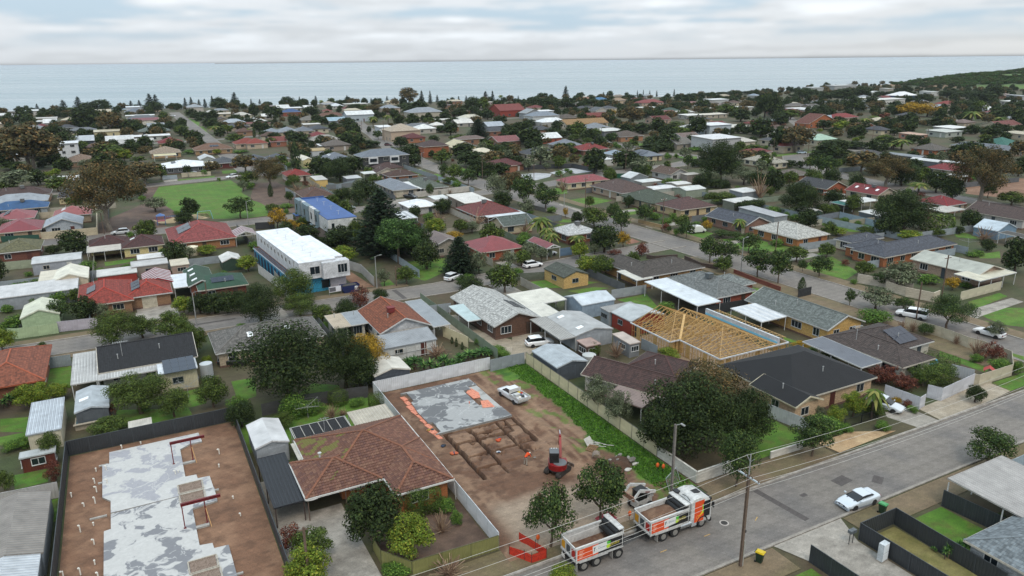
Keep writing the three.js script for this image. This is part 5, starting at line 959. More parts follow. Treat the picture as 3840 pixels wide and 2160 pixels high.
if (o.lattice) for (let i=0;i<6;i++){const x=lerp(-hx+0.6,hx-0.6,i/5);part(root,'trellis',new MB().box(0.08,e-0.1,0.06,x,0,hz+0.02).box(W/6,0.07,0.06,x,1.1,hz+0.02).box(W/6,0.07,0.06,x,0.2,hz+0.02).build(),paint('#d6d8d6'));}
// openings on the two faces that look towards the street camera side and on the rest
if (!open&&!o.nowin){
const st=o.storeys||1,fh=e/st,cols=['#d2d4d4','#c6c2b6','#8a8f92','#d2d4d4'];
const fc=cols[Math.floor(rnd()*cols.length)];
for (const side of far?[0,1] : [0,1,2,3]){
const len=side % 2?d : w;let n=Math.max(1,Math.floor(len/(far?5 : 3.8)));if (side>1) n=Math.ceil(n/2);
for (let s=0;s<st;s++) for (let i=0;i<n;i++){
const a=lerp(-len/2,len/2,(i+0.5)/n),y=s*fh+Math.min(1.55,fh*0.58);
if (o.garage&&side===0&&i<o.garage){const dm=part(root,'garage_door',cg('gar',()=>{const q=new MB();for (let k=0;k<5;k++) q.box(2.5,0.41,0.05+(k % 2)*0.012,0,k*0.42,0);return q.build();}),paint('#c5bda9'));dm.applyMatrix4(wallFrame(0,a,0.02,w,d));continue;}
if (!s&&i===Math.floor(n/2)&&n>1&&side<2&&rnd()<0.55){const dr=part(root,'door',cg('door',()=>new MB().box(0.9,2.05,0.06).box(1.04,0.08,0.09,0,2.05,0).build()),paint(['#4a3a30','#d0d0cc','#39434a','#5a2d26'][Math.floor(rnd()*4)]));dr.applyMatrix4(wallFrame(side,a,0.02,w,d));continue;}
const ww=rr(1.1,2.0),wh=isShed?0.8 : rr(1.0,1.35);
windowOn(root,wallFrame(side,a+rr(-0.3,0.3),y,w,d),Math.min(ww,len/n*0.75),Math.min(wh,fh*0.6),fc,ww>1.5?3 : 2);
}
}
if (o.bays) for (const x of [-0.28,0.18]){const b=part(root,'bay',bx(w*0.2,e*0.5,0.7,w*x,e*0.5-0.1,d/2+0.3),paint('#d2d5d8'));windowOn(b,new THREE.Matrix4().makeTranslation(w*x,e*0.75,d/2+0.68),w*0.14,1.2,'#2c3036',3);}
}
if (!open&&o.nowin&&isShed&&!far){const dw=Math.min(2.6,w*0.6);const dr=part(root,'door',cg('sd' + dw.toFixed(1),()=>{const q=new MB();for (let k=0;k<4;k++) q.box(dw/4-0.01,Math.min(2.0,e-0.3),0.04,-dw/2+(k+0.5)*dw/4,0.02,0);return q.build();}),mat(wc,0.55,{t: 'sheet',s: 3}));dr.applyMatrix4(wallFrame(0,rr(-0.2,0.2)*w,0.02,w,d));}
// things fixed to the roof
const place=(k,fu,fv)=>{const [o0,U,Vv,L,S]=slopeF[k];return [o0.clone().addScaledVector(U,fu*L*0.5).addScaledVector(Vv,fv*S),U,Vv,U.clone().cross(Vv).normalize().multiplyScalar(U.clone().cross(Vv).y<0?-1 : 1)];};
const onRoof=(mesh,k,fu,fv,lift)=>{const [q,U,Vv,N]=place(k,fu,fv);const B=new THREE.Matrix4().makeBasis(U,N,U.clone().cross(N));B.setPosition(q.addScaledVector(N,lift));mesh.applyMatrix4(B);};
if (o.solar){const [na,rows]=o.solar;const pm=mat('#1a2130',0.25,{}),fm=mat('#8e959c',0.5);
for (let a=0;a<na;a++){const arr=part(rf,'solar_array',cg('rail',()=>new MB().box(4.2,0.04,0.05,0,0,0.5).box(4.2,0.04,0.05,0,0,-0.5).build()),fm);const nr=Math.max(1,Math.round(rows));for (let r=0;r<nr;r++) for (let c=0;c<4;c++){const q=part(arr,'solar_panel',cg('pan',()=>new MB().box(0.99,0.04,1.6).build()),pm);q.position.set((c-1.5)*1.02,0.06,(r-(nr-1)/2)*1.63);}onRoof(arr,0,na>1?(a?0.4 : -0.4) : 0.1,0.52,0.06);}}
if (o.skylights) for (let i=0;i<o.skylights;i++){const q=part(rf,'skylight',cg('sky',()=>bx(0.8,0.1,1.1)),mat('#d8dde0',0.3));onRoof(q,0,lerp(-0.6,0.6,o.skylights>1?i/(o.skylights-1) : 0.6),0.55,0.02);}
if (o.cooler){const q=part(root,'air_cooler',cg('cool',()=>new MB().box(1.05,0.75,1.05,0,0.1,0).box(1.2,0.1,1.2,0,0.85,0).box(0.6,0.5,0.6,0,-0.35,0).build()),mat(typeof o.cooler==='string'?o.cooler : '#6d6f70',0.7,{t: 'grain',s: 1}));const [pt]=place(0,0.25,0.8);q.position.copy(pt);}
if (!far&&!open&&!isShed) for (let i=0;i<(o.pipes||1);i++){const q=part(rf,'vent_pipe',cg('vent',()=>new MB().geo(cyl(0.06,0.06,0.7,8),0,0.3,0).geo(cyl(0.1,0.1,0.08,8),0,0.66,0).build()),mat('#9a9c9c',0.5));const [pt]=place(0,rr(-0.6,0.6),rr(0.3,0.8));q.position.copy(pt);}
if (o.antenna){const q=part(rf,'antenna',(()=>{const g=new MB().bar(V(0,0,0),V(0,2.2,0),0.05).bar(V(-1,2.1,0),V(1,2.1,0),0.04);for (let i=0;i<7;i++) g.bar(V(-0.9+i*0.28,2.1,-0.45+i*0.03),V(-0.9+i*0.28,2.1,0.45-i*0.03),0.03);return g.build();})(),mat('#a0a3a4',0.4));const [pt]=place(0,-0.5,0.5);q.position.copy(pt);}
if (o.strips) for (let i=0;i<2;i++){const q=part(rf,'solar_strip',bx(0.9,0.04,4.2),mat('#22262b',0.5));const x=hx*0.45+i*1.2;q.position.set(x,e+(hx-x)*tp+0.06,hz*0.25);q.rotation.z=-p*D2R;}
}
const catOf ={house: 'house',shed: 'shed',carport: 'carport'};
const landmarks=[];let cur=null;
HOUSES.forEach((row,i)=>{
const [key,label,cx,cz,,,rot]=row;const o=row[13];
if (key==='shed') o.shed=1;if (key==='+'&&cur&&cur.userData.category==='shed') o.shed=1;
if (key!=='+'){
if (row[9]==='flat'&&row[0]==='house') o.flat=1;
cur=thing(key,label,catOf[key],[cx,0,cz],rot*D2R,key==='carport'?'open carports and patio roofs' : key==='shed'?'backyard sheds' : 'houses of the suburb');
landmarks.push([cx,cz,label,Math.max(row[4],row[5])]);block(cur,row,i);
}else{// a wing: parts go under the same house
const sub=new THREE.Group();const n0=cur.children.length;const hold=new THREE.Group();hold.position.set(cx,0,cz);hold.rotation.y=rot*D2R;hold.updateMatrix();block(hold,row,i);
cur.updateMatrix();const inv=cur.matrix.clone().invert().multiply(hold.matrix);
for (const c of [...hold.children]){c.updateMatrix();c.applyMatrix4(inv);cur.add(c);}
}
});

// more roofs of the far suburb in the gaps of the measured ones
{
reseed(2024);let n=0,tries=0;const rc=[['white','c9cbca'],['grey','74797f'],['pale','b4b0a6'],['red','8c3430'],['brown','5e483e'],['charcoal','46494e'],['cream','c8c0aa']],seen=new Map();
const hit=(x,z,p)=>ROADS.some(([P,w])=>P.some((a,i)=>{const b=P[i+1];if (!b) return false;const l2=(b[0]-a[0]) ** 2+(b[1]-a[1]) ** 2,t=clamp(((x-a[0])*(b[0]-a[0])+(z-a[1])*(b[1]-a[1]))/l2);return Math.hypot(x-a[0]-t*(b[0]-a[0]),z-a[1]-t*(b[1]-a[1]))<w/2+p;}))||HOUSES.some(h=>Math.abs(x-h[2])<h[4]/2+p&&Math.abs(z-h[3])<h[5]/2+p)||PATCHES.some(([,P])=>{const Q=[];for (let j=0;j<P.length;j+=2) Q.push([P[j],P[j+1]]);return inPoly(x,z,Q);});
while (n<95&&tries++ < 4000){
const f=rr(330,800),s=rr(-0.74,0.74)*f,x=Math.round(f*0.463+s*0.886),z=Math.round(-f*0.886+s*0.463);if (z-shoreZ(x)<45||hillH(x,z)>1||hit(x,z,8)) continue;
const [cn,c]=rc[Math.floor(rnd()*7)],t=rnd()<0.6?'hip' : rnd()<0.5?'gablex' : 'flat',m=landmarks.reduce((a,b)=>Math.hypot(a[0]-x,a[1]-z)<Math.hypot(b[0]-x,b[1]-z)?a : b);
let l = `${cn} ${t === 'hip' ? 'hip' : t === 'flat' ? 'flat' : 'gabled'} roof ${z < m[1] ? 'beyond' : 'on this side of'} the ${m[2].split(' ').slice(0, 8).join(' ')}`;const k=seen.get(l)||0;seen.set(l,k+1);if (k) l = 'another ' + l;
const row=['house',l,x,z,Math.round(rr(10,17)),Math.round(rr(8,13)),0,rr(2.6,3.2),20,t,rnd()<0.5?'tile' : 'metal','#' + c,['#b4a894','#8c6a54','#a8a8a4','#c4bca8'][n % 4],{far: 1}];HOUSES.push(row);
const h=thing('house',l,'house',[x,0,z],0,'houses of the suburb');block(h,row,5000+n);n++;
}
}
// ------------------------------------------------------------------ trees and shrubs
const leafMats=new Map();
function leafMat(k){if (!leafMats.has(k)) leafMats.set(k,new THREE.MeshPhysicalMaterial({vertexColors: true,roughness: 0.9,specularIntensity: 0.25,side: THREE.DoubleSide}));return leafMats.get(k);}
const barkM=mat('#6a5a4c',0.95,{t: 'bark',s: 1}),greyBark=mat('#8c8377',0.95,{t: 'bark',s: 1}),darkBark=mat('#4a3d34',0.95,{t: 'bark',s: 1});
const LEAF ={// linear base colours: two leaf tones and a fleck
round: ['#3f4e24','#313f1d','#57642d'],dark: ['#29361d','#212c18','#3d4825'],lime: ['#5a6a24','#485a20','#777a2e'],gum: ['#4c462c','#3d3c2a','#6d5838'],olive: ['#535b44','#434c39','#70765e'],norfolk: ['#243124','#1c271c','#333f2e'],
cypress: ['#2b3821','#202c1b','#404c29'],palm: ['#4f5e2e','#3e4f22','#727240'],yucca: ['#34522a','#294622','#5c783e'],bush: ['#47642a','#375022','#688036'],hedge: ['#3b4c22','#2f3f1e','#5b6a2f'],bare: ['#7c6656','#6a5548','#94806a'],street: ['#334424','#28371e','#4e5c2e'],autumn: ['#8a6e20','#6f5c24','#a0802c'],spruce: ['#233122','#1b281b','#34432a'],pine: ['#334a26','#293e1f','#4c6434'],redbush: ['#5a342c','#482b26','#734a36']};
function leafCloud(spots,size,cols,fold=0.35){// spots: [x,y,z,nx,ny,nz,tone,scale]
const n=spots.length,p=new Float32Array(n*12),nn=new Float32Array(n*12),c=new Float32Array(n*12),idx=[];
const C=cols.map(lin),a=V(0,0,0),b=V(0,0,0),N=V(0,0,0);
spots.forEach((s,i)=>{
N.set(s[3],s[4],s[5]).normalize();a.set(rr(-1,1),rr(-1,1),rr(-1,1)).cross(N).normalize();b.crossVectors(N,a);
const L=size*(s[7]||1)*rr(0.7,1.35),w=L*rr(0.45,0.8),f=fold*w;
const q=[[-L,0,0],[0,-w,-f],[L,0,0],[0,w,-f]];
for (let k=0;k<4;k++){const o=i*12+k*3;p[o]=s[0]+a.x*q[k][0]+b.x*q[k][1]+N.x*q[k][2];p[o+1]=s[1]+a.y*q[k][0]+b.y*q[k][1]+N.y*q[k][2];p[o+2]=s[2]+a.z*q[k][0]+b.z*q[k][1]+N.z*q[k][2];nn[o]=N.x;nn[o+1]=N.y;nn[o+2]=N.z;}
const t=rnd(),v=rr(0.75,1.25);const col=t<0.45?C[0] : t<0.8?C[1] : C[2];const m=s[6]??1;
for (let k=0;k<4;k++){const o=i*12+k*3;c[o]=col[0]*v*m;c[o+1]=col[1]*v*m;c[o+2]=col[2]*v*m;}
idx.push(i*4,i*4+1,i*4+2,i*4,i*4+2,i*4+3);
});
const g=new THREE.BufferGeometry();g.setAttribute('position',new THREE.BufferAttribute(p,3));g.setAttribute('normal',new THREE.BufferAttribute(nn,3));g.setAttribute('color',new THREE.BufferAttribute(c,3));g.setIndex(idx);return g;
}
const dir=()=>{const u=rr(-1,1),t=rr(0,6.2832),s=Math.sqrt(1-u*u);return [s*Math.cos(t),u,s*Math.sin(t)];};
// a crown is many lobes on an uneven hull; leaves sit in a shell of each lobe.  unit tree: height 1, crown width 1
function crown(kind,count,size,o){
const{y0=0.25,lobes=12,lr=[0.14,0.24],flat=1,gap=0.1,hull=0.5}= o,L=[],spots=[],cy=(1+y0)/2,hy=(1-y0)/2;
for (let i=0;i<lobes;i++){
const a=i*2.39996+rr(-0.4,0.4),f=(i+0.5)/lobes,up=1-1.75*f+rr(-0.12,0.12),ring=Math.sqrt(Math.max(0,1-Math.min(1,up*up)))*rr(0.65,1.0),r=rr(...lr);
L.push([Math.cos(a)*ring*(hull-r*0.75),cy+clamp(up,-1,1)*(hy-r*hy*1.3),Math.sin(a)*ring*(hull-r*0.75),r,rr(0.82,1.18)]);
}
L.push([0,cy,0,0.26,1]);
const tot=L.reduce((s,l)=>s+l[3]*l[3],0);
for (const l of L){const n=Math.round(count*l[3]*l[3]/tot);for (let i=0;i<n;i++){const d=dir();const q=l[3]*(1-Math.pow(rnd(),2.2)*0.55)*rr(0.85,1.1);if (d[1]<-0.55&&rnd()<0.6) continue;spots.push([l[0]+d[0]*q,l[1]+d[1]*q*flat*2*hy*1.1,l[2]+d[2]*q,d[0]+rr(-0.6,0.6),d[1]+rr(-0.3,0.7),d[2]+rr(-0.6,0.6),l[4]]);}}
const out=[],cells=rr(0,99);
for (const s of spots){if (vnoise(s[0]*9+cells,s[1]*9+s[2]*7)<gap) continue;out.push(s);}
return leafCloud(out,size,LEAF[kind]);
}
function limbs(h0,spread,n,r,seedTilt=0.1){// tapered trunk with limbs, unit tree
const parts=[],top=V(rr(-seedTilt,seedTilt),h0,rr(-seedTilt,seedTilt));
const seg=(a,b,ra,rb)=>{const d=V(0,0,0).subVectors(b,a),g=new THREE.CylinderGeometry(rb,ra,d.length(),7,1,true);g.translate(0,d.length()/2,0);g.applyQuaternion(new THREE.Quaternion().setFromUnitVectors(UP,d.clone().normalize()));g.translate(a.x,a.y,a.z);parts.push(g);};
const mid=top.clone().multiplyScalar(0.5).add(V(rr(-0.02,0.02),0,rr(-0.02,0.02)));
seg(V(0,-0.02,0),mid,r*1.25,r);seg(mid,top,r,r*0.8);
for (let i=0;i<n;i++){const a=i*2.4+rr(-0.4,0.4),e=V(top.x+Math.cos(a)*spread*rr(0.5,1),h0+rr(0.15,0.42),top.z+Math.sin(a)*spread*rr(0.5,1)),k=top.clone().lerp(e,0.5).add(V(0,-0.03,0));seg(top,k,r*0.6,r*0.42);seg(k,e,r*0.42,r*0.15);}
return mergeGeometries(parts);
}
function coneTree(kind,tiers,per,size,o ={}){// tiered conifer
const spots=[],{y0=0.1,droop=0.04,pow=1,width=0.5,arms=9}= o;
for (let t=0;t<tiers;t++){const f=t/(tiers-1),y=lerp(y0,0.97,f),R=width*Math.pow(1-f,pow)*rr(0.85,1.1)+0.015,na=Math.max(4,Math.round(arms*(1-f*0.5)));
for (let a=0;a<na;a++){const th=a/na*6.2832+t*0.9+rr(-0.15,0.15),rl=R*rr(0.75,1.1);const n=Math.max(2,Math.round(per*(0.3+rl/width)));
for (let i=0;i<n;i++){const q=Math.pow((i+rnd())/n,0.8),w=0.05*(1-q*0.5);spots.push([Math.cos(th)*rl*q+rr(-w,w),y-droop*q+(o.lift||0)*q*q+rr(-0.012,0.012),Math.sin(th)*rl*q+rr(-w,w),rr(-0.4,0.4),1,rr(-0.4,0.4),rr(0.85,1.15)]);}}}
return leafCloud(spots,size,LEAF[kind]);
}
function palmCrown(kind,fronds,len,o ={}){
const m=new MB(),y0=o.y0??0.78;const C=LEAF[kind].map(lin),cols=[];
for (let f=0;f<fronds;f++){const a=f*2.39996,el=lerp(1.2,o.low??-0.5,(f+0.5)/fronds),L=len*rr(0.8,1.1),S=5;let pr=null;
for (let s=0;s <= S;s++){const q=s/S,rad=L*q*Math.cos(el*(1-0.3*q)),y=y0+(o.rise??0.16)*Math.sin(el)*q-(o.sag??0.16)*q*q,w=(o.wid??0.05)*(1-Math.abs(q-0.4))*(s===S?0.1 : 1);const c=V(Math.cos(a)*rad,y,Math.sin(a)*rad),sd=V(-Math.sin(a),0,Math.cos(a)).multiplyScalar(w);const cur2=[c.clone().add(sd).add(V(0,-w*0.4,0)),c,c.clone().sub(sd).add(V(0,-w*0.4,0))];if (pr){m.quad(pr[0],cur2[0],cur2[1],pr[1]);m.quad(pr[1],cur2[1],cur2[2],pr[2]);}pr=cur2;}
const col=C[f % 3],v=rr(0.8,1.2);while (cols.length<m.p.length) cols.push(col[0]*v,col[1]*v,col[2]*v);}
const g=m.build();g.setAttribute('color',new THREE.Float32BufferAttribute(cols,3));g.deleteAttribute('uv');return g;
}
function twigs(n){const parts=[],cols=[],C=LEAF.bare.map(lin);for (let i=0;i<n;i++){const a=rr(0,6.28),e=rr(0.15,1.3),L=rr(0.5,1.0);let p=V(0,rr(0,0.2),0);for (let s=0;s<3;s++){const q=p.clone().add(V(Math.cos(a+rr(-0.6,0.6))*Math.cos(e)*L*0.2,Math.sin(e)*L*0.34,Math.sin(a+rr(-0.6,0.6))*Math.cos(e)*L*0.2));const mm=new MB().bar(p,q,0.024/(1+s*0.7));parts.push(...mm.p);p=q;}}const g=new THREE.BufferGeometry();g.setAttribute('position',new THREE.Float32BufferAttribute(parts,3));g.computeVertexNormals();for (let i=0;i<parts.length/3;i++){const c=C[Math.floor(i/108) % 3];cols.push(...c);}g.setAttribute('color',new THREE.Float32BufferAttribute(cols,3));return g;}
const LOD=[[6500,0.021],[2600,0.034],[800,0.062],[15000,0.0125]];
const protos=new Map();
function proto(kind,lod,v){
const key=kind+lod+v;if (protos.has(key)) return protos.get(key);
reseed(kind.length*101+kind.charCodeAt(0)*7+kind.charCodeAt(1)+v*37+lod*5);const [n,s]=LOD[lod];let c,t=null,tm=barkM;
switch (kind){
case 'gum': c=crown(kind,n*1.1,s*0.95,{y0: 0.24,lobes: 17,lr: [0.12,0.21],gap: 0.22});t=limbs(0.3,0.28,6,0.03,0.04);tm=greyBark;break;
case 'olive': c=crown(kind,n,s*0.8,{y0: 0.2,lobes: 11,gap: 0.2});t=limbs(0.24,0.2,5,0.03,0.03);tm=darkBark;break;
case 'street': c=crown(kind,n,s*0.92,{y0: 0.2,lobes: 13,lr: [0.13,0.23],gap: 0.2});t=limbs(0.3,0.22,5,0.022,0.02);break;
case 'autumn': c=crown(kind,n*0.9,s*0.9,{y0: 0.15,lobes: 12,gap: 0.24});t=limbs(0.25,0.25,5,0.03,0.03);tm=darkBark;break;
case 'dark': c=crown(kind,n*1.15,s,{y0: 0.05,lobes: 15,gap: 0.08});t=limbs(0.25,0.2,5,0.035,0.03);tm=darkBark;break;
case 'bush': c=crown(kind,n*0.6,s*1.25,{y0: -0.05,lobes: 8,lr: [0.2,0.3],gap: 0.1});break;
case 'redbush': c=crown(kind,n*0.5,s*1.2,{y0: 0.0,lobes: 10,gap: 0.3});t=limbs(0.1,0.2,6,0.02,0.02);break;
case 'hedge':{const sp=[],k=n*0.6;for (let i=0;i<k;i++){const d=dir(),q=Math.pow(Math.abs(d[0]) ** 5+Math.abs(d[1]) ** 5+Math.abs(d[2]) ** 5,-0.2)*rr(0.93,1.02);sp.push([d[0]*q*0.5,0.5+d[1]*q*0.5,d[2]*q*0.5,d[0]+rr(-0.5,0.5),d[1]+rr(-0.4,0.6),d[2]+rr(-0.5,0.5),1]);}c=leafCloud(sp,s*1.1,LEAF.hedge);break;}
case 'cypress':{const sp=[],k=n*0.7;for (let i=0;i<k;i++){const y=rnd(),a=rr(0,6.283),R=0.5*Math.pow(Math.sin(Math.PI*(0.08+0.9*y)),0.6)*(1-0.45*y)*rr(0.75,1.03)*(0.9+0.2*vnoise(a*3,y*12));sp.push([Math.cos(a)*R,0.02+y*0.97,Math.sin(a)*R,Math.cos(a),0.5,Math.sin(a),1]);}c=leafCloud(sp,s*0.9,LEAF.cypress);break;}
case 'norfolk': c=coneTree(kind,16,lod===2?7 : 10,lod===2?0.075 : 0.04,{y0: 0.1,pow: 0.75,droop: -0.03,arms: 8});t=cyl(0.008,0.03,0.98,7).translate(0,0.48,0);break;
case 'spruce': c=coneTree(kind,24,30,0.03,{y0: 0.06,pow: 0.6,droop: 0.03,lift: 0.05,arms: 15,width: 0.56});t=cyl(0.01,0.035,0.98,8).translate(0,0.48,0);break;
case 'pine': c=crown(kind,n*1.5,s*0.8,{y0: 0.32,lobes: 16,lr: [0.14,0.22],gap: 0.1});t=limbs(0.4,0.2,5,0.025,0.02);break;
case 'palm': c=palmCrown(kind,lod===2?20 : 30,0.55,{y0: 0.74,rise: 0.26,sag: 0.3,wid: 0.07,low: -0.7});t=cyl(0.03,0.04,0.76,8).translate(0,0.38,0);break;
case 'yucca':{const g0=palmCrown(kind,26,0.3,{y0: 0.55,rise: 0.4,sag: 0.05,wid: 0.035,low: -0.4}),g1=palmCrown(kind,24,0.26,{y0: 0.35,rise: 0.35,sag: 0.05,wid: 0.03,low: -0.4}),g2=g1.clone();g1.translate(0.22,0,0.1);g2.translate(-0.2,0.08,-0.12);c=mergeGeometries([g0,g1,g2]);t=mergeGeometries([cyl(0.035,0.05,0.56,7).translate(0,0.28,0),cyl(0.03,0.04,0.36,7).translate(0.22,0.18,0.1),cyl(0.03,0.04,0.44,7).translate(-0.2,0.22,-0.12)]);break;}
case 'bare': c=twigs(lod?40 : 90);break;
default: c=crown(kind,n,s,{y0: 0.14,lobes: 13,gap: 0.12});t=limbs(0.22,0.2,5,0.03,0.03);
}
const r=[c,t,tm];protos.set(key,r);return r;
}
const TNAME ={round: ['broadleaf_tree','tree','mid green broadleaf tree'],dark: ['evergreen_tree','tree','dark dense evergreen tree'],lime: ['leafy_tree','tree','yellow green leafy tree'],gum: ['gum_tree','tree','brownish gum tree'],olive: ['olive_tree','tree','grey green olive like tree'],norfolk: ['norfolk_pine','tree','tiered dark Norfolk pine'],cypress: ['cypress','tree','slim dark cypress'],palm: ['palm_tree','palm','palm tree'],yucca: ['yucca','plant','spiky green yucca'],bush: ['shrub','shrub','rounded green shrub'],hedge: ['clipped_hedge','hedge','clipped dark green hedge'],bare: ['bare_shrub','shrub','leafless brown shrub'],street: ['street_tree','tree','dark green street tree'],autumn: ['autumn_tree','tree','golden autumn tree'],spruce: ['conifer','tree','tall layered conifer'],pine: ['pine_tree','tree','bright green pine'],redbush: ['red_shrub','shrub','reddish brown shrub']};
const treeList=[];
function plant(kind,x,z,h,w,i,label){
const dist=Math.hypot(x,z),lod=dist<135?(w>5.5?3 : 0) : dist<290?(w>9?(w>11?3 : 0) : 1) : (w>14?1 : 2);const v=i % 3;const [c,t,tm]=proto(kind,lod,v),[nm,cat]=TNAME[kind];
const o=thing(nm,label||'',cat,[x,landH(x,z),z],(i*2.39996) % 6.2832,nm.replace(/_/g,' ') + 's of the suburb');
o.scale.set(w*1.14,h,w*1.14);if (t) part(o,'trunk',t,tm);part(o,'crown',c,leafMat(kind));treeList.push([o,kind,x,z,h,w]);return o;
}
let plantNo=0;
for (const k in TREES) for (let i=0;i<TREES[k].length;i+=4){const [x,z,h,w]=TREES[k].slice(i,i+4);plant(k,x,z,Math.max(h,0.6),Math.max(w,0.6)*(k==='yucca'?1.15 : 1),plantNo++);}

// further planting: backyards are thick with shrubs and trees; positions keep clear of roads and roofs
function blocked(x,z,pad){
for (const [P,w] of ROADS) for (let i=0;i+1<P.length;i++){const [ax,az]=P[i],[bx_,bz]=P[i+1],l2=(bx_-ax) ** 2+(bz-az) ** 2,t=clamp(((x-ax)*(bx_-ax)+(z-az)*(bz-az))/l2);if (Math.hypot(x-ax-t*(bx_-ax),z-az-t*(bz-az))<w/2+pad) return true;}
for (const h of HOUSES) if (Math.abs(x-h[2])<h[4]/2+pad&&Math.abs(z-h[3])<h[5]/2+pad) return true;
for (const [,P] of PATCHES){const Q=[];for (let j=0;j<P.length;j+=2) Q.push([P[j],P[j+1]]);if (inPoly(x,z,Q)) return true;}
return false;
}
const inView=(x,z)=>{const f=x*0.463-z*0.886,s=x*0.886+z*0.463;return f>40&&Math.abs(s)<f*0.74+12;};
{
reseed(4242);let n=0,tries=0;
const kinds=['dark','dark','round','bush','bush','bush','olive','redbush','bush','round'];
while (n<360&&tries++ < 16000){
const x=rr(-60,300),z=rr(-330,-92);if (!inView(x,z)||blocked(x,z,1.4)) continue;
if (x>22&&x<50&&z>-174&&z<-134||(x>64&&x<88&&z>-92&&z<-68)) continue;
const k=kinds[Math.floor(rnd()*kinds.length)],small=k==='bush'||k==='redbush';const h=small?rr(1.2,2.6) : rr(3.2,6.5),w=small?h*rr(1,1.6) : h*rr(0.8,1.15);
let close=false;for (const t of treeList) if (Math.hypot(t[2]-x,t[3]-z)<(t[5]+w)*0.33){close=true;break;}if (close) continue;
plant(k,x,z,h,w,plantNo++);n++;
}
// the far tree cover between roofs and shore reads as one mass
const spots=[[],[],[]];tries=0;n=0;
while (n<1500&&tries++ < 30000){
const f=rr(300,1150),s=rr(-0.78,0.78)*f,x=f*0.463+s*0.886,z=-f*0.886+s*0.463;const sh=z-shoreZ(x);if (sh<26||blocked(x,z,3)||hillH(x,z)>2) continue;
if (fbm(x/50,z/50,3)<0.40) continue;
const w=rr(4,10),h=w*rr(0.6,1.0);let close=false;for (const t of treeList) if (Math.abs(t[2]-x)<5&&Math.abs(t[3]-z)<5){close=true;break;}if (close) continue;
spots[n % 3].push([x,z,h,w]);n++;
}
const grp=new THREE.Group();grp.name = 'treeline';grp.userData ={kind: 'stuff',label: 'mass of dark trees between the far roofs and the shore'};scene.add(grp);
['dark','dark','gum'].forEach((k,v)=>{const im=new THREE.InstancedMesh(proto(k,2,v)[0],leafMat(k),spots[v].length),m=new THREE.Matrix4();im.name = 'crown';im.castShadow=im.receiveShadow=true;spots[v].forEach(([x,z,h,w],i)=>{m.compose(V(x,landH(x,z)-0.1*h,z),new THREE.Quaternion().setFromAxisAngle(UP,i*2.4),V(w,h,w));im.setMatrixAt(i,m);});grp.add(im);});
// coastal scrub on the headland
const sc=[];tries=0;while (sc.length<5200&&tries++ < 90000){const x=rr(900,1900),z=rr(-1250,-450);const hh=hillH(x,z);if (hh<3||!inView(x,z)) continue;if (fbm(x/60+3,z/60,4)<0.40+0.05*rnd()) continue;if (fbm(x/45+17,z/30,4)>0.57&&x<1250&&rnd()<0.8) continue;sc.push([x,z]);}
const im=new THREE.InstancedMesh(proto('bush',2,0)[0],leafMat('dark'),sc.length),m=new THREE.Matrix4();sc.forEach(([x,z],i)=>{const w=rr(3.5,9);m.compose(V(x,landH(x,z)-0.3,z),new THREE.Quaternion().setFromAxisAngle(UP,i),V(w,w*rr(0.35,0.6),w));im.setMatrixAt(i,m);im.setColorAt(i,new THREE.Color().setRGB(rr(0.35,0.7),rr(0.35,0.62),rr(0.35,0.6)));});
im.name = 'coastal_scrub';im.userData ={kind: 'stuff',label: 'low dark scrub covering the headland'};scene.add(im);
}
// ------------------------------------------------------------------ fences and walls
function ribPanel(n){const m=new MB(),d=0.03;let x=-0.5;const w=1/n;for (let i=0;i<n;i++){const q=[[x,0],[x+w*0.3,0],[x+w*0.42,d],[x+w*0.88,d],[x+w,0]];for (let k=0;k+1<q.length;k++){m.quad(V(q[k][0],0,q[k][1]),V(q[k+1][0],0,q[k+1][1]),V(q[k+1][0],1,q[k+1][1]),V(q[k][0],1,q[k][1]));}x+=w;}return m.build();}
const RP=ribPanel(9),RPfar=new MB().box(1,1,0.02,0,0,0).build();
const pickG=(()=>{const m=new MB();for (let i=0;i<14;i++) m.box(0.012,0.95,0.03,-0.5+(i+0.5)/14,0.02,0);return m.box(1,0.04,0.04,0,0.93,0).box(1,0.04,0.04,0,0.12,0).build();})();
const palG=(()=>{const m=new MB();for (let i=0;i<16;i++){const h=0.96+0.04*hash2(i,3);m.box(0.056,h,0.02,-0.5+(i+0.5)/16,0,0.006*(i % 2));}return m.build();})();
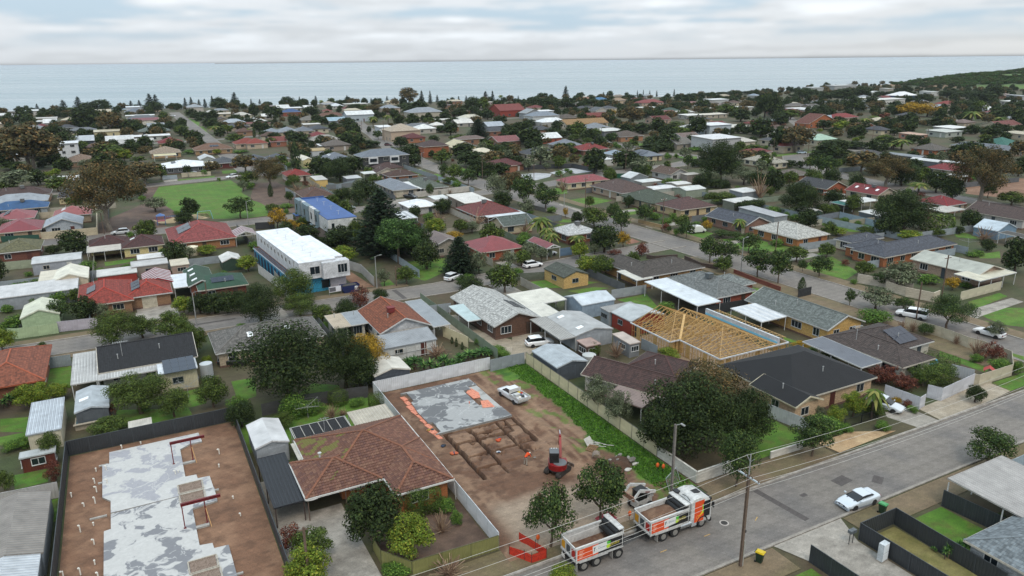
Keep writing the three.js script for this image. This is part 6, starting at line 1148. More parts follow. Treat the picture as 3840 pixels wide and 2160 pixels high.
function fence(label,P,h,col,style,o ={}){
const pts=[];for (let i=0;i<P.length;i+=2) pts.push([P[i],P[i+1]]);
const root=thing(style==='wall'||style==='stone'?'boundary_wall' : 'fence',label,style==='wall'||style==='stone'?'wall' : 'fence',[pts[0][0],0,pts[0][1]],0);
const ox=pts[0][0],oz=pts[0][1],dist=o.light?999 : Math.hypot(ox,oz),fm=style==='paling'?mat(col,0.95,{t: 'grain',s: 0.8}) : style==='wall'?mat(col,0.9,{t: 'grain',s: 3}) : style==='stone'?mat(col,0.95,{t: 'speck',s: 0.8,b: 'grain',bs: 0.15}) : mat(col,0.55,{t: 'sheet',s: 3}),pm=mat(o.post||col,0.6,{t: 'grain',s: 1});
for (let i=0;i+1<pts.length;i++){
const [ax,az]=pts[i],[bx_,bz]=pts[i+1],L=Math.hypot(bx_-ax,bz-az),ry=-Math.atan2(bz-az,bx_-ax),n=Math.max(1,Math.round(L/2.4)),s=L/n;
for (let k=0;k<n;k++){
const f=(k+0.5)/n,x=lerp(ax,bx_,f)-ox,z=lerp(az,bz,f)-oz;let q;
if (style==='wall'){q=part(root,'panel',cg('wallp' + h,()=>new MB().box(1,h,0.16).box(1,0.06,0.22,0,h,0).build()),fm);q.scale.x=s-0.003;}
else if (style==='stone'){q=part(root,'panel',cg('stone' + k % 3,()=>{const m=new MB();for (let a=0;a<5;a++) for (let b=0;b<4;b++) m.box(0.19,0.23,0.3+0.1*hash2(a,b+k),-0.4+a*0.2+(b % 2)*0.05,b*0.23,0.05*hash2(b,a),0.1*(hash2(a,b)-0.5));return m.build();}),fm);q.scale.set(s*0.95,h/0.92,1);}
else{q=part(root,'panel',style==='picket'?pickG : style==='paling'?palG : dist<200?RP : RPfar,fm);q.scale.set(s-0.01,h-(k % 2)*0.015,1);}
q.position.set(x,0.02,z);q.rotation.y=ry;
if (style==='panel'&&dist<200){const c=part(root,'rail',cg('rail1',()=>new MB().box(1,0.05,0.06).build()),pm);c.scale.x=s;c.position.set(x,h,z);c.rotation.y=ry;}
}
if (style!=='wall'&&style!=='stone') for (let k=0;k <= n;k++){if (i&&!k) continue;const f=k/n,q=part(root,'post',cg('fp' + h,()=>bx(0.06,h+0.03,0.07)),pm);q.position.set(lerp(ax,bx_,f)-ox,0,lerp(az,bz,f)-oz);q.rotation.y=ry;}
}
return root;
}
FENCES.forEach(a=>fence(...a));
// ------------------------------------------------------------------ poles
const poleWood=mat('#7a6658',0.9,{t: 'bark',s: 2}),poleSteel=mat('#9a9c9b',0.6,{t: 'grain',s: 1}),dark=mat('#2b2d2f',0.7);
function pole(x,z,h,kind,label){
const o=thing(kind==='lamp'?'street_lamp' : 'power_pole',label||'',kind==='lamp'?'street lamp' : 'power pole',[x,0,z],0,kind==='lamp'?'street lamps' : 'power poles');
h=Math.max(h,4);const lamp=kind==='lamp';
part(o,'pole',cg('pole' + Math.round(h)+lamp,()=>lamp?cyl(0.07,0.11,1,8).translate(0,0.5,0) : new MB().box(0.2,1,0.09).box(0.09,1,0.2).build()),lamp?poleSteel : poleWood).scale.y=h;
if (lamp){part(o,'lamp_arm',cg('arm',()=>tube([V(0,0,0),V(0.2,0.3,0),V(1.0,0.45,0)],0.035)),poleSteel).position.y=h-0.3;part(o,'lamp_head',cg('lh',()=>bx(0.5,0.1,0.2)),poleSteel).position.set(1.1,h+0.1,0);}
if (kind==='cross'||kind===undefined){const c=part(o,'crossarm',cg('ca',()=>bx(0.1,0.12,1.9)),poleWood);c.position.y=h-0.6;c.rotation.y=Math.PI/2*(x>100?1 : 0.15);for (const s of [-0.8,-0.3,0.3,0.8]) part(c,'insulator',cg('ins',()=>cyl(0.04,0.06,0.18,6)),mat('#d5d5d0',0.3)).position.set(0,0.2,s);}
return o;
}
POLES.forEach(([x,z,h,k])=>pole(x,z,h,k));
// ------------------------------------------------------------------ cars
const tyreM=mat('#1c1c1d',0.9),rimM=mat('#9fa3a6',0.35,{m: 0.6}),carGlass=new THREE.MeshStandardMaterial({color: '#12171b',roughness: 0.08,side: THREE.DoubleSide});
function loft(st){// stations [x, halfWidth, y0, y1] with rounded shoulders
const ring=([x,w,y0,y1,r=0.16])=>{const o=[];const c=[[w-r*0.6,y0],[w,y0+r*0.8],[w,y1-r],[w-r*0.35,y1-r*0.3],[w-r*1.3,y1]];for (const [a,b] of c) o.push(V(x,b,a));for (const [a,b] of c.reverse()) o.push(V(x,b,-a));return o;};
const pos=[],idx=[];const R=st.map(ring),n=R[0].length;
for (const r of R) for (const p of r) pos.push(p.x,p.y,p.z);
for (let i=0;i+1<R.length;i++) for (let k=0;k<n;k++){const a=i*n+k,b=i*n+(k+1) % n,c=a+n,d=b+n;idx.push(a,b,c,b,d,c);}
for (const e of [0,R.length-1]) for (let k=1;k+1<n;k++){const b=e*n;e?idx.push(b,b+k+1,b+k) : idx.push(b,b+k,b+k+1);}
const g=new THREE.BufferGeometry();g.setAttribute('position',new THREE.Float32BufferAttribute(pos,3));g.setIndex(idx);g.computeVertexNormals();return g;
}
const carSpec ={
suv:{L: 4.5,wb: 2.65,body: [[-2.2,0.72,0.42,0.82],[-2.1,0.86,0.3,0.98],[-1.2,0.9,0.24,1.02],[0.6,0.9,0.24,0.98],[1.4,0.88,0.26,0.92],[2.05,0.84,0.3,0.78],[2.25,0.68,0.4,0.64]],cab: [[-2.02,0.66,0.94,1.1],[-1.6,0.74,0.95,1.52],[-0.6,0.76,0.95,1.58],[0.15,0.74,0.95,1.52],[0.95,0.7,0.9,1.0]]},
coupe:{L: 4.5,wb: 2.56,body: [[-2.24,0.7,0.4,0.86],[-2.1,0.86,0.3,0.96],[-1.2,0.92,0.22,0.96],[0.2,0.9,0.22,0.92],[1.1,0.9,0.24,0.88],[1.9,0.86,0.28,0.74],[2.24,0.64,0.36,0.58]],cab: [[-1.45,0.6,0.9,0.98],[-0.95,0.66,0.9,1.24],[-0.35,0.68,0.9,1.3],[0.15,0.67,0.88,1.25],[0.95,0.72,0.84,0.92]]},
wagon:{L: 5,wb: 3.1,body: [[-2.5,0.78,0.5,1.0],[-2.4,0.9,0.4,1.1],[-1.2,0.92,0.32,1.12],[1.0,0.92,0.32,1.1],[1.8,0.9,0.34,1.04],[2.3,0.86,0.4,0.92],[2.45,0.7,0.46,0.76]],cab: [[-2.42,0.74,1.05,1.6],[-2.2,0.8,1.06,1.78],[-0.4,0.8,1.06,1.78],[0.5,0.78,1.06,1.72],[1.3,0.74,1.04,1.14]]},
ute:{L: 5,wb: 3.1,body: [[-2.5,0.84,0.5,1.06],[-2.4,0.9,0.4,1.08],[-0.5,0.9,0.32,1.08],[1.0,0.9,0.32,1.06],[1.8,0.88,0.34,1.0],[2.3,0.84,0.4,0.88],[2.45,0.7,0.46,0.74]],cab: [[-0.62,0.72,1.0,1.2],[-0.45,0.76,1.0,1.66],[0.4,0.76,1.0,1.66],[1.25,0.74,1.0,1.1]]},
van:{L: 4.8,wb: 2.9,body: [[-2.4,0.84,0.4,1.9],[-2.3,0.92,0.3,2.05],[0.6,0.92,0.3,2.05],[1.3,0.9,0.3,1.5],[1.8,0.88,0.32,1.1],[2.3,0.8,0.36,0.8]],cab: [[0.3,0.86,1.1,1.7],[0.9,0.85,1.1,1.72],[1.5,0.8,1.1,1.2]]},
};
const carGeo=new Map();
function makeCar(kind,color,label,x,z,turn,y=0){
const S=carSpec[kind];if (!carGeo.has(kind)){const rf=S.cab.slice(1,-1).map(([a,w,,y1])=>[a,w-0.02,y1-0.03,y1+0.025,0.05]);if (rf.length<2) rf.push([rf[0][0]+0.3,...rf[0].slice(1)]);const dx=(rf[rf.length-1][0]-rf[0][0]);carGeo.set(kind,{body: loft(S.body),cab: loft(S.cab),roof: loft(rf.map((r,i,A)=>i===0?[r[0]-0.08,...r.slice(1)] : i===A.length-1?[r[0]+0.06,...r.slice(1)] : r))});}
const G=carGeo.get(kind),root=thing(kind==='van'?'delivery_van' : kind==='ute'||kind==='wagon'?'utility_vehicle' : 'car',label,kind==='van'?'van' : kind==='ute'||kind==='wagon'?'ute' : 'car',[x,y,z],turn),pm=new THREE.MeshPhysicalMaterial({color,roughness: 0.35,clearcoat: 0.8,clearcoatRoughness: 0.1,side: THREE.DoubleSide});
const off=S.wb/2;
const body=part(root,'body',G.body,pm);part(root,'cabin_glass',G.cab,carGlass);part(root,'roof',G.roof,pm);
for (const s of [-1,1]) for (const e of [-1,1]){const w=part(root,'wheel',cg('cwheel',()=>new THREE.TorusGeometry(0.25,0.09,8,18)),tyreM);w.position.set(e*off,0.34,s*0.82);part(w,'rim',cg('crim',()=>cyl(0.21,0.21,0.12,14).rotateX(Math.PI/2)),rimM);part(w,'tyre_tread',cg('ctread',()=>cyl(0.33,0.33,0.2,20).rotateX(Math.PI/2)),tyreM);}
const f=S.body[S.body.length-1],b=S.body[0];
for (const s of [-1,1]){part(root,'headlight',cg('hl',()=>bx(0.14,0.13,0.3)),mat('#c8ced2',0.15)).position.set(f[0]-0.1,f[3]-0.12,s*(f[1]-0.05));part(root,'tail_light',cg('tl',()=>bx(0.08,0.14,0.28)),mat('#7a1512',0.3)).position.set(b[0]+0.02,b[3]-0.15,s*(b[1]-0.08));part(root,'mirror',cg('mir',()=>bx(0.12,0.12,0.2)),pm).position.set(S.cab[S.cab.length-1][0]-0.2,S.cab[0][2]+0.06,s*0.98);}
part(root,'number_plate',cg('np',()=>bx(0.02,0.1,0.36)),mat('#d0d0c8',0.5)).position.set(f[0]+0.01,0.45,0);
return root;
}
CARS.forEach(([k,c,l,x,z,a])=>{const t=a*D2R,S=carSpec[k];const fx=Math.cos(t),fz=-Math.sin(t);// wheels measured on the side that faces the camera
let nx=fz,nz=-fx;if (nx*-x+nz*-z>0){nx=-nx;nz=-nz;}makeCar(k,c,l,x+fx*S.wb/2+nx*0.82,z+fz*S.wb/2+nz*0.82,t);});
function nearestMark(x,z){let b=null,bd=1e9;for (const l of landmarks){const d=Math.hypot(l[0]-x,l[1]-z)-l[3]*0.3;if (d<bd){bd=d;b=l;}}return b;}
function relation(x,z,m){const vx=0.463,vz=-0.886,f=(x-m[0])*vx+(z-m[1])*vz,s=(x-m[0])*0.886+(z-m[1])*0.463;return Math.abs(f)>Math.abs(s)?(f>0?'behind the' : 'in front of the') : 'beside the';}
const words=s=>s.split(/\s+/).length;
function shorten(l,max){if (words(l) <= max) return l;for (const k of [' with ',', ',' sheltering ',' beside ',' behind ',' before ',' near ',' in front ',' by ',' and ']){const i=l.indexOf(k);if (i>0&&words(l.slice(0,i)) >= 3){const c=l.slice(0,i);if (words(c) <= max) return c;}}return l.split(/\s+/).slice(0,max).join(' ');}
// ------------------------------------------------------------------ the dig site: soil sheet with trenches cut into it
function prism(P,y0,y1,topToo=true){
const m=new MB(),n=P.length;let area=0;for (let i=0;i<n;i++){const [a,b]=P[i],[c,d]=P[(i+1) % n];area+=a*d-c*b;}
const Q=area>0?P : [...P].reverse();
for (let i=0;i<n;i++){const [a,b]=Q[i],[c,d]=Q[(i+1) % n];m.quad(V(c,y0,d),V(a,y0,b),V(a,y1,b),V(c,y1,d));}
if (topToo){const g=new THREE.ShapeGeometry(new THREE.Shape(P.map(([x,z])=>new THREE.Vector2(x,-z))));g.rotateX(-Math.PI/2);g.translate(0,y1,0);const u=g.attributes.position;for (let i=0;i<u.count;i++) g.attributes.uv.setXY(i,u.getX(i),u.getZ(i));m.geo(g);}
return m.build();
}
const rect=(x0,x1,z0,z1)=>[[x0,z0],[x1,z0],[x1,z1],[x0,z1]];
const PADS=[[29.75,32.35,-73.9,-71.45],[32.75,36.0,-73.8,-72.6],[32.7,36.0,-72.2,-71.3],[36.45,37.15,-74,-72.4],[37.5,38.35,-74,-72.4],[36.35,36.95,-72.0,-71.2],[36.3,38.25,-70.9,-68.1],[37.3,38.3,-72.1,-70.9],[32.7,35.85,-70.95,-68.05],[29.8,32.15,-71.05,-68.1],[32.6,35.9,-67.65,-65.3],[29.65,32.15,-67.7,-65.4],[36.3,39,-67.7,-61],[29.7,32.1,-65.0,-61],[32.4,36.2,-64.9,-61]];
function siteH(x,z){
const n=fbm(x/1.7+3,z/1.7,4),n2=fbm(x*1.9,z*1.9,3);let h=0.02+0.22*(n-0.4)+0.06*(n2-0.5);
const edge=Math.min(x-SITE.x0,SITE.x1-x,z-SITE.z0,SITE.z1-z);h*=sstep(0,1.2,edge);
h+=0.5*Math.exp(-(((x-41)/1.4) ** 2+((z+64.5)/2.6) ** 2))+0.35*Math.exp(-(((x-37.5)/1.2) ** 2+((z+65)/1.5) ** 2))+0.45*Math.exp(-(((x-40.6)/0.8) ** 2+((z+71)/3.4) ** 2));
const wob=0.10*(fbm(x*1.3,z*1.3,3)-0.5)*2;
if (x>29.0&&x<38.8&&z>-74.35&&z<-62.6){
let best=9;for (const [a,b,c,d] of PADS){const dx=Math.max(a-x,x-b,0),dz=Math.max(c-z,z-d,0);best=Math.min(best,Math.hypot(dx,dz));}
const out=Math.max(0,29.25-x,x-38.65,-74.3-z,z+62.9),dd=Math.min(best,9)+wob*0.8,depth=z>-65.2?(x<29.75?0.7 : x<32.6?0.45 : 0.15) : 0.95;
if (out===0) h=lerp(h*0.6+0.06,-depth,sstep(0.0,0.14,dd));
}
if (x>28.3&&x<38.9&&z>-87.4&&z<-74.2) h=Math.min(h,0.04)-0.05;
if (x<29.4&&z>-74.4&&z<-60) h+=0.12*(fbm(x*2.2,z*2.2,3)-0.5);
return h;
}
const SOILS=['#765743','#604433','#957760','#ae9c88','#533e31'].map(lin),GRASS=lin('#3f6a1c'),GRASS2=lin('#5d8428');
{
const xs=steps(SITE.x0,SITE.x1,x=>x>28.6&&x<39.4?0.11 : 0.35),zs=steps(SITE.z0,SITE.z1,z=>z>-74.8&&z<-60.5?0.11 : 0.35);
const g=gridGeo(xs,zs,siteH);
colored(g,(x,y,z)=>{
const n=fbm(x/3,z/3,4),m=fbm(x/0.8+7,z/0.8,4),k=fbm(x/1.6+20,z/5,4);let c=mix3(SOILS[0],SOILS[2],sstep(0.42,0.62,n));c=mix3(c,SOILS[1],sstep(0.5,0.68,m)*0.7);
if (y<-0.2) c=SOILS[1];
const sandy=sstep(-59.5,-56.5,z+3*(n-0.5))*sstep(42.5,40,x+3*(m-0.5))*sstep(26.3,28.5,x);c=mix3(c,SOILS[3],sandy*0.9);
const tracks=x>38.9&&x<43.8&&z<-60?sstep(0.48,0.6,fbm(x*2.4+3,z/4,3)) : 0;c=mix3(c,lin('#a88a70'),tracks*0.6);
const gr=sstep(44.6,45.6,x+2.6*(n-0.5)+1.4*(m-0.5)+(z>-66?0.9 : 0)+(z<-84?2.5 : 0))*(z>-53.5?sstep(0.5,0.56,k) : 1);c=mix3(c,mix3(GRASS,GRASS2,sstep(0.4,0.6,m)),gr);
const spots=sstep(0.60,0.66,fbm(x/1.1+50,z/1.1,3))*(x>41?1 : 0);return mix3(c,GRASS2,spots*0.6);
});
structure('dig_site_soil',g,sheetMat(0.97,speck,1.4,0.04),'churned brown soil of the dig site with foundation trenches');
// grass blades: uncountable
reseed(55);const sp=[];for (let i=0;i<11000;i++){const x=rr(44.4,48.3),z=rr(-89,-52);const n=fbm(x/3,z/3,4),m=fbm(x/0.8+7,z/0.8,4);if (x+2.6*(n-0.5)+1.4*(m-0.5)+(z>-66?0.9 : 0)<45.2) continue;sp.push([x,siteH(x,z)+rr(0.02,0.16),z,rr(-1,1),0.35,rr(-1,1),1]);}
LEAF.grass=['#40661f','#35551c','#587c2c'];const gm=new THREE.Mesh(leafCloud(sp,0.1,LEAF.grass),leafMat('grass'));gm.name = 'grass';gm.userData ={kind: 'stuff',label: 'long green grass along the cream fence'};scene.add(gm);
}
function marbled(root,name,P,y,cols,o ={}){// concrete skin with stains that have their own outline
const g=new THREE.ShapeGeometry(new THREE.Shape(P.map(([x,z])=>new THREE.Vector2(x,-z))));g.rotateX(-Math.PI/2);g.translate(0,y,0);g.computeBoundingBox();
const B=g.boundingBox,w=B.max.x-B.min.x,d=B.max.z-B.min.z,q=g.attributes.position;for (let i=0;i<q.count;i++) g.attributes.uv.setXY(i,(q.getX(i)-B.min.x)/w,(q.getZ(i)-B.min.z)/d);
const C=cols.map(lin),s=o.s||2.2,k=o.k||0,n=o.n||512,tx=dtex(n,n,(u,v)=>{const x=B.min.x+u*w,z=B.min.z+v*d,wx=fbm(x/1.5+k,z/1.5,3)*2.2,m=fbm(x/s+wx+k,z/s+wx*0.7,6),e=Math.abs(fbm(x/1.8+wx*0.8+9,z/1.8-wx*0.5,5)-0.5),f=0.66+0.12*fbm(x*5,z*5,3);const c=mix3(mix3(C[0],C[1],sstep(o.a??0.44,o.b??0.56,m)),C[2],sstep(0.035,0.0,e)*0.75);return c.map(t=>Math.pow(t*f,1/2.2));});
tx.wrapS=tx.wrapT=THREE.ClampToEdgeWrapping;return part(root,name,g,new THREE.MeshStandardMaterial({map: tx,roughness: 0.85,side: THREE.DoubleSide}));
}
{// slab beside the trenches
const P=[[28.5,-87.3],[38.6,-87.3],[38.75,-84.95],[37.45,-84.95],[37.45,-84],[36.3,-84],[36.3,-77.9],[38.7,-77.4],[38.75,-74.45],[28.4,-74.45],[29.2,-74.8],[29.25,-77.5],[28.7,-77.6],[28.6,-81],[28.85,-84],[29.3,-84.3],[29.3,-87.05],[28.5,-87.05]];
const t=thing('concrete_slab','fresh grey stained concrete slab behind the trenches','slab',[0,0,0]);
part(t,'slab_edge',prism(P,-0.45,0.24,false),mat('#8d8b87',0.9,{t: 'grain',s: 1.5}));marbled(t,'slab_top',P,0.245,['#a9abab','#6f7174','#c4c6c6'],{s: 2.0,k: 3,n: 1024});
for (const [x0,x1,z0,z1] of [[37.5,38.75,-84.9,-77.5],[36.35,38.7,-79.2,-77.95]]) marbled(t,'step_down',rect(x0,x1,z0,z1),0.1+x0*1e-4,['#b4b4b1','#989793','#c8c8c6'],{k: x0,n: 128});
const film=mat('#cf8266',0.55,{t: 'weather',s: 1});
for (const Q of [[[37.6,-84.8],[38,-82.7],[37.6,-81.3],[36.6,-81.4],[36.5,-83.5]],[[37.1,-80.3],[38.1,-80.1],[38,-77.7],[37.5,-78],[36.5,-78.3]]]){const q=part(t,'membrane',prism(Q,0.02,0.13),film);q.userData.label = 'orange plastic membrane';}
reseed(31);for (let i=0;i<9;i++){const z=-86.4+i*1.45,w=rr(0.3,0.75);part(t,'membrane',prism([[28.55-w,z],[28.75,z+rr(-0.1,0.1)],[28.9,z+rr(1,1.5)],[28.6-w*rr(0.5,1),z+1.3]],-0.05,rr(0.05,0.12)),film);}
const p=thing('riser_pipe','single orange capped riser pipe standing on the fresh slab','pipe',[35.1,0.24,-79.4]);part(p,'pipe',cyl(0.05,0.05,0.6,8).translate(0,0.3,0),mat('#c8c4bc',0.5));part(p,'cap',cyl(0.07,0.06,0.3,8).translate(0,0.5,0),mat('#c2502a',0.5));
}
{// long slab of the neighbouring lot
patch('soil',rect(-10.3,7.5,-90.2,-46),0.012,'bare_soil',{cell: 0.6,seed: 77,label: 'bare brown soil around the long slab'});
const A=[[-6.3,-88.7],[3.3,-88.8],[3.45,-86.3],[2.1,-86.3],[1.0,-85.5],[1.0,-78.8],[2.1,-78.7],[2.15,-77.8],[3.35,-77.7],[3.45,-75.05],[-6.9,-74.9],[-6.2,-75.1],[-6.2,-77.5],[-6.95,-78.6],[-7.0,-85.8],[-6.3,-85.9]].filter((p,i)=>i!==10),B=[[-6.2,-74.9],[3.5,-75.0],[3.5,-72.3],[1.1,-72.0],[1.1,-65.3],[2.2,-65.1],[2.25,-64.2],[3.5,-64.1],[3.65,-50],[-6.2,-50],[-6.2,-58.5],[-6.7,-58.6],[-6.8,-65],[-6.8,-72],[-6.2,-72.1]];
const t=thing('concrete_slab','long pale concrete slab with steps inside the dark fence','slab',[0,0,0]);
for (const [P,k] of [[A,11],[B,23]]){part(t,'slab_edge',prism(P,0,0.2,false),mat('#a3a19c',0.9,{t: 'grain',s: 1.5}));marbled(t,'slab_top',P,0.204,['#c8c8c6',k===11?'#a9aab0' : '#86888d','#d0d0ce'],{s: 1.3,k,a: 0.48,b: 0.58,n: 1024});}
for (const z of [-82.0,-68.5]) part(t,'tie_beam',prism(rect(1.02,2.3,z-0.2,z+0.2),0,0.19),mat('#a9a7a2',0.9,{t: 'grain',s: 1}));
for (const [x,z] of [[0.1,-76.3],[0.1,-74.2],[-0.1,-62.2],[0,-60.2]]){const r=part(t,'wet_area',new MB().box(2.2,0.02,1.7,x+1.2,0.206,z).build(),mat('#7c6c60',0.9,{t: 'weather',s: 1}));part(r,'form_board',new MB().box(2.4,0.09,0.1,x+1.2,0.2,z-0.9).box(2.4,0.09,0.1,x+1.2,0.2,z+0.9).box(0.1,0.09,1.7,x,0.2,z).box(0.1,0.09,1.7,x+2.4,0.2,z).build(),mat('#b9b2a4',0.85,{t: 'grain',s: 1}));}
for (const [x,z,w] of [[-6.9,-86.0,0.9],[-7.3,-75,1.5],[-7.1,-82,0.6],[3.6,-74.6,0.6],[-7.0,-62,0.6],[3.75,-59.5,0.7]]) part(t,'edge_stub',new MB().box(w,0.16,0.22,x,0,z).build(),mat('#a9a7a2',0.9,{t: 'grain',s: 1}));
const red=mat('#6f1418',0.5,{t: 'grain',s: 2});
[['red steel portal frame at the back of the long slab',-82.3,0],['red steel portal frame at the middle of the long slab',-68.8,0.05],['red steel portal frame at the picture bottom on the long slab',-55.2,0.1]].forEach(([l,z,d])=>{const f=thing('steel_portal_frame',l,'steel frame',[0.05+d,0.2,z],0,'red steel frames');part(f,'beam',new MB().box(3.6,0.05,0.2,1.75,2.66,0).box(3.6,0.05,0.2,1.75,2.42,0).box(3.6,0.22,0.06,1.75,2.45,0).build(),red);for (const x of [0.05,2.05]) part(f,'post',new MB().box(0.1,2.42,0.1,x,0,0).box(0.25,0.02,0.25,x,0,0).build(),red);part(f,'prop',new MB().bar(V(2.1,1.6,0.05),V(2.35,0,1.0),0.06).build(),mat('#b08a5c',0.9));});
const pv=mat('#cfcdc4',0.5);reseed(12);
const spots=[[-7.6,-84.9],[-7.7,-82.2],[-7.5,-80.2],[-9.8,-80.4],[-7.6,-77.9],[-8.6,-77.8],[-7.7,-73.7],[-8.8,-73.1],[-7.6,-70.3],[-7.5,-67],[-8.6,-66],[4.9,-82.3],[4.5,-79.3],[5,-72],[5.2,-68.5],[-3,-89.3],[-5,-89.2],[-9.9,-66.2],[-9.8,-65.2],[-7.2,-64.6],[0.1,-79.9],[0.4,-80.1],[-6.6,-84.5],[-6.5,-81.5]];
const spl=n=>['first','second','third','fourth','fifth','sixth','seventh','eighth','ninth','tenth','eleventh','twelfth','thirteenth','fourteenth','fifteenth'][n];const sides=[0,0,0];
spots.forEach(([x,z],i)=>{const h=rr(0.25,0.8),sd=x<-6?0 : x>3.6?1 : 2,o=thing('drain_pipe',`white drain pipe, ${spl(sides[sd]++)} ${['along the far left edge of the long slab', 'in the soil right of the long slab', 'standing on the long slab or behind it'][sd]}`,'pipe',[x,0.1,z],0,'white drain pipes around the long slab');part(o,'pipe',cyl(0.06,0.06,h,8).translate(0,h/2,0),pv);part(o,'collar',cyl(0.085,0.085,0.1,8).translate(0,h,0),pv).rotation.z=(i % 3)*0.1;});
}
// ------------------------------------------------------------------ site boundary fences
const DK = '#33383c',dkp ={post: '#454b50'};
fence('dark grey steel fence along the far left side of the long slab',[-10.5,-52,-10.5,-90.4],1.85,DK,'panel',dkp);
fence('dark grey steel fence at the back of the long slab',[-10.5,-90.4,7.6,-90.4],1.85,DK,'panel',dkp);
fence('dark grey steel fence between the long slab and the brown tiled house',[7.6,-90.4,7.6,-50.5],1.85,DK,'panel',dkp);
fence('white steel fence at the back of the dig site',[25.4,-89.25,42.9,-89.25],1.85,'#d2d6da','panel');
fence('white steel fence between the brown tiled house and the dig site',[25.4,-89.25,25.4,-51.7],1.8,'#d2d6da','panel');
fence('cream steel fence with grey rails beside the green strip',[48.6,-88.7,48.6,-58],1.75,'#cfc7a6','panel',{post: '#6d6a62'});
fence('white rendered front wall under the big evergreen',[48.7,-58,48.8,-51.6,55,-51.6],1.3,'#d0cdc4','wall');
fence('low white front wall with gate piers beside the lawn',[59.4,-51.5,64.3,-51.3],0.8,'#d0cdc4','wall');
fence('olive green steel front fence of the brown tiled house',[15.2,-57.2,15.2,-54.8,17.1,-52.0,25.4,-51.7],1.5,'#7f7f4e','panel',{post: '#5e6040'});
fence('dark steel corner fence round the brown lawn',[55.5,-27,55.5,-37,60.5,-37,60.1,-26.5],1.8,DK,'panel',dkp);
fence('dark steel fence left of the concrete drive',[48.9,-36.9,49.2,-26],1.8,DK,'panel',dkp);
fence('dark steel fence under the pale ribbed carport',[67.4,-36.7,68,-30.5],1.8,DK,'panel',dkp);
fence('pale blue fence behind the pale ribbed carport',[77,-37,90,-37],1.6,'#9fb0bc','panel');
fence('black pool style railing before the black roofed house',[72.6,-52.4,78.5,-52.2,79.5,-55],1.2,'#1e2022','picket');
// ------------------------------------------------------------------ paving round the near gardens
patch('lawn',rect(60.8,67.2,-36.6,-30.6),0.02,'lawn',{cell: 0.5,seed: 3,label: 'bright green lawn at the bottom corner'});
patch('dry',rect(55.7,60.2,-36.7,-26),0.02,'dry',{cell: 0.5,seed: 4,label: 'patchy brown lawn inside the dark fence'});
patch('concrete',[[47.8,-40],[56.8,-40],[55.2,-36.8],[55.3,-26],[49.3,-26],[49.0,-36.8]],0.06,'concrete_drive',{cell: 0.7,seed: 5,label: 'pale concrete driveway at the bottom'});
patch('lawn',rect(38,48.4,-36.2,-24),0.02,'lawn',{seed: 6,label: 'green grass at the bottom edge'});
patch('concrete',[[8,-74],[11.5,-74],[11.5,-66],[14.6,-66],[14.8,-47.9],[10.2,-47.9],[8.0,-57]],0.022,'concrete_drive',{cell: 0.6,seed: 8,label: 'stained concrete driveway of the brown tiled house'});
patch('mulch',rect(15.4,25.2,-60.6,-51.9),0.018,'garden_bed',{cell: 0.5,seed: 9,label: 'brown garden bed behind the olive fence'});
patch('paver',[[66.8,-51.4],[72.4,-51.4],[77.4,-48.9],[67.2,-48.6]],0.07,'paver',{cell: 0.5,seed: 10,label: 'tan paved footpath strip'});
patch('lawn',[[57.6,-64],[66.8,-64],[66.8,-52],[57.6,-52]],0.02,'lawn',{seed: 11,label: 'green lawn beside the big evergreen'});
patch('lawn',rect(8,25,-89,-81),0.02,'lawn',{seed: 12,label: 'lawn with the clothes line'});
{// worn marks on the front street
const yel=mat('#b0925a',0.9,{t: 'weather',s: 1});for (const [x,z,r] of [[38.5,-44.3,0],[43.6,-44.2,0],[49.6,-43.9,0.5]]){const o=structure('lane_marking',bx(0.75,0.004,0.09),yel,'worn yellow lane dash');o.position.set(x,0.017,z);o.rotation.y=r;}
const o=thing('manhole_cover','round dark manhole cover with pale ring in the front street','manhole',[46.4,0.014,-44.9]);part(o,'ring',new THREE.RingGeometry(0.33,0.46,28).rotateX(-Math.PI/2).translate(0,0.003,0),mat('#a39d97',0.9));part(o,'cover',cyl(0.33,0.33,0.012,28),mat('#3d3a38',0.7,{t: 'speck',s: 0.4}));
const tar=mat('#5d5856',0.95,{t: 'speck',s: 1});for (const [x,z,w,d,r] of [[62.6,-44.6,2.0,1.3,0.1],[66.1,-42.9,1.6,1.0,0.5],[53.5,-44.5,0.7,6.2,0.1],[56.9,-44.6,0.8,0.5,0],[18,-44.2,3,0.9,0.1]]){const q=structure('road_patch',bx(w,0.003,d),tar,'darker asphalt repair');q.position.set(x,0.0145,z);q.rotation.y=r;}
for (const [x,z,w,d] of [[10,-131,7,0.8],[34.6,-130.4,0.9,7],[43.5,-130.2,0.9,7],[60,-131.5,4,1]]){const q=structure('road_patch',bx(w,0.003,d),tar,'darker asphalt repair in the side street');q.position.set(x,0.0165,z);}
}
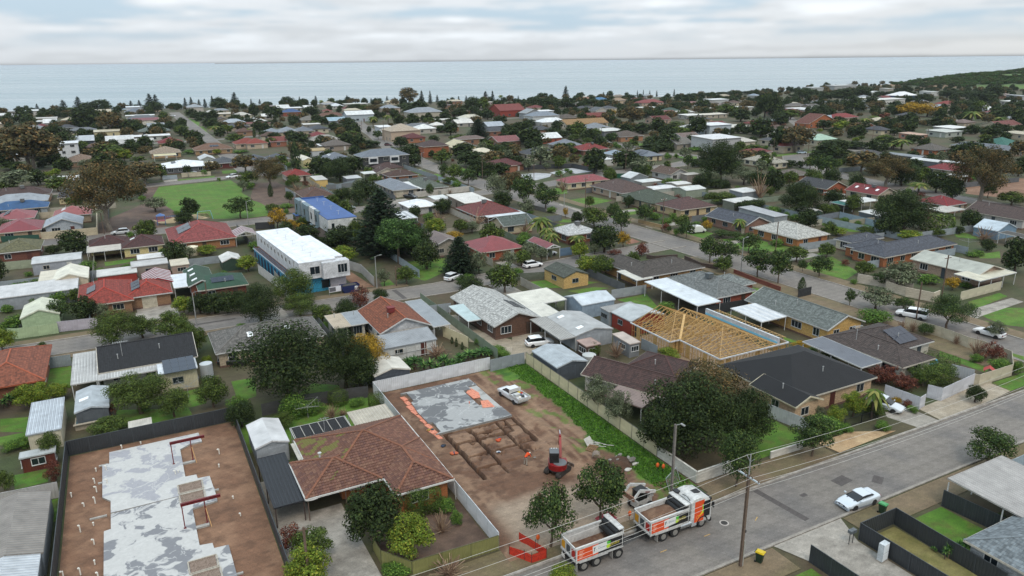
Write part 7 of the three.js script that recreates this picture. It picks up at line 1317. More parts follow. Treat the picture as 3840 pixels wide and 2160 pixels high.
// ------------------------------------------------------------------ the brown tiled house
{
const root=thing('house','brown tiled house with sprawling hip roof beside the dig site','house',[18,0,-68]);landmarks.push([18,-68,'sprawling brown tiled house',14]);
const ox=18,oz=-68,tp=Math.tan(22*D2R),e=2.6,R=[[12.4,24.85,-76.7,-64.42],[10.9,18.6,-71.9,-64.3],[18.75,24.9,-70.5,-60.8]];
const hAt=([x0,x1,z0,z1],x,z)=>{const d=Math.min(x-x0,x1-x,z-z0,z1-z);return d<0?-9 : e+d*tp;};
const under=mat('#3d2620',0.9),ridgeM=mat('#85563f',0.85,{t: 'grain',s: 1.5});
const tileG=[];for (let v=0;v<3;v++){const m=new MB(),N=4,w=0.305,L=0.40,y=x=>0.03*Math.sin(x/w*Math.PI*2)+0.02;for (let i=0;i<N;i++){const a=-w/2+w*i/N,b=a+w/N,t=0.055+v*0.006;m.quad(V(a,y(a)+t,0),V(b,y(b)+t,0),V(b,y(b),-L),V(a,y(a),-L));m.quad(V(a,y(a)-0.01,0),V(b,y(b)-0.01,0),V(b,y(b)+t,0),V(a,y(a)+t,0));}tileG.push(m.build());}
const tones=['#6f4c3e','#694739','#765244','#63433a','#7c5a49'],tm=tones.map(c=>mat(c,0.85,{t: 'grain',s: 0.6})),moss=mat('#6e6a34',0.9,{t: 'grain',s: 0.6});const all=[];reseed(99);
R.forEach((r,ri)=>{
const [x0,x1,z0,z1]=r,hx=(x1-x0)/2,hz=(z1-z0)/2,cx=(x0+x1)/2,cz=(z0+z1)/2,m=Math.min(hx,hz),top=e+m*tp,und=new MB();const P=(x,y,z)=>V(x-ox,y-0.03,z-oz);
const a=hx>hz?P(x0+hz,top,cz) : P(cx,top,z0+hx),b=hx>hz?P(x1-hz,top,cz) : P(cx,top,z1-hx);
if (hx>hz){und.poly([P(x0,e,z1),P(x1,e,z1),b,a]).poly([P(x1,e,z0),P(x0,e,z0),a,b]).poly([P(x0,e,z0),P(x0,e,z1),a]).poly([P(x1,e,z1),P(x1,e,z0),b]);}else{und.poly([P(x0,e,z0),P(x0,e,z1),b,a]).poly([P(x1,e,z1),P(x1,e,z0),a,b]).poly([P(x0,e,z1),P(x1,e,z1),b]).poly([P(x1,e,z0),P(x0,e,z0),a]);}
const rf=part(root,'roof',und.build(),under);
const cap=(p,q)=>{const n=Math.max(1,Math.round(p.distanceTo(q)/0.42));for (let i=0;i<n;i++){const s=p.clone().lerp(q,i/n),t=p.clone().lerp(q,(i+1.08)/n);const wx=(s.x+t.x)/2+ox,wz=(s.z+t.z)/2+oz,y=(s.y+t.y)/2;if (R.some((o,k)=>k!==ri&&hAt(o,wx,wz)>y+0.06)) continue;part(rf,'ridge_tile',new MB().bar(s.setY(s.y+0.09),t.setY(t.y+0.075),0.24,0.1).build(),ridgeM);}};
cap(a.clone(),b.clone());const E=[[x0,z0],[x0,z1],[x1,z0],[x1,z1]].map(([x,z])=>P(x,e,z));for (const q of E) cap(q.clone(),(q.distanceTo(a)<q.distanceTo(b)?a : b).clone());
// tiles on the four slopes
for (const s of [0,1,2,3]){
const len=s<2?x1-x0 : z1-z0,run=m,U=s===0?V(1,0,0) : s===1?V(-1,0,0) : s===2?V(0,0,1) : V(0,0,-1),I=s===0?V(0,tp,-1) : s===1?V(0,tp,1) : s===2?V(1,tp,0) : V(-1,tp,0);I.normalize();const N=U.clone().cross(I);if (N.y<0) N.negate();
const c0=s===0?V(cx,e,z1) : s===1?V(cx,e,z0) : s===2?V(x0,e,cz) : V(x1,e,cz),S=run/Math.cos(22*D2R);
for (let v=0.02,row=0;v<S;v+=0.335,row++) for (let u=-len/2+0.15;u<len/2;u+=0.3){const q=c0.clone().addScaledVector(U,u).addScaledVector(I,v+0.17);const own=hAt(r,q.x,q.z);if (own<q.y-0.05) continue;if (R.some((o,k)=>k!==ri&&hAt(o,q.x,q.z)>q.y+0.02)) continue;const base=c0.clone().addScaledVector(U,u+(row % 2)*0.0).addScaledVector(I,v);const mtx=new THREE.Matrix4().makeBasis(U,N,U.clone().cross(N)).setPosition(base.x-ox,base.y,base.z-oz);all.push([mtx,q.distanceTo(camera.position)+(s===1||s===3?8 : 0),s,ri,q]);}
}
});
all.sort((p,q)=>p[1]-q[1]);const rest=[];
all.forEach(([mtx,,s,ri,q],i)=>{const t=Math.floor(rnd()*5),v=i % 3,isMoss=ri===0&&s===2&&fbm(q.x*0.9+3,q.z*0.9,3)>0.56;if (i<300){const k=part(root,'roof_tile',tileG[v],isMoss?moss : tm[t]);k.applyMatrix4(mtx);}else{const g=tileG[v].clone().applyMatrix4(mtx),c=lin(isMoss?'#6e6a34' : tones[t]),n=g.attributes.position.count,col=new Float32Array(n*3);for (let j=0;j<n;j++){col[j*3]=c[0];col[j*3+1]=c[1];col[j*3+2]=c[2];}g.setAttribute('color',new THREE.BufferAttribute(col,3));rest.push(g);}});
const bulk=part(root,'roof_tiles',mergeGeometries(rest),new THREE.MeshStandardMaterial({vertexColors: true,roughness: 0.85,map: cachedRep(grain,0.6,0.6),side: THREE.DoubleSide}));bulk.userData.kind = 'stuff';
// gutters, walls, openings
const gut=new MB(),L=(ax,az,bx_,bz)=>gut.bar(V(ax-ox,e-0.06,az-oz),V(bx_-ox,e-0.06,bz-oz),0.12,0.16);L(10.85,-64.25,18.7,-64.25);L(18.7,-64.3,18.7,-60.75);L(18.7,-60.75,24.95,-60.75);L(24.95,-60.75,24.95,-76.7);L(10.85,-64.3,10.85,-71.9);L(10.85,-71.95,12.35,-71.95);L(12.35,-72,12.35,-76.75);L(12.35,-76.75,24.9,-76.75);part(root,'gutter',gut.build(),paint('#d4d4d0'));
const brick=mat('#a5673c',0.9,{t: 'brick',b: 'grain',bs: 0.004}),wall=new MB();const W=(x0,x1,z0,z1)=>wall.box(x1-x0,2.45,z1-z0,(x0+x1)/2-ox,0,(z0+z1)/2-oz);W(14.9,24.4,-76.2,-66.6);W(19.2,24.4,-66.6,-61.3);part(root,'wall',wall.build(),brick);
const sof=new MB().box(13,0.04,12,18.4-ox,e-0.15,-70.3-oz).box(5.9,0.04,4,21.8-ox,e-0.16,-62.9-oz).box(3,0.04,7.4,12.4-ox,e-0.155,-68-oz);part(root,'soffit',sof.build(),paint('#b8b4a8'));
windowOn(root,new THREE.Matrix4().makeTranslation(21.4-ox,1.5,-61.28-oz),1.8,1.2,'#cfcfca',3);windowOn(root,new THREE.Matrix4().makeTranslation(16.5-ox,1.5,-66.55-oz),1.5,1.2,'#cfcfca',2);part(root,'door',bx(0.9,2.05,0.06,18.2-ox,0,-66.55-oz),paint('#4a3a30'));
for (const [x,z] of [[11.1,-64.5],[14.8,-64.5],[11.1,-71.6]]) part(root,'post',bx(0.09,2.5,0.09,x-ox,0,z-oz),mat('#5a4a40',0.8));
part(root,'downpipe',tube([V(24.9-ox,2.5,-60.8-oz),V(25.05-ox,1.6,-60.9-oz),V(25.1-ox,0.1,-60.9-oz)],0.05),paint('#d4d4d0'));part(root,'downpipe',tube([V(10.9-ox,2.45,-64.25-oz),V(11.4-ox,2.4,-64.2-oz),V(12-ox,2.45,-64.2-oz)],0.05),paint('#d4d4d0'));
part(root,'vent_pipe',new MB().geo(cyl(0.1,0.1,0.45,10),13.6-ox,4.1,-69.4-oz).geo(cyl(0.2,0.2,0.06,10),13.6-ox,4.35,-69.4-oz).build(),mat('#a9abaa',0.5));part(root,'antenna',new MB().bar(V(15.5-ox,3.6,-75-oz),V(15.5-ox,5.4,-75-oz),0.04).bar(V(14.9-ox,5.3,-75-oz),V(16.1-ox,5.3,-75-oz),0.03).bar(V(15.2-ox,5.3,-75.3-oz),V(15.2-ox,5.3,-74.7-oz),0.03).bar(V(15.7-ox,5.3,-75.3-oz),V(15.7-ox,5.3,-74.7-oz),0.03).build(),mat('#8c9092',0.4));
}
// ------------------------------------------------------------------ street poles with wires at the front
{
const p=thing('power_pole','tall brown power pole with blue crossarm on the near verge','power pole',[43.1,0.05,-39.4],0,'power poles');const H=9.2;
part(p,'pole',new MB().box(0.2,H,0.05,0,0,0.09).box(0.2,H,0.05,0,0,-0.09).box(0.1,H,0.15,0,0,0).build(),poleWood);part(p,'top_pole',cyl(0.05,0.06,2.1,8).translate(0,H+0.9,0),poleSteel);
const ca=part(p,'crossarm',bx(0.11,0.12,2.4,0,H-0.3,0),mat('#a3adb3',0.7));for (const s of [-1.1,-0.4,0.4,1.1]) part(ca,'insulator',cyl(0.04,0.07,0.2,6).translate(0,H-0.1,s),mat('#5a4a40',0.4));part(p,'insulator_arm',new MB().bar(V(0,H+1.2,0),V(0,H+1.7,0.45),0.04).bar(V(0,H+1.2,0),V(0,H+1.7,-0.45),0.04).build(),poleSteel);
part(p,'cable_guard',bx(0.1,2.6,0.08,0.16,0,0.1),mat('#8d8d88',0.7));part(p,'meter',bx(0.16,0.25,0.16,0.2,3.4,0),dark);
const wm=mat('#b9b7b2',0.5);const w=(y,z,sag)=>{const o=thing('overhead_wire',`overhead wire at ${['lowest', 'second', 'third', 'fourth', 'top'][wi++]} height above the front street`,'wire',[0,0,0],0,'wires of the front street');for (const [a,b] of [[-6,43.1],[43.1,92],[92,141]]){const pts=[];for (let i=0;i <= 10;i++){const f=i/10;pts.push(V(lerp(a,b,f),y-sag*4*f*(1-f),z));}part(o,'span',tube(pts,0.014,4,20),wm);}};let wi=0;
w(7.6,-39.4,0.7);w(H-0.05,-40.5,0.9);w(H-0.05,-39.0,0.9);w(H-0.05,-38.3,0.9);w(H+1.7,-39.8,0.8);
const l=thing('street_lamp','tall grey channel street lamp behind the tipper truck','street lamp',[44.3,0.05,-50.3],0,'street lamps');part(l,'pole',new MB().box(0.2,8.6,0.05,0,0,0.08).box(0.2,8.6,0.05,0,0,-0.08).box(0.08,8.6,0.14,0,0,0).build(),mat('#8c8781',0.8,{t: 'bark',s: 2}));part(l,'lamp_arm',new MB().bar(V(0,8.5,0),V(0.3,8.8,0.5),0.06).build(),poleSteel);part(l,'lamp_head',bx(0.2,0.1,0.55,0.3,8.75,0.7),poleSteel);
const q=thing('power_pole','short dark pole among the lime tree at the bottom','power pole',[8.8,0,-54.6],0,'power poles');part(q,'pole',new MB().box(0.2,6.2,0.12).build(),poleWood);part(q,'crossarm',bx(0.7,0.1,0.1,0,5.9,0),poleWood);
}
// ------------------------------------------------------------------ trucks
function canvasTex(w,h,draw){const c=document.createElement('canvas');c.width=w;c.height=h;draw(c.getContext('2d'),w,h);const t=new THREE.CanvasTexture(c);t.colorSpace=THREE.SRGBColorSpace;return t;}
const sidePrint=canvasTex(1024,256,(x,w,h)=>{x.fillStyle = '#1a1c1d';x.fillRect(0,0,w,h);x.fillStyle = '#c8481c';x.fillRect(0,0,470,h);x.fillStyle = '#d8b9a4';for (let i=0;i<6;i++) x.fillRect(40,40+i*32,110-(i % 3)*25,10);x.fillStyle = '#c9ccca';x.beginPath();x.moveTo(340,30);x.lineTo(690,10);x.lineTo(700,190);x.lineTo(350,226);x.fill();x.fillStyle = '#3a3c3e';x.beginPath();x.moveTo(370,70);x.lineTo(410,70);x.lineTo(372,190);x.fill();x.fillStyle = '#7a8699';x.font = 'bold 78px serif';x.fillText('. Dowally',420,140);x.fillStyle = '#4aa83a';x.beginPath();x.moveTo(660,20);x.lineTo(760,40);x.lineTo(720,150);x.lineTo(670,90);x.fill();x.fillStyle = '#a8c83a';x.beginPath();x.arc(700,150,46,0,7);x.fill();x.fillStyle = '#b0a23a';x.font = 'italic bold 100px serif';x.fillText('gelis',720,160);});
const doorPrint=canvasTex(256,512,(x,w,h)=>{x.fillStyle = '#c8481c';x.fillRect(0,0,w,h);x.strokeStyle = '#8cbf3a';x.lineWidth=26;x.beginPath();x.moveTo(215,110);x.quadraticCurveTo(250,220,200,330);x.stroke();x.fillStyle = '#d8c02a';x.beginPath();x.moveTo(225,240);x.lineTo(235,330);x.lineTo(110,400);x.lineTo(170,330);x.fill();x.fillStyle = '#56b53a';x.beginPath();x.moveTo(215,260);x.lineTo(256,270);x.lineTo(240,350);x.fill();x.strokeStyle = '#d8a050';x.lineWidth=9;x.beginPath();x.arc(90,390,36,0,6);x.moveTo(120,400);x.lineTo(60,500);x.stroke();});
const printM=t=>new THREE.MeshStandardMaterial({map: t,roughness: 0.4,side: THREE.DoubleSide});
function uvPanel(w,h){return new THREE.PlaneGeometry(w,h);}
const tw=mat('#d2d3d1',0.4,{t: 'grain',s: 3}),tb=mat('#141516',0.6),chrome=mat('#b9bcbe',0.22,{m: 0.9});
function truckWheel(p,x,z,s){const w=part(p,'wheel',cg('twheel',()=>new MB().geo(new THREE.TorusGeometry(0.37,0.15,10,24)).geo(cyl(0.5,0.5,0.24,24),0,0,0,Math.PI/2).build()),tyreM);w.position.set(x,0.52,z);part(w,'rim',cg('trim',()=>new MB().geo(cyl(0.28,0.28,0.3,18),0,0,0,Math.PI/2).geo(cyl(0.12,0.12,0.38,10),0,0,0,Math.PI/2).build()),mat('#8e8c87',0.5,{m: 0.4}));return w;}
function tipBox(p,x0,x1,load){
const L=x1-x0,cx=(x0+x1)/2,y0=1.25,y1=2.6,W=2.5;const b=part(p,'box_floor',bx(L,0.12,W,cx,y0-0.1,0),tw);
for (const s of [-1,1]){const sd=part(p,'side_board',new MB().box(L,y1-y0,0.06,cx,y0,s*(W/2-0.03)).box(L,0.14,0.16,cx,y1-0.08,s*(W/2-0.06)).box(0.12,y1-y0+0.15,0.14,x0+0.06,y0-0.15,s*(W/2-0.04)).box(L,0.12,0.1,cx,y0-0.12,s*(W/2-0.04)).build(),tw);const pr=part(sd,'livery',uvPanel(L-0.3,y1-y0-0.28),printM(sidePrint));pr.position.set(cx,(y0+y1)/2-0.04,s*(W/2+0.004));if (s<0) pr.rotation.y=Math.PI;}
const tg=part(p,'tailgate',new MB().box(0.05,y1-y0,W-0.2,x0+0.05,y0,0).box(0.1,0.12,W,x0+0.02,y1-0.1,0).box(0.1,0.1,W,x0+0.02,y0,0).box(0.09,y1-y0,0.1,x0+0.01,y0,0.42).box(0.09,y1-y0,0.1,x0+0.01,y0,-0.42).build(),tw);
for (const [z,c,w] of [[0,'#3c4448',0.6],[0.82,'#9a2018',0.55],[-0.82,'#c08a20',0.55]]) part(tg,'sign_plate',bx(0.02,0.75,w,x0+0.005,y0+0.28,z),mat(c,0.5));
part(p,'headboard',new MB().box(0.08,y1-y0+0.55,W,x1-0.04,y0,0).box(0.5,0.1,W,x1-0.28,y1+0.42,0).build(),tw);
part(p,'tarp_roll',new MB().geo(cyl(0.3,0.3,W-0.2,14),x1-0.5,y1+0.05,0,Math.PI/2).geo(cyl(0.42,0.42,W-0.25,14,1),x1-0.62,y1-0.45,0,Math.PI/2).build(),tb);
const xs=steps(x0+0.1,x1-0.45,()=>0.2),zs=steps(-W/2+0.08,W/2-0.08,()=>0.2);const g=gridGeo(xs,zs,(x,z)=>{const f=(x-x0)/L;return load?2.0+0.45*Math.sin(f*3.1)*(1-(z/1.3) ** 2)+0.14*(fbm(x*3,z*3,3)-0.5) : 1.32+0.06*fbm(x*4,z*4,3);});colored(g,(x,y,z)=>mix3(load?SOILS[0] : lin('#6f5040'),SOILS[2],sstep(0.45,0.65,fbm(x*2,z*2,3))*0.6));part(p,load?'soil_load' : 'dirty_tray',g,sheetMat(0.97,speck,1,0.03));
}
{
const t=thing('tipper_truck','white and orange tipper truck loaded with brown soil on the front street','truck',[0,0,-46.62]);
tipBox(t,37.75,42.35,true);
part(t,'chassis',new MB().box(7.0,0.25,0.9,41,0.75,0).box(0.9,0.3,2.1,38.2,0.75,0).build(),tb);
for (const x of [39.4,40.78,44.0]) for (const s of [-1,1]) truckWheel(t,x,s*1.06);
for (const s of [-1,1]){part(t,'mudguard',new MB().box(3.1,0.28,0.5,39.9,1.04,s*1.02).build(),tw);part(t,'mudflap',bx(0.04,0.75,0.5,38.65,0.25,s*1.03),mat('#8c8a86',0.8));part(t,'fuel_tank',cg('ftank',()=>new MB().geo(cyl(0.32,0.32,1.35,18),0,0,0,0,0,Math.PI/2).geo(cyl(0.335,0.335,0.06,18),0.35,0,0,0,0,Math.PI/2).geo(cyl(0.335,0.335,0.06,18),-0.35,0,0,0,0,Math.PI/2).build()),chrome).position.set(42.0,0.85,s*0.98);part(t,'battery_box',bx(0.6,0.75,0.5,43.0,0.5,s*0.98),mat('#9a9da0',0.5));}
const cs=new THREE.Shape([[42.65,0.95],[44.95,0.62],[45.05,1.2],[44.85,2.75],[44.6,3.1],[43.6,3.35],[42.9,3.3],[42.65,3.05]].map(q=>new THREE.Vector2(...q)));const cgeo=new THREE.ExtrudeGeometry(cs,{depth: 2.26,bevelEnabled: true,bevelThickness: 0.09,bevelSize: 0.07,bevelSegments: 3});cgeo.translate(0,0,-1.13);
const cab=part(t,'cab',cgeo,tw);
for (const s of [-1,1]){const d=part(cab,'door_livery',uvPanel(1.15,2.25),printM(doorPrint));d.position.set(43.55,1.95,s*1.235);if (s<0) d.rotation.y=Math.PI;part(cab,'side_panel',bx(0.75,1.7,0.03,44.5,1.15,s*1.225),tb);part(cab,'side_window',bx(0.75,0.72,0.03,44.42,2.05,s*1.235),carGlass);part(cab,'mirror',bx(0.12,0.6,0.25,45.05,2.05,s*1.4),tb);part(cab,'wheel_arch',new MB().geo(new THREE.TorusGeometry(0.62,0.08,6,14,Math.PI),44.0,0.62,s*1.2).build(),tb);part(cab,'headlight',bx(0.12,0.25,0.4,45.12,1.0,s*0.85),mat('#c8ced2',0.15));}
part(cab,'windscreen',new MB().quad(V(45.13,1.65,1.1),V(45.13,1.65,-1.1),V(44.97,2.7,-1.1),V(44.97,2.7,1.1)).build(),carGlass);part(cab,'visor',bx(0.35,0.2,2.3,44.92,2.72,0),tb);part(cab,'grille',bx(0.1,0.85,1.9,45.1,0.65,0),tb);part(cab,'bumper',bx(0.25,0.4,2.4,45.05,0.38,0),tb);part(cab,'roof_hatch',bx(0.75,0.06,0.62,43.9,3.36,0.1),tb);part(t,'air_intake',bx(0.5,1.9,0.6,42.55,1.4,-1.0),mat('#26282b',0.7));part(t,'deck_rail',tube([V(42.6,3.2,0.9),V(42.65,3.35,0.4),V(42.6,3.3,-0.2)],0.03),tb);
const r=thing('dump_trailer','empty white and orange dump trailer behind the tipper truck','trailer',[0,0,-46.62]);
tipBox(r,29.7,34.75,false);part(r,'chassis',new MB().box(4.6,0.25,0.9,32.4,0.75,0).box(0.9,0.3,2.0,30.2,0.75,0).box(0.5,0.2,0.9,34.9,0.85,0).build(),tb);part(r,'drawbar',new MB().bar(V(34.6,0.75,0.4),V(37.5,0.65,0.0),0.12).bar(V(34.6,0.75,-0.4),V(37.5,0.65,0.0),0.12).build(),tb);
for (const x of [30.62,31.95,34.3]) for (const s of [-1,1]) truckWheel(r,x,s*1.06);
for (const s of [-1,1]){part(r,'mudflap',bx(0.04,0.7,0.45,29.85,0.25,s*1.03),mat('#a5a39d',0.8));part(r,'mudflap',bx(0.04,0.7,0.45,33.6,0.3,s*1.03),mat('#8c8a86',0.8));part(r,'side_rail',new MB().box(3.0,0.26,0.14,31.6,1.0,s*1.17).build(),tw);}part(r,'number_plate',bx(0.03,0.35,0.5,29.55,0.7,-0.6),mat('#c4c2bc',0.5));
}
{// excavator
const E=thing('excavator','compact red and black excavator digging beside the trenches','excavator',[36.95,siteH(36.9,-60.5)+0.02,-60.4],0);const red=mat('#8e1216',0.4,{t: 'grain',s: 2});
const tg=()=>{const sh=new THREE.Shape();sh.absarc(-0.95,0.3,0.3,Math.PI/2,Math.PI*1.5);sh.absarc(0.95,0.3,0.3,-Math.PI/2,Math.PI/2);const g=new THREE.ExtrudeGeometry(sh,{depth: 0.4,bevelEnabled: false});g.translate(0,0,-0.2);const m=new MB().geo(g);for (let i=0;i<14;i++) m.box(0.05,0.04,0.42,-0.95+i*0.146,0.6,0);return m.build();};
const under=new THREE.Group();for (const s of [-1,1]){const k=part(E,'track',cg('trk',tg),mat('#35302c',0.9,{t: 'speck',s: 0.5}));k.position.set(0,0,s*0.78);k.rotation.y=0;k.userData.turn=1;part(k,'drive_wheel',cyl(0.16,0.16,0.44,12).rotateX(Math.PI/2).translate(-0.95,0.3,0),mat('#4a4643',0.8));}
part(E,'dozer_blade',new MB().box(0.08,0.42,1.95,1.75,0.15,0,0,0,0.15).bar(V(0.6,0.3,0.4),V(1.7,0.35,0.4),0.1).bar(V(0.6,0.3,-0.4),V(1.7,0.35,-0.4),0.1).build(),mat('#6d625a',0.8,{t: 'weather',s: 1}));part(E,'undercarriage',bx(1.3,0.3,1.2,0,0.3,0),tb);
// the house faces away towards the trenches (-z)
const T=0.62;const sh=new THREE.Shape();sh.absarc(0,0,0.98,Math.PI,2*Math.PI);sh.lineTo(0.95,0.85);sh.lineTo(-0.95,0.85);const bg=new THREE.ExtrudeGeometry(sh,{depth: 0.62,bevelEnabled: true,bevelThickness: 0.05,bevelSize: 0.04,bevelSegments: 2});bg.rotateX(-Math.PI/2);
const up=part(E,'counterweight',bg,red);up.position.set(0,T,0);const skirt=part(E,'turntable',bg.clone().scale(1.02,0.22,1.02),tb);skirt.position.set(0,T-0.12,0);part(up,'engine_cover',cyl(0.72,0.78,0.1,20).translate(0.22,0.68,0.15),mat('#5a5e61',0.6));
const cb=part(E,'cab',new THREE.ExtrudeGeometry(new THREE.Shape([[-0.55,0],[0.5,0],[0.62,0.5],[0.5,1.45],[-0.5,1.5],[-0.58,0.6]].map(q=>new THREE.Vector2(...q))),{depth: 0.95,bevelEnabled: true,bevelThickness: 0.04,bevelSize: 0.04,bevelSegments: 2}),tb);cb.rotation.y=Math.PI/2;cb.position.set(-0.85,T+0.5,-0.25);cb.scale.y=0.86;part(cb,'rear_window',bx(0.02,0.8,0.75,-0.6,0.5,0.47),carGlass);part(cb,'cab_roof',bx(1.1,0.07,1.0,0,1.52,0.47),mat('#55595c',0.5));for (const z of [0.2,0.47,0.74]) part(cb,'work_light',bx(0.08,0.06,0.14,0.45,1.6,z),mat('#cfd2d2',0.3));
const boom=new MB().bar(V(0.35,T+0.7,-0.9),V(0.35,T+2.5,-2.1),0.26,0.34).bar(V(0.35,T+2.5,-2.1),V(0.35,T+2.3,-3.5),0.22,0.3);const bm=part(E,'boom',boom.build(),red);part(bm,'boom_cylinder',new MB().bar(V(0.35,T+0.5,-1.2),V(0.35,T+1.9,-2.1),0.12).build(),tb);const ar=part(E,'dipper_arm',new MB().bar(V(0.35,T+2.45,-3.4),V(0.35,T+0.5,-4.1),0.18,0.24).build(),red);part(ar,'arm_cylinder',new MB().bar(V(0.35,T+2.75,-2.3),V(0.35,T+2.65,-3.4),0.1).build(),chrome);part(E,'bucket',new MB().box(0.6,0.5,0.5,0.35,-0.15,-4.05,0,0.5).build(),mat('#55493f',0.85,{t: 'weather',s: 1}));
for (const o of E.children) if (['track','dozer_blade','undercarriage'].includes(o.name)){const p=o.position.clone().applyAxisAngle(UP,0.42);o.position.copy(p);o.rotation.y=0.42;delete o.userData.turn;}else{o.position.applyAxisAngle(UP,-0.5);o.rotation.y-=0.5;}
}
{// skid steer loader
const B=thing('skid_steer_loader','white skid steer loader with raised arms behind the tipper truck','loader',[40.9,0.05,-50.9],Math.PI+0.12);
part(B,'body',new MB().box(2.0,0.75,1.0,-0.1,0.35,0).box(0.6,0.5,1.05,-0.95,1.05,0).build(),mat('#c9cac8',0.5,{t: 'grain',s: 2}));part(B,'cab',new MB().box(1.15,1.2,0.95,0.15,0.85,0).box(1.25,0.08,1.05,0.15,2.05,0).build(),tb);part(B,'cab_window',bx(0.9,0.7,0.99,0.2,1.2,0),carGlass);
for (const s of [-1,1]){part(B,'lift_arm',new MB().bar(V(-1.25,1.7,s*0.72),V(0.9,2.5,s*0.72),0.16,0.3).bar(V(0.9,2.5,s*0.72),V(1.6,1.9,s*0.72),0.14,0.24).build(),tw);part(B,'arm_stripe',bx(0.7,0.12,0.01,-0.1,2.02,s*0.81,0,0,0.35),mat('#5c1218',0.5));for (const x of [-0.62,0.62]){const w=part(B,'wheel',cg('bw',()=>new MB().geo(new THREE.TorusGeometry(0.28,0.13,8,18)).geo(cyl(0.38,0.38,0.24,18),0,0,0,Math.PI/2).build()),tyreM);w.position.set(x,0.41,s*0.72);part(w,'rim',cg('bwr',()=>cyl(0.2,0.2,0.28,12).rotateX(Math.PI/2)),tw);}}
part(B,'quick_hitch',new MB().box(0.12,0.5,1.5,1.65,1.55,0).build(),mat('#8c6b58',0.8,{t: 'weather',s: 1}));part(B,'tail_light',bx(0.05,0.2,0.12,-1.26,1.2,0.4),mat('#8a1512',0.3));
}
{// tray ute on the site
const x=41.15,z=-78.9,U=makeCar('ute','#c4c8cc','white tray utility with open door and tools parked by the slab',x,z,Math.PI/2+0.12,siteH(x,z)+0.02);
part(U,'tray',new MB().box(2.3,0.08,1.85,-1.7,0.86,0).box(2.3,0.3,0.05,-1.7,0.94,0.92).box(2.3,0.3,0.05,-1.7,0.94,-0.92).box(0.05,0.3,1.85,-2.84,0.94,0).box(0.06,0.75,1.85,-0.58,0.94,0).build(),tw);part(U,'toolbox',bx(0.55,0.5,0.75,-1.6,0.95,-0.4),mat('#a9abaa',0.5));part(U,'ladder_rack',new MB().bar(V(-0.6,1.7,0.85),V(-0.6,1.7,-0.85),0.05).build(),tw);
for (const [a,b,c,s] of [[-1.0,0.4,'#c8a81e',0.3],[-1.2,0.6,'#a82a1c',0.22],[-1.5,0.1,'#2c4a78',0.4],[-2.1,0.2,'#2a2c2e',0.4],[-2.3,-0.4,'#c9c4ba',0.3]]) part(U,'tool',bx(s,0.3,s*1.4,a,0.95,b,a),mat(c,0.6));const d=part(U,'door',new MB().box(0.9,0.95,0.05,-0.45,0,0).build(),tb);d.position.set(0.75,0.5,0.9);d.rotation.y=-0.9;
}
{// silver coupe
const C=makeCar('coupe','#b4bec6','silver two door coupe parked at the kerb facing the trucks',60.4,-40.95,Math.PI-0.06,0.01);const dk=mat('#2a2f48',0.4);
part(C,'grille',bx(0.06,0.16,0.75,2.22,0.44,0),dk);for (const s of [-1,1]) part(C,'hood_vent',bx(0.3,0.02,0.1,0.98,0.885,s*0.42),dk);part(C,'bumper',new MB().box(0.16,0.22,1.7,2.14,0.22,0).build(),mat('#8f98a2',0.4));part(C,'side_skirt',new MB().box(2.0,0.12,1.84,0,0.2,0).build(),mat('#6d747c',0.5));
}
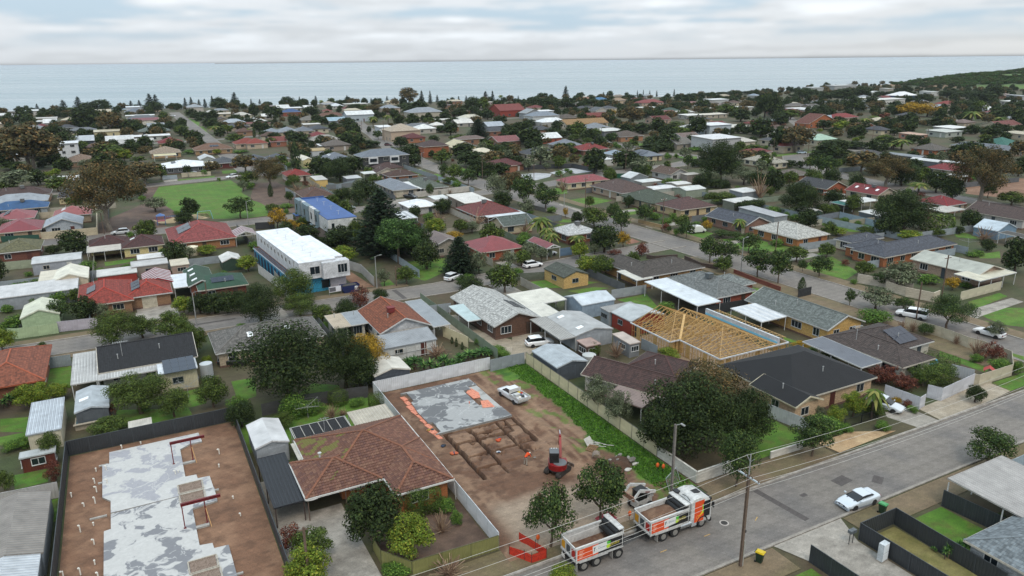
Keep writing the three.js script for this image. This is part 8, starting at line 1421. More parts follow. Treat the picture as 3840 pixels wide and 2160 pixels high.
{// person bending over a trench: one continuous body
const p=thing('person','worker in orange shirt and grey trousers bending over a shovel','person',[34.55,siteH(34.5,-63.2),-63.3],0.3);reseed(5);
const J ={hipL: [0.02,0.92,0.12],hipR: [0.02,0.92,-0.12],kneeL: [0.06,0.5,0.16],kneeR: [0.05,0.5,-0.17],ankL: [0,0.08,0.18],ankR: [0,0.08,-0.18],toeL: [0.17,0.04,0.19],toeR: [0.17,0.04,-0.19],pel: [0,0.97,0],waist: [0.16,1.1,0],chest: [0.4,1.26,0],neck: [0.56,1.28,0],shL: [0.46,1.25,0.19],shR: [0.46,1.25,-0.19],elL: [0.58,0.98,0.24],elR: [0.62,0.99,-0.2],wrL: [0.72,0.78,0.14],wrR: [0.84,0.9,-0.1]};
const bones=[['hipL','kneeL',0.1,0.075],['hipR','kneeR',0.1,0.075],['kneeL','ankL',0.075,0.055],['kneeR','ankR',0.075,0.055],['ankL','toeL',0.06,0.05],['ankR','toeR',0.06,0.05],['pel','waist',0.15,0.15],['waist','chest',0.15,0.17],['chest','neck',0.13,0.065],['chest','shL',0.12,0.08],['chest','shR',0.12,0.08],['hipL','hipR',0.12,0.12],['shL','elL',0.065,0.05],['shR','elR',0.065,0.05],['elL','wrL',0.05,0.035],['elR','wrR',0.05,0.035]];
const head=[0.7,1.24,0];const hands=[];for (const [w,d] of [['wrL',1],['wrR',-1]]){const q=V(...J[w]);for (let f=0;f<5;f++){const a=q.clone().add(V(0.05,-0.03,(f-2)*0.016)),b=a.clone().add(V(0.035-(f===4?0.02 : 0),-0.035,f===4?-0.03*d : 0));hands.push([q,a,0.022,0.012],[a,b,0.011,0.009]);}}
const segs=[...bones.map(([a,b,r,s])=>[V(...J[a]),V(...J[b]),r,s]),[V(0.56,1.28,0),V(...head),0.06,0.1],[V(...head),V(0.76,1.17,0),0.11,0.085],...hands];
const field=(x,y,z)=>{let d=9;for (const [a,b,r,s] of segs){const bx_=b.x-a.x,by=b.y-a.y,bz=b.z-a.z,px=x-a.x,py=y-a.y,pz=z-a.z,t=clamp((px*bx_+py*by+pz*bz)/(bx_*bx_+by*by+bz*bz)),q=Math.hypot(px-t*bx_,py-t*by,pz-t*bz)-lerp(r,s,t);const k=0.03,h=clamp(0.5+0.5*(d-q)/k);d=lerp(d,q,h)-k*h*(1-h);}return d;};
// surface nets
const N=0.018,lo=[-0.25,-0.02,-0.34],dim=[66,84,38],val=new Float32Array(dim[0]*dim[1]*dim[2]),id=(i,j,k)=>(i*dim[1]+j)*dim[2]+k;for (let i=0;i<dim[0];i++) for (let j=0;j<dim[1];j++) for (let k=0;k<dim[2];k++) val[id(i,j,k)]=field(lo[0]+i*N,lo[1]+j*N,lo[2]+k*N);
const vid=new Map(),pos=[],idx=[];for (let i=0;i<dim[0]-1;i++) for (let j=0;j<dim[1]-1;j++) for (let k=0;k<dim[2]-1;k++){let sx=0,sy=0,sz=0,n=0;const c=[];for (let b=0;b<8;b++) c.push(val[id(i+(b & 1),j+((b >> 1) & 1),k+(b >> 2))]);for (let a=0;a<8;a++) for (const m of [1,2,4]){const b=a | m;if (b===a||(c[a]<0)===(c[b]<0)) continue;const t=c[a]/(c[a]-c[b]);sx+=(a & 1)+(m===1?t : 0);sy+=((a >> 1) & 1)+(m===2?t : 0);sz+=(a >> 2)+(m===4?t : 0);n++;}if (n){vid.set(id(i,j,k),pos.length/3);pos.push(lo[0]+(i+sx/n)*N,lo[1]+(j+sy/n)*N,lo[2]+(k+sz/n)*N);}}
for (let i=1;i<dim[0]-1;i++) for (let j=1;j<dim[1]-1;j++) for (let k=1;k<dim[2]-1;k++){const a=val[id(i,j,k)]<0;for (const [d,A] of [[[1,0,0],[[0,0,0],[0,-1,0],[0,-1,-1],[0,0,-1]]],[[0,1,0],[[0,0,0],[0,0,-1],[-1,0,-1],[-1,0,0]]],[[0,0,1],[[0,0,0],[-1,0,0],[-1,-1,0],[0,-1,0]]]]){const b=val[id(i+d[0],j+d[1],k+d[2])]<0;if (a===b) continue;const q=A.map(o=>vid.get(id(i+o[0],j+o[1],k+o[2])));if (q.some(v=>v===undefined)) continue;a?idx.push(q[0],q[1],q[2],q[0],q[2],q[3]) : idx.push(q[0],q[2],q[1],q[0],q[3],q[2]);}}
const g=new THREE.BufferGeometry();g.setAttribute('position',new THREE.Float32BufferAttribute(pos,3));g.setIndex(idx);g.computeVertexNormals();const or=lin('#c8481a'),gy=lin('#8c857a'),bk=lin('#22262c'),sk=lin('#8e6048'),hat=lin('#b8bab4');
colored(g,(x,y,z)=>y<0.1?lin('#3a2e26') : x>0.6&&y>1.1?(y>1.27||x>0.78?hat : sk) : x>0.66&&y<0.92?sk : y<0.86||(x<0.05&&y<0.98)?gy : x<0.12&&y<1.06?bk : or);part(p,'body',g,new THREE.MeshStandardMaterial({vertexColors: true,roughness: 0.9,side: THREE.DoubleSide}));
const s=thing('shovel','long handled shovel held by the worker at the trench','shovel',[34.55,siteH(34.5,-63.2),-63.3],0.3);part(s,'handle',new MB().bar(V(0.55,1.0,0.2),V(1.75,0.12,-0.3),0.035).build(),mat('#a08a68',0.8));part(s,'blade',bx(0.3,0.02,0.22,1.85,0.06,-0.34),mat('#6d6a66',0.5));
}
// ------------------------------------------------------------------ small things round the site and street
function bin(x,z,body,lid,label,turn=0){const b=thing('wheelie_bin',label,'bin',[x,0.06,z],turn,'wheelie bins');part(b,'body',cg('binb',()=>{const g=new THREE.BoxGeometry(0.56,0.95,0.66,1,1,1),p=g.attributes.position;for (let i=0;i<p.count;i++) if (p.getY(i)<0){p.setX(i,p.getX(i)*0.78);p.setZ(i,p.getZ(i)*0.72);}g.computeVertexNormals();return g.translate(0,0.53,0);}),mat(body,0.6,{t: 'grain',s: 1}));part(b,'lid',cg('binl',()=>new MB().box(0.62,0.07,0.76,0,1.0,0.02).box(0.5,0.05,0.6,0,1.07,0).build()),mat(lid,0.5));part(b,'handle',cg('binh',()=>bx(0.5,0.04,0.06,0,0.98,-0.42)),mat(body,0.6));for (const s of [-1,1]) part(b,'wheel',cg('binw',()=>cyl(0.1,0.1,0.05,12).rotateZ(Math.PI/2)),tb).position.set(s*0.26,0.1,-0.3);}
bin(45.0,-39.0,'#16321f','#b9a012','dark green wheelie bin with yellow lid beside the power pole',0.4);bin(61.1,-38.7,'#1d3a24','#3f8a54','green wheelie bin behind the silver coupe',0.2);bin(98.9,-63.2,'#1c3a24','#c09a12','yellow lidded bin beside the playground slide',0);bin(97.2,-62,'#1c3a24','#2a6a3c','dark green bin near the trampoline',0);bin(150,-122.5,'#1f3a24','#b9a012','yellow lidded bin by the peeling white roof house');bin(141.5,-104,'#1f3a24','#a8301c','red lidded bin by the blue grey garage');
{const g=thing('safety_mesh','orange plastic safety mesh enclosure at the kerb','safety mesh',[0,0,0]);const om=mat('#b8301a',0.7,{t: 'weather',s: 0.7});const pts=[[25.9,-50.6],[26.7,-49.2],[27.1,-48.55],[28.6,-48.5],[28.3,-50.0],[27.6,-51.9]];for (let i=0;i+1<pts.length;i++){const [a,b]=pts[i],[c,d]=pts[i+1];part(g,'mesh_panel',new MB().quad(V(a,0.05,b),V(c,0.05,d),V(c,1.0-(i % 2)*0.12,d),V(a,1.0-((i+1) % 2)*0.12,b)).build(),om);part(g,'stake',new MB().box(0.04,1.15,0.04,a,0,b).build(),dark);}}
{const rub=[['timber_pallet','broken timber pallet in the rubbish pile','pallet',42.6,-62.4],['white_board','white sheet leaning on the rubbish pile','board',43.2,-63.4]];const wood=mat('#8a6a4c',0.9,{t: 'grain',s: 0.6}),wht=mat('#c4c2bc',0.8,{t: 'grain',s: 1});
const p=thing('timber_pallet','broken timber pallet in the rubbish pile near the green strip','pallet',[42.9,0.2,-62.6],0.5);for (let i=0;i<5;i++) part(p,'slat',cg('slat',()=>bx(1.2,0.03,0.12)),wood).position.set(0,0.14,-0.5+i*0.24);for (let i=0;i<3;i++) part(p,'bearer',cg('brr',()=>bx(0.1,0.12,1.1)),wood).position.set(-0.5+i*0.5,0,0);p.rotation.z=0.2;
const b=thing('board','white sheet of board leaning on the rubbish pile','board',[43.1,0.15,-63.6],0.3);part(b,'sheet',bx(1.1,1.0,0.03,0,0,0,0,-0.7),wht);reseed(71);
for (let i=0;i<9;i++){const o=thing('scrap_pole',`${['longest', 'thick', 'thin', 'bent', 'short', 'grey', 'dirty', 'split', 'flat'][i]} white scrap length in the rubbish pile`,'scrap',[43.9+rr(-0.5,1.1),0.15+i*0.04,-62.9+rr(-0.9,0.7)],rr(0,3),'scrap lengths in the rubbish pile');part(o,'length',bx(rr(0.9,2.3),0.05,0.06,0,0,0,0,0,rr(-0.2,0.3)),i===5?dark : wht);}
const s=thing('rubble_heap','heap of dark soil and broken concrete beside the grass','rubble',[43.7,0,-58.6]);const xs=steps(-1.9,1.9,()=>0.2),zs=steps(-1.5,1.5,()=>0.2);const g=gridGeo(xs,zs,(x,z)=>0.02+0.75*Math.max(0,1-(x/1.9) ** 2-(z/1.5) ** 2)*(0.6+0.8*fbm(x*1.7,z*1.7,3)));colored(g,(x,y,z)=>mix3(SOILS[4],SOILS[1],fbm(x*2,z*2,3)));part(s,'soil',g,sheetMat(0.97,speck,1,0.05));for (let i=0;i<14;i++){const q=part(s,'chunk',new THREE.DodecahedronGeometry(rr(0.12,0.32),0),mat(['#8d8a85','#a5a29c','#75706a'][i % 3],0.95,{t: 'grain',s: 0.6}));q.position.set(rr(-1.5,1.7),rr(0.25,0.6),rr(-1,1.1));q.scale.set(rr(0.8,1.8),0.6,1);q.rotation.set(rr(0,3),rr(0,3),0);}
for (const [x,z,l] of [[43.9,-57.1,'larger white sack beside the rubble heap'],[45.3,-57.7,'smaller white sack at the edge of the rubble heap']]){const o=thing('sack',l,'sack',[x,0.12,z]);const sg=new THREE.SphereGeometry(0.4,12,8).scale(1,0.45,0.7);const q=sg.attributes.position;for (let i=0;i<q.count;i++) q.setY(i,q.getY(i)*(0.8+0.5*vnoise(q.getX(i)*5,q.getZ(i)*5+3)));sg.computeVertexNormals();part(o,'bag',sg,wht);part(o,'tied_end',cyl(0.03,0.1,0.16,8).rotateZ(1.4).translate(0.42,0,0),wht);}
const bk=thing('digger_bucket','rusty excavator bucket lying on the sandy soil','bucket',[32.5,siteH(32.5,-56.6),-56.6],0.6);const rust=mat('#5c3226',0.85,{t: 'weather',s: 0.8});part(bk,'shell',new THREE.CylinderGeometry(0.38,0.38,0.6,16,1,true,0,4.2).rotateZ(Math.PI/2).translate(0,0.36,0),rust);for (const d of [-0.3,0.3]) part(bk,'side_plate',new THREE.CircleGeometry(0.38,14,0,4.2).rotateY(Math.PI/2).translate(d,0.36,0),rust);part(bk,'ear',bx(0.25,0.35,0.1,0,0.65,0),rust);
const b2=thing('digger_bucket','grey trench bucket beside the street tree','bucket',[36.6,siteH(36.6,-55.3),-55.3],2);part(b2,'shell',new THREE.CylinderGeometry(0.42,0.42,0.7,16,1,true,0,3.6).rotateZ(Math.PI/2).translate(0,0.4,0),mat('#6b625c',0.8,{t: 'weather',s: 0.8}));part(b2,'side_plate',new THREE.CircleGeometry(0.42,14,0,3.6).rotateY(Math.PI/2).translate(0.35,0.4,0),rust);
const b3=thing('digger_bucket','wide grey bucket at the edge of the spoil near the rubbish','bucket',[42.2,siteH(42.2,-60.7),-60.7],1);part(b3,'shell',new THREE.CylinderGeometry(0.45,0.45,0.9,16,1,true,0,3.4).rotateZ(Math.PI/2).translate(0,0.4,0),mat('#807468',0.8,{t: 'weather',s: 0.8}));part(b3,'side_plate',new THREE.CircleGeometry(0.45,14,0,3.4).rotateY(Math.PI/2).translate(0.45,0.4,0),rust);
[[34.3,-69.8,'#c24a1c','orange jacket and dark bag left on a soil pad',0.35],[33.2,-67.2,'#c8ccd0','white and black toolbox on a soil pad',0.22],[28.3,-71.5,'#22262c','dark tool bag beside the trench edge',0.28],[28.4,-69.6,'#c0613c','crumpled orange plastic beside the white fence',0.4],[28.3,-76,'#a08038','coil of yellow hose beside the slab corner',0.3]].forEach(([x,z,c,l,r])=>{const o=thing('work_bundle',l,'bundle',[x,siteH(x,z)+0.04,z],x);for (let i=0;i<4;i++){const q=part(o,'lump',cg('lump',()=>new THREE.IcosahedronGeometry(1,1)),i===3?mat('#20304a',0.8) : mat(c,0.8,{t: 'grain',s: 0.5}));q.scale.set(r*rr(0.6,1),r*0.35,r*rr(0.4,0.8));q.position.set(rr(-r,r),r*0.25,rr(-r,r)*0.6);q.rotation.y=rr(0,3);}});
[[38.6,-49.6],[33.6,-49.6],[31.0,-49.8],[28.9,-50.6],[36.1,-49.7],[46.6,-55.4],[47,-54.9]].forEach(([x,z],i)=>{const o=thing('orange_bag',`${['first', 'second', 'third', 'fourth', 'fifth', 'sixth', 'seventh'][i]} orange marker flag along the front verge from the trailer`,'flag',[x,0.06,z],0,'orange markers along the verge');const q=part(o,'flag',new THREE.IcosahedronGeometry(0.2,1).scale(1,1.5,0.7).translate(0,0.75,0),mat('#c4561c',0.7));part(o,'stake',new MB().box(0.03,0.9,0.03).build(),dark);});
const rc=thing('tarpaulin','crumpled red tarpaulin under the street tree','tarpaulin',[36.6,0.1,-50.6]);const tg=gridGeo(steps(-1,1,()=>0.16),steps(-0.6,0.6,()=>0.16),(x,z)=>0.1+0.55*fbm(x*2,z*2.4,3)*(1-(x/1.1) ** 2));const tu=part(rc,'sheet',tg,mat('#8e1f2c',0.7,{t: 'grain',s: 1}));part(rc,'rope',tube([V(-1,0.1,0.5),V(0,0.4,0.62),V(1,0.1,0.5)],0.015),dark);
const gt=thing('mesh_gate','leaning wire mesh gate beside the street lamp','gate',[45.2,0.05,-51.6],0.5);const gm=mat('#8d9296',0.5);part(gt,'frame',new MB().bar(V(0,0,0),V(2.4,0,0.2),0.05).bar(V(0,1.4,-0.5),V(2.4,1.6,-0.3),0.05).bar(V(0,0,0),V(0,1.4,-0.5),0.05).bar(V(2.4,0,0.2),V(2.4,1.6,-0.3),0.05).build(),gm);const ms=new MB();for (let i=1;i<16;i++) ms.bar(V(i*0.15,0,0.01*i),V(i*0.15,1.45,-0.45),0.012);part(gt,'mesh',ms.build(),gm);
}
{const mb=thing('letterbox','pair of grey letterboxes on a post beside the concrete drive','letterbox',[54.3,0.06,-36.9]);for (const x of [-0.2,0.2]) part(mb,'box',bx(0.36,0.3,0.4,x,1.2,0),mat('#50565a',0.5));for (const x of [-0.25,0.25]) part(mb,'post',bx(0.05,1.2,0.05,x,0,0),dark);
const me=thing('meter_cabinet','tall white meter cabinet beside the dark steel corner fence','cabinet',[54.75,0.06,-34],0.1);part(me,'body',bx(0.85,1.75,0.5,0,0.05,0),mat('#c4ccd0',0.5,{t: 'grain',s: 2}));part(me,'door',new MB().box(0.8,0.85,0.02,0,0.95,0.26).box(0.8,0.7,0.02,0,0.15,0.26).build(),mat('#cdd4d8',0.5));part(me,'plinth',bx(0.95,0.08,0.6),kerbM);
const cl=(x,z,l)=>{const o=thing('clothes_hoist',l,'clothes line',[x,0,z],0.6,'rotary clothes lines');part(o,'pole',cyl(0.03,0.04,1.9,8).translate(0,0.95,0),poleSteel);const a=new MB();for (let i=0;i<4;i++){const t=i*Math.PI/2;a.bar(V(0,1.6,0),V(Math.cos(t)*2,2.1,Math.sin(t)*2),0.035);for (const r of [0.8,1.4,2]){const y=1.6+r*0.25;a.bar(V(Math.cos(t)*r,y,Math.sin(t)*r),V(-Math.sin(t)*r,y,Math.cos(t)*r),0.012);}}part(o,'arms',a.build(),poleSteel);};cl(16,-86.6,'rotary clothes hoist on the lawn behind the brown tiled house');cl(3.2,-100.5,'rotary clothes hoist in front of the green door room');cl(171,-98,'rotary clothes hoist near the light blue shed');
const bb=thing('bird_bath','blue bird bath on the small square lawn','bird bath',[-13.3,0,-80.6]);part(bb,'pedestal',cyl(0.1,0.16,0.7,12).translate(0,0.35,0),mat('#1f3a66',0.5));part(bb,'bowl',cyl(0.36,0.2,0.12,18).translate(0,0.76,0),mat('#5c7a9a',0.4));
const pool=thing('swimming_pool','small raised turquoise pool beside the pale blue shed','pool',[-8.25,0,-97]);part(pool,'pool_wall',new MB().box(3.4,0.75,0.15,0,0,0.0).box(3.4,0.75,0.15,0,0,-2.3).box(0.15,0.75,2.3,-1.65,0,-1.15).box(0.15,0.75,2.3,1.65,0,-1.15).box(3.7,0.06,0.45,0,0.75,0.1).build(),mat('#b0a694',0.8,{t: 'grain',s: 1}));part(pool,'pool_liner',bx(3.2,0.4,2.2,0,0,-1.15),mat('#3d9fb4',0.5));part(pool,'water',bx(3.2,0.2,2.2,0,0.42,-1.15),new THREE.MeshPhysicalMaterial({color: '#4fb0c2',roughness: 0.05,transmission: 0.7,thickness: 0.2,ior: 1.33}));
const tk=(x,z,r,h,c,l)=>{const o=thing('water_tank',l,'tank',[x,0,z],0,'rainwater tanks');const b=new MB().geo(cyl(r,r,h,24),0,h/2,0);for (let i=1;i<8;i++) b.geo(new THREE.TorusGeometry(r,0.025,5,24),0,h*i/8,0,Math.PI/2);part(o,'shell',b.build(),mat(c,0.45,{t: 'sheet',s: 2}));part(o,'lid',cyl(r*0.25,r*1.02,0.22,24).translate(0,h+0.1,0),mat(c,0.5));};tk(6.2,-106,0.85,2.3,'#a9afb2','corrugated silver water tank beside the black tiled house');tk(56.3,-83.5,1.0,1.7,'#a4a7a6','short grey water tank beside the slate walled shed');tk(8.2,-184,1.5,2,'#c9c0a6','first cream water tank behind the salmon house');tk(11.3,-183.4,1.4,2,'#cbc2a8','second cream water tank behind the salmon house');tk(-19.5,-159,1.2,2,'#c6ccb8','pale green tank beside the gabled shed');
const tr=thing('trampoline','round trampoline with light blue rim in the play garden','trampoline',[99,0,-60.3]);part(tr,'mat',cyl(1.7,1.7,0.04,28).translate(0,0.75,0),mat('#14161a',0.8));part(tr,'rim',new THREE.TorusGeometry(1.85,0.16,8,32).rotateX(Math.PI/2).scale(1,0.5,1).translate(0,0.78,0),mat('#5aa0bc',0.5));for (let i=0;i<6;i++) part(tr,'leg',bx(0.06,i % 2?2.2 : 0.75,0.06,Math.cos(i*1.05)*1.9,0,Math.sin(i*1.05)*1.9),dark);
const ph=thing('playhouse','small red roofed plastic playhouse on the gravel','playhouse',[102.6,0,-52.9],0.5);part(ph,'roof',new MB().quad(V(-0.7,1.1,0.7),V(0.7,1.1,0.7),V(0.7,1.6,0),V(-0.7,1.6,0)).quad(V(0.7,1.1,-0.7),V(-0.7,1.1,-0.7),V(-0.7,1.6,0),V(0.7,1.6,0)).build(),mat('#9c2c24',0.5));part(ph,'wall',new MB().box(1.1,0.6,0.06,0,0,0.5).box(1.1,0.6,0.06,0,0,-0.5).box(0.06,0.6,1,-0.52,0,0).build(),mat('#6b7f7a',0.6));for (const x of [-0.5,0.5]) for (const z of [-0.5,0.5]) part(ph,'post',bx(0.1,1.1,0.1,x,0,z),mat('#7a6a5c',0.7));
const sl=thing('slide','white plastic slide with blue ladder beside the bins','slide',[97.9,0,-61.7],0.6);part(sl,'chute',new MB().quad(V(-0.9,0.1,0.25),V(0.6,1.2,0.25),V(0.6,1.2,-0.25),V(-0.9,0.1,-0.25)).build(),mat('#d0cfa8',0.5));part(sl,'ladder',new MB().bar(V(0.6,1.25,0.25),V(1,0,0.25),0.08).bar(V(0.6,1.25,-0.25),V(1,0,-0.25),0.08).bar(V(0.8,0.6,0.25),V(0.8,0.6,-0.25),0.06).build(),mat('#2c50a0',0.5));
const lw=mat('#c0a2c4',0.8),ll=thing('laundry','pink and white laundry hanging under the long verandah','laundry',[195.2,0,-107.5],0);part(ll,'line',new MB().bar(V(0,1.9,-3),V(0,1.9,3),0.015).build(),dark);[[-2.6,lw,0.9],[-1.5,mat('#28409a',0.8),0.6],[-0.7,mat('#d4d4d8',0.8),0.5],[0,mat('#d4d4d8',0.8),0.45],[0.6,mat('#c8c8d0',0.8),0.5],[1.2,mat('#d4d4d8',0.8),0.45],[2.2,lw,0.9]].forEach(([z,m,w])=>part(ll,'cloth',bx(0.02,w*1.1,w,0,1.88-w*1.1,z),m));
}
// ------------------------------------------------------------------ timber framed house under construction
{
const H=thing('framed_house','unfinished house of pale timber wall frames and roof trusses','house',[75,0,-80]),X=75,Z=-80,e=2.65,tp=Math.tan(23*D2R);landmarks.push([76,-80,'timber framed house',14]);
const pine=['#c8a468','#b8935c','#d0ac74'].map(c=>mat(c,0.85,{t: 'grain',s: 0.7})),wht=paint('#c9ccd0');const L=(x,y,z)=>V(x-X,y,z-Z);reseed(17);
part(H,'floor_slab',prism(rect(68.6-X,83.6-X,-89.2-Z,-71.6-Z),0,0.15),mat('#a08a70',0.9,{t: 'grain',s: 2}));
const R=[[70,81.2,-86.5,-71.2],[68.2,78.8,-89.6,-79.7]],hA=(r,x,z)=>e+Math.max(0,Math.min(x-r[0],r[1]-x,r[3]-z,r[2]<-88?99 : z-r[2]+9))*tp;
R.forEach((r,ri)=>{for (let z=r[3]-0.3;z>r[2]+0.2;z-=0.9){if (ri===1&&z>-79.9) continue;const hm=Math.min((r[1]-r[0])/2,r[3]-z),x0=r[0],x1=r[1],a=x0+hm,b=x1-hm,h=e+hm*tp,m=new MB(),w=0.05,d=0.1;m.bar(L(x0,e,z),L(a,h,z),w,d).bar(L(b,h,z),L(x1,e,z),w,d).bar(L(x0,e,z),L(x1,e,z),w,d);if (b-a>0.1) m.bar(L(a,h,z),L(b,h,z),w,d);const n=4;for (let i=0;i<n;i++){const f=(i+0.5)/n,xa=lerp(x0+1,x1-1,i/n),xb=lerp(x0+1,x1-1,f),xc=lerp(x0+1,x1-1,(i+1)/n),hh=Math.min(h,e+Math.min(xb-x0,x1-xb)*tp);m.bar(L(xa,e,z),L(xb,hh,z),w,0.07).bar(L(xb,hh,z),L(xc,e,z),w,0.07);}part(H,'roof_truss',m.build(),pine[Math.floor(rnd()*3)]);}
for (const [xe] of [[r[0]],[r[1]]]){const hm=(r[1]-r[0])/2;part(H,'hip_rafter',new MB().bar(L(xe,e+0.05,r[3]),L((r[0]+r[1])/2,e+hm*tp+0.05,r[3]-hm),0.06,0.14).build(),pine[2]);}
for (let k=1;k<5;k++){const f=k/5,hm=(r[1]-r[0])/2;for (const s of [0,1]){const xe=s?r[1] : r[0],x=lerp(xe,(r[0]+r[1])/2,f);part(H,'jack_rafter',new MB().bar(L(x,e+0.02,r[3]),L(x,e+hm*f*tp,r[3]-hm*f),0.05,0.09).build(),pine[k % 3]);}}});
part(H,'valley_board',new MB().bar(L(70.1,e+0.1,-79.8),L(74.4,e+2.05,-84),0.35,0.05).build(),pine[2]);
const out=[[68.2,-89.6],[68.2,-79.8],[70,-79.8],[70,-71.2],[83.4,-71.2],[83.4,-86.5]];for (let i=0;i+1<out.length;i++){const [a,b]=out[i],[c,d]=out[i+1];part(H,'fascia',new MB().bar(L(a,e-0.02,b),L(c,e-0.02,d),0.16,0.18).build(),wht);const ix=a<75?0.4 : -0.1,len=Math.hypot(c-a,d-b),n=Math.round(len/0.6),P=(f,y)=>L(lerp(a,c,f)+(b===d&&b>-75?0 : ix),y,lerp(b,d,f)-(b===d?0.45 : 0));part(H,'wall_plate',new MB().bar(P(0,0.2),P(1,0.2),0.09,0.06).bar(P(0,2.5),P(1,2.5),0.09,0.08).bar(P(0,1.3),P(1,1.3),0.07,0.06).build(),pine[1]);for (let k=0;k <= n;k++) part(H,'wall_stud',new MB().bar(P(k/n,0.2),P(k/n,2.5),0.09,0.05).build(),pine[k % 3]);for (const f of [0.12,0.55,0.93]) part(H,'bracing_sheet',new MB().bar(P(f,1.35),P(f+0.9/len,1.35),0.02,2.3).build(),pine[0]);}
for (let k=0;k<26;k++){const z=-88+(k % 9)*1.9,x=71.5+Math.floor(k/9)*3.4;part(H,'inner_stud',new MB().bar(L(x,0.2,z),L(x,2.5,z),0.09,0.05).build(),pine[k % 3]);}
part(H,'parapet',new MB().box(0.35,1.0,15.5,81.4-X,2.7,-79-Z).build(),paint('#c6ccd2'));part(H,'parapet_wrap',new MB().box(0.02,0.32,15.3,81.2-X,2.75,-79-Z).build(),mat('#6fb0cc',0.6));const pf=new MB();for (const y of [2.75,3.35]) pf.bar(L(83.2,y,-86),L(83.2,y,-71.6),0.07);for (let z=-86;z<-71.5;z+=0.7) pf.bar(L(83.2,2.7,z),L(83.2,3.4,z),0.05).bar(L(81.6,3.35,z),L(83.2,3.35,z),0.05);part(H,'parapet_frame',pf.build(),pine[2]);
}
// ------------------------------------------------------------------ white townhouses under construction
const pillar=(p,n,a,m)=>part(p,n,bx(...a),m);
{
const T=thing('townhouse_row','long white two storey townhouse row with blue wrapped ground floor','townhouses',[29.4,0,-155.4],4.2*D2R),w=paint('#d3d6da'),wr=mat('#2c86a8',0.6,{t: 'weather',s: 2});landmarks.push([29.4,-155,'white two storey townhouse row',18]);
pillar(T,'ground_floor',[9.4,2.9,31,-0.3,0,0.2],wr);pillar(T,'upper_floor',[7.2,3.3,33,-0.3,3.0,0],w);pillar(T,'upper_extension',[1.9,3.3,21,4.25,3.0,4.6],w);pillar(T,'roof',[7.3,0.16,33.1,-0.3,6.3,0],mat('#dfe3e8',0.5,{t: 'sheet',s: 7}));pillar(T,'roof',[2.0,0.14,21.1,4.25,6.3,4.6],mat('#dfe3e8',0.5,{t: 'sheet',s: 7}));pillar(T,'front_box',[5.3,3.2,2.2,3.0,2.9,16.6],w);pillar(T,'front_wall',[3.2,2.8,0.3,3.6,0,16.2],paint('#c6c0c8'));
const big=windowOn(T,new THREE.Matrix4().makeTranslation(4.2,4.6,17.73),1.9,1.7,'#d6d8da',3);windowOn(T,new THREE.Matrix4().makeTranslation(-0.9,4.6,16.53),1.9,1.5,'#d6d8da',2);windowOn(T,new THREE.Matrix4().makeTranslation(1.2,1.4,15.75),1.6,1.7,'#3a8fb0',1);
for (let i=0;i<11;i++){const z=-14.5+i*2.75;windowOn(T,new THREE.Matrix4().makeRotationY(-Math.PI/2).setPosition(-3.93,5.2,z),i===0||i===10?0.5 : 1.1,i===10?1.8 : 0.9,'#c6cacc',2);if (i % 3===2) pillar(T,'joint_strip',[0.06,3.2,0.08,-3.92,3.0,z+1.35],paint('#b4b8bc'));const dr=pillar(T,'doorway',[0.06,2.2,1.3,-5.02,0.1,z+0.4],mat('#1c2440',0.6));}
pillar(T,'eaves_beam',[0.2,0.25,31,-5.1,2.8,0.2],paint('#9fb4c2'));const rf=mat('#7a5040',0.9,{t: 'grain',s: 0.6});for (let i=0;i<40;i++) part(T,'batten',cg('tbat',()=>bx(1.3,0.1,0.1,0,0,0,0,0,0.3)),rf).position.set(-4.5,3.05,-15+i*0.78);for (let i=0;i<3;i++) part(T,'batten_rail',cg('tbr',()=>bx(0.08,0.08,31)),rf).position.set(-5+i*0.45,3.0+i*0.14,0.2);
for (let i=0;i<5;i++){const v=part(T,'vent_stack',cg('vst',()=>new MB().box(0.06,1.0,0.06).box(0.9,0.05,0.05,0,1.0,0).build()),w);v.position.set(-0.5+(i % 2)*0.2,6.4,-11+i*6);}
const sk=thing('skip_bin','dark blue skip bin in front of the white townhouse row','skip bin',[35.6,0,-136.6],0.05);const bl=mat('#14265c',0.55,{t: 'grain',s: 2});part(sk,'body',new MB().quad(V(-1.4,0.1,0.8),V(1.4,0.1,0.8),V(1.8,1.5,0.9),V(-1.8,1.5,0.9)).quad(V(1.4,0.1,-0.8),V(-1.4,0.1,-0.8),V(-1.8,1.5,-0.9),V(1.8,1.5,-0.9)).quad(V(1.4,0.1,0.8),V(1.4,0.1,-0.8),V(1.8,1.5,-0.9),V(1.8,1.5,0.9)).quad(V(-1.4,0.1,-0.8),V(-1.4,0.1,0.8),V(-1.8,1.5,0.9),V(-1.8,1.5,-0.9)).box(2.8,0.1,1.6,0,0.1,0).build(),bl);part(sk,'sign_plate',bx(0.7,0.8,0.02,1.1,0.5,0.9,0,-0.07),mat('#c8cacc',0.6));part(sk,'rubbish',new THREE.IcosahedronGeometry(1,2).scale(1.5,0.3,0.75).translate(0,1.35,0),mat('#4c4a48',0.95,{t: 'speck',s: 1}));
const sg=thing('site_sign','white builder sign with grey picture beside the blue skip bin','sign',[32.6,0,-136.0],0.05);part(sg,'board',bx(2.4,1.1,0.04,0,0.6,0),mat('#c8cad2',0.6));part(sg,'picture',bx(1.25,0.85,0.01,-0.5,0.72,0.03),mat('#5e5f66',0.6,{t: 'weather',s: 0.5}));for (const x of [-1.15,1.15]) part(sg,'post',bx(0.06,1.7,0.06,x,0,-0.05),poleSteel);
}
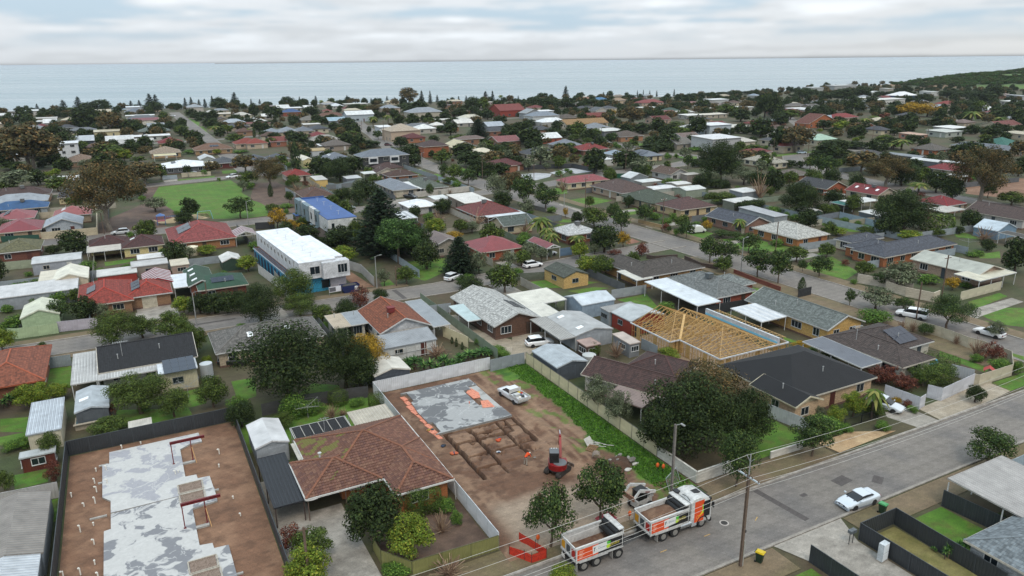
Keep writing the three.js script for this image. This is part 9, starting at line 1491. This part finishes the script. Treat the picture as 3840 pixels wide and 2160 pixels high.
{// blue roofed townhouses
const T=thing('townhouse_row','two storey townhouse row with flat royal blue roof','townhouses',[45.3,0,-192],0.6*D2R),br=wallMat('#776a62'),w=paint('#cfd2d2'),gb=mat('#71858f',0.6,{t: 'sheet',s: 3,b: 'rib',bs: 0.02}),bl=mat('#2f5590',0.6,{t: 'sheet',s: 8});landmarks.push([45.3,-192,'blue roofed townhouse row',16]);
pillar(T,'ground_floor',[7,3,31,0,0,0],br);pillar(T,'upper_floor',[7.2,3.4,31.4,0,3,0],w);pillar(T,'roof',[7.3,0.12,31.5,0,6.4,0],bl);
[[-13,5,gb,1],[-9,2.4,w,0.4],[-4.4,6.2,gb,0.9],[1.3,4.6,w,0.5],[5.6,3.2,gb,0.35]].forEach(([z,d,m,o],i)=>{const b=pillar(T,'bay',[o+0.1,3.7,d,-3.6-o/2,3,z],m);pillar(T,'parapet',[o+0.4,0.35,d,-3.4-o/2,6.7,z],m);windowOn(T,new THREE.Matrix4().makeRotationY(-Math.PI/2).setPosition(-3.7-o,5,z),0.9,1.6,'#2c3236',1);pillar(T,'awning',[0.9,0.12,1.8,-4.2,2.7,z],gb);});
pillar(T,'far_parapet',[7.3,0.5,0.25,0,6.4,-15.7],bl);pillar(T,'porch',[1.8,2.7,4,-4.5,0,-13.5],br);pillar(T,'porch_roof',[2,0.15,4.2,-4.5,2.7,-13.5],bl);windowOn(T,new THREE.Matrix4().makeTranslation(-2.4,4.7,15.72),0.6,1.3,'#2c3236',1);for (let i=0;i<4;i++){const v=part(T,'vent_stack',cg('vst',()=>new MB().box(0.06,1.0,0.06).box(0.9,0.05,0.05,0,1.0,0).build()),w);v.position.set(0.4,6.5,-10+i*7);}
}
{// playground
const bm=mat('#3a5a8c',0.5),rm=mat('#a02c34',0.5),S=thing('swing_set','pale blue swing frame on the sand of the playground','swing',[18.5,0,-226]);const m=new MB();for (const s of [-1,1]) m.bar(V(s*1.7,2.4,0),V(s*2.1,0,0.9),0.1).bar(V(s*1.7,2.4,0),V(s*2.1,0,-0.9),0.1);m.bar(V(-1.7,2.4,0),V(1.7,2.4,0),0.1);part(S,'frame',m.build(),mat('#6f9aa8',0.5));for (const x of [-0.7,0.7]) part(S,'swing_seat',new MB().box(0.45,0.05,0.2,x,0.5,0).bar(V(x-0.2,0.5,0),V(x-0.2,2.4,0),0.02).bar(V(x+0.2,0.5,0),V(x+0.2,2.4,0),0.02).build(),dark);
const C=thing('climbing_frame','blue climbing frame over the maroon soft fall','climbing frame',[7,0,-224.5]);for (const [x,z] of [[-1,-1],[1,-1],[-1,1],[1,1],[4.5,0.6],[4.5,-0.6]]) part(C,'post',bx(0.12,x>2?2.1 : 2.6,0.12,x,0,z),bm);part(C,'platform',bx(2.1,0.1,2.1,0,1.1,0),rm);part(C,'roof',new THREE.ConeGeometry(1.6,0.7,4).rotateY(0.785).translate(0,2.9,0),bm);const hb=new MB().bar(V(1,2.1,0.6),V(4.5,2.1,0.6),0.07).bar(V(1,2.1,-0.6),V(4.5,2.1,-0.6),0.07);for (let i=0;i<7;i++) hb.bar(V(1.3+i*0.5,2.1,-0.6),V(1.3+i*0.5,2.1,0.6),0.04);part(C,'overhead_ladder',hb.build(),bm);
const D=thing('spiral_slide','red tube slide with blue panels beside the lawn','slide',[13.5,0,-229]);for (const x of [-0.6,0.6]) part(D,'panel',bx(0.5,1.9,0.5,x,0.6,0),bm);part(D,'chute',new THREE.TorusGeometry(0.9,0.4,8,16,4).rotateX(Math.PI/2).translate(-0.8,0.8,0.6),rm);part(D,'deck',bx(1.8,0.1,1,0,1,0),rm);
}
// ------------------------------------------------------------------ boundary fences and drives between the lots behind
{
const cols=['#8f989e','#a9a596','#6f7478','#7d8a78','#b0aca2','#5b5f63','#93a0a8'],L=[];reseed(606);
for (const x of [-9,8.5,24.5,51,68,83,99]) L.push([x,-172,x,-139],[x,-206,x,-173]);for (const [a,b] of [[-30,20],[52,82],[84,106]]) L.push([a,-172.5,b,-172.5]);
for (const x of [-24,-6,60,76,92,104]) L.push([x,-258,x,-226],[x,-296,x,-260]);L.push([-40,-259,-4,-259],[62,-259,104,-259]);
for (const x of [-16,4,22,60,78,94]) L.push([x,-345,x,-316]);for (const x of [25.4,45.5,66.8,82]) L.push([x,-124,x,x>60?-110 : -92]);
for (const z of [-98,-116,-134.5,-153,-171,-188.5,-206]) L.push([136,z,163,z+2]);L.push([164,-210,166,-95]);for (const z of [-110,-128,-146,-164,-182]) L.push([168,z,192,z+2]);for (const z of [-150,-170,-195]) L.push([246,z,280,z+3]);
L.forEach((P,i)=>{const k=nearestMark((P[0]+P[2])/2,(P[1]+P[3])/2),l = `${['grey', 'stone', 'slate', 'sage', 'pale', 'charcoal', 'blue grey'][i % 7]} boundary fence running ${Math.abs(P[0] - P[2]) < 5 ? 'towards the sea' : 'across the block'} near the ${shorten(k[2], 6)}`;fence(l,P,1.7,cols[i % 7],'panel',{light: 1});});
for (const [x0,x1,z0,z1] of [[121.5,133,-176,-173],[121.5,135,-131,-128.5],[121.5,137,-113,-110.5],[121.5,136,-155,-152],[-2,5,-143,-134.5],[70,73,-142,-135.5],[19,22,-136,-127],[61,65,-127,-110],[74,80,-228,-222],[96,109,-256,-253],[98,109,-290,-287],[103,112,-86,-83]]) patch('concrete',rect(x0,x1,z0,z1),0.034,'concrete_drive',{seed: x0,label: 'pale concrete driveway'});
}
// ------------------------------------------------------------------ labels that single out each plant and pole
const ORD=['tallest','second tallest','third tallest','fourth tallest','fifth tallest','sixth tallest','seventh tallest','eighth tallest','ninth tallest','lowest'];
{
const by=new Map();
for (const [o,kind,x,z,h] of treeList){if (o.userData.label) continue;const m=nearestMark(x,z),k = `${TNAME[kind][2]} ${relation(x, z, m)}`;const key=k + ' ' + shorten(m[2],16-words(k)-4);if (!by.has(key)) by.set(key,[]);by.get(key).push([h,o]);}
for (const [key,L] of by){L.sort((a,b)=>b[0]-a[0]);L.forEach(([,o],i)=>{o.userData.label=L.length===1?key : `${L.length === 2 ? ['taller', 'shorter'][i] : ORD[Math.min(i, 9)]} ${key}`;});}
const pb=new Map();
for (const o of things) if ((o.name.startsWith('power_pole')||o.name.startsWith('street_lamp'))&&!o.userData.label){const p=o.position,m=nearestMark(p.x,p.z),k = `${o.name.startsWith('power') ? 'brown power pole' : 'grey street lamp'} ${relation(p.x, p.z, m)}`;const key=k + ' ' + shorten(m[2],14-words(k));if (!pb.has(key)) pb.set(key,[]);pb.get(key).push(o);}
for (const [key,L] of pb) L.forEach((o,i)=>{o.userData.label=L.length===1?key : `${['first', 'second', 'third', 'fourth'][i]} ${key}`;});
}
renderer.render(scene,camera);
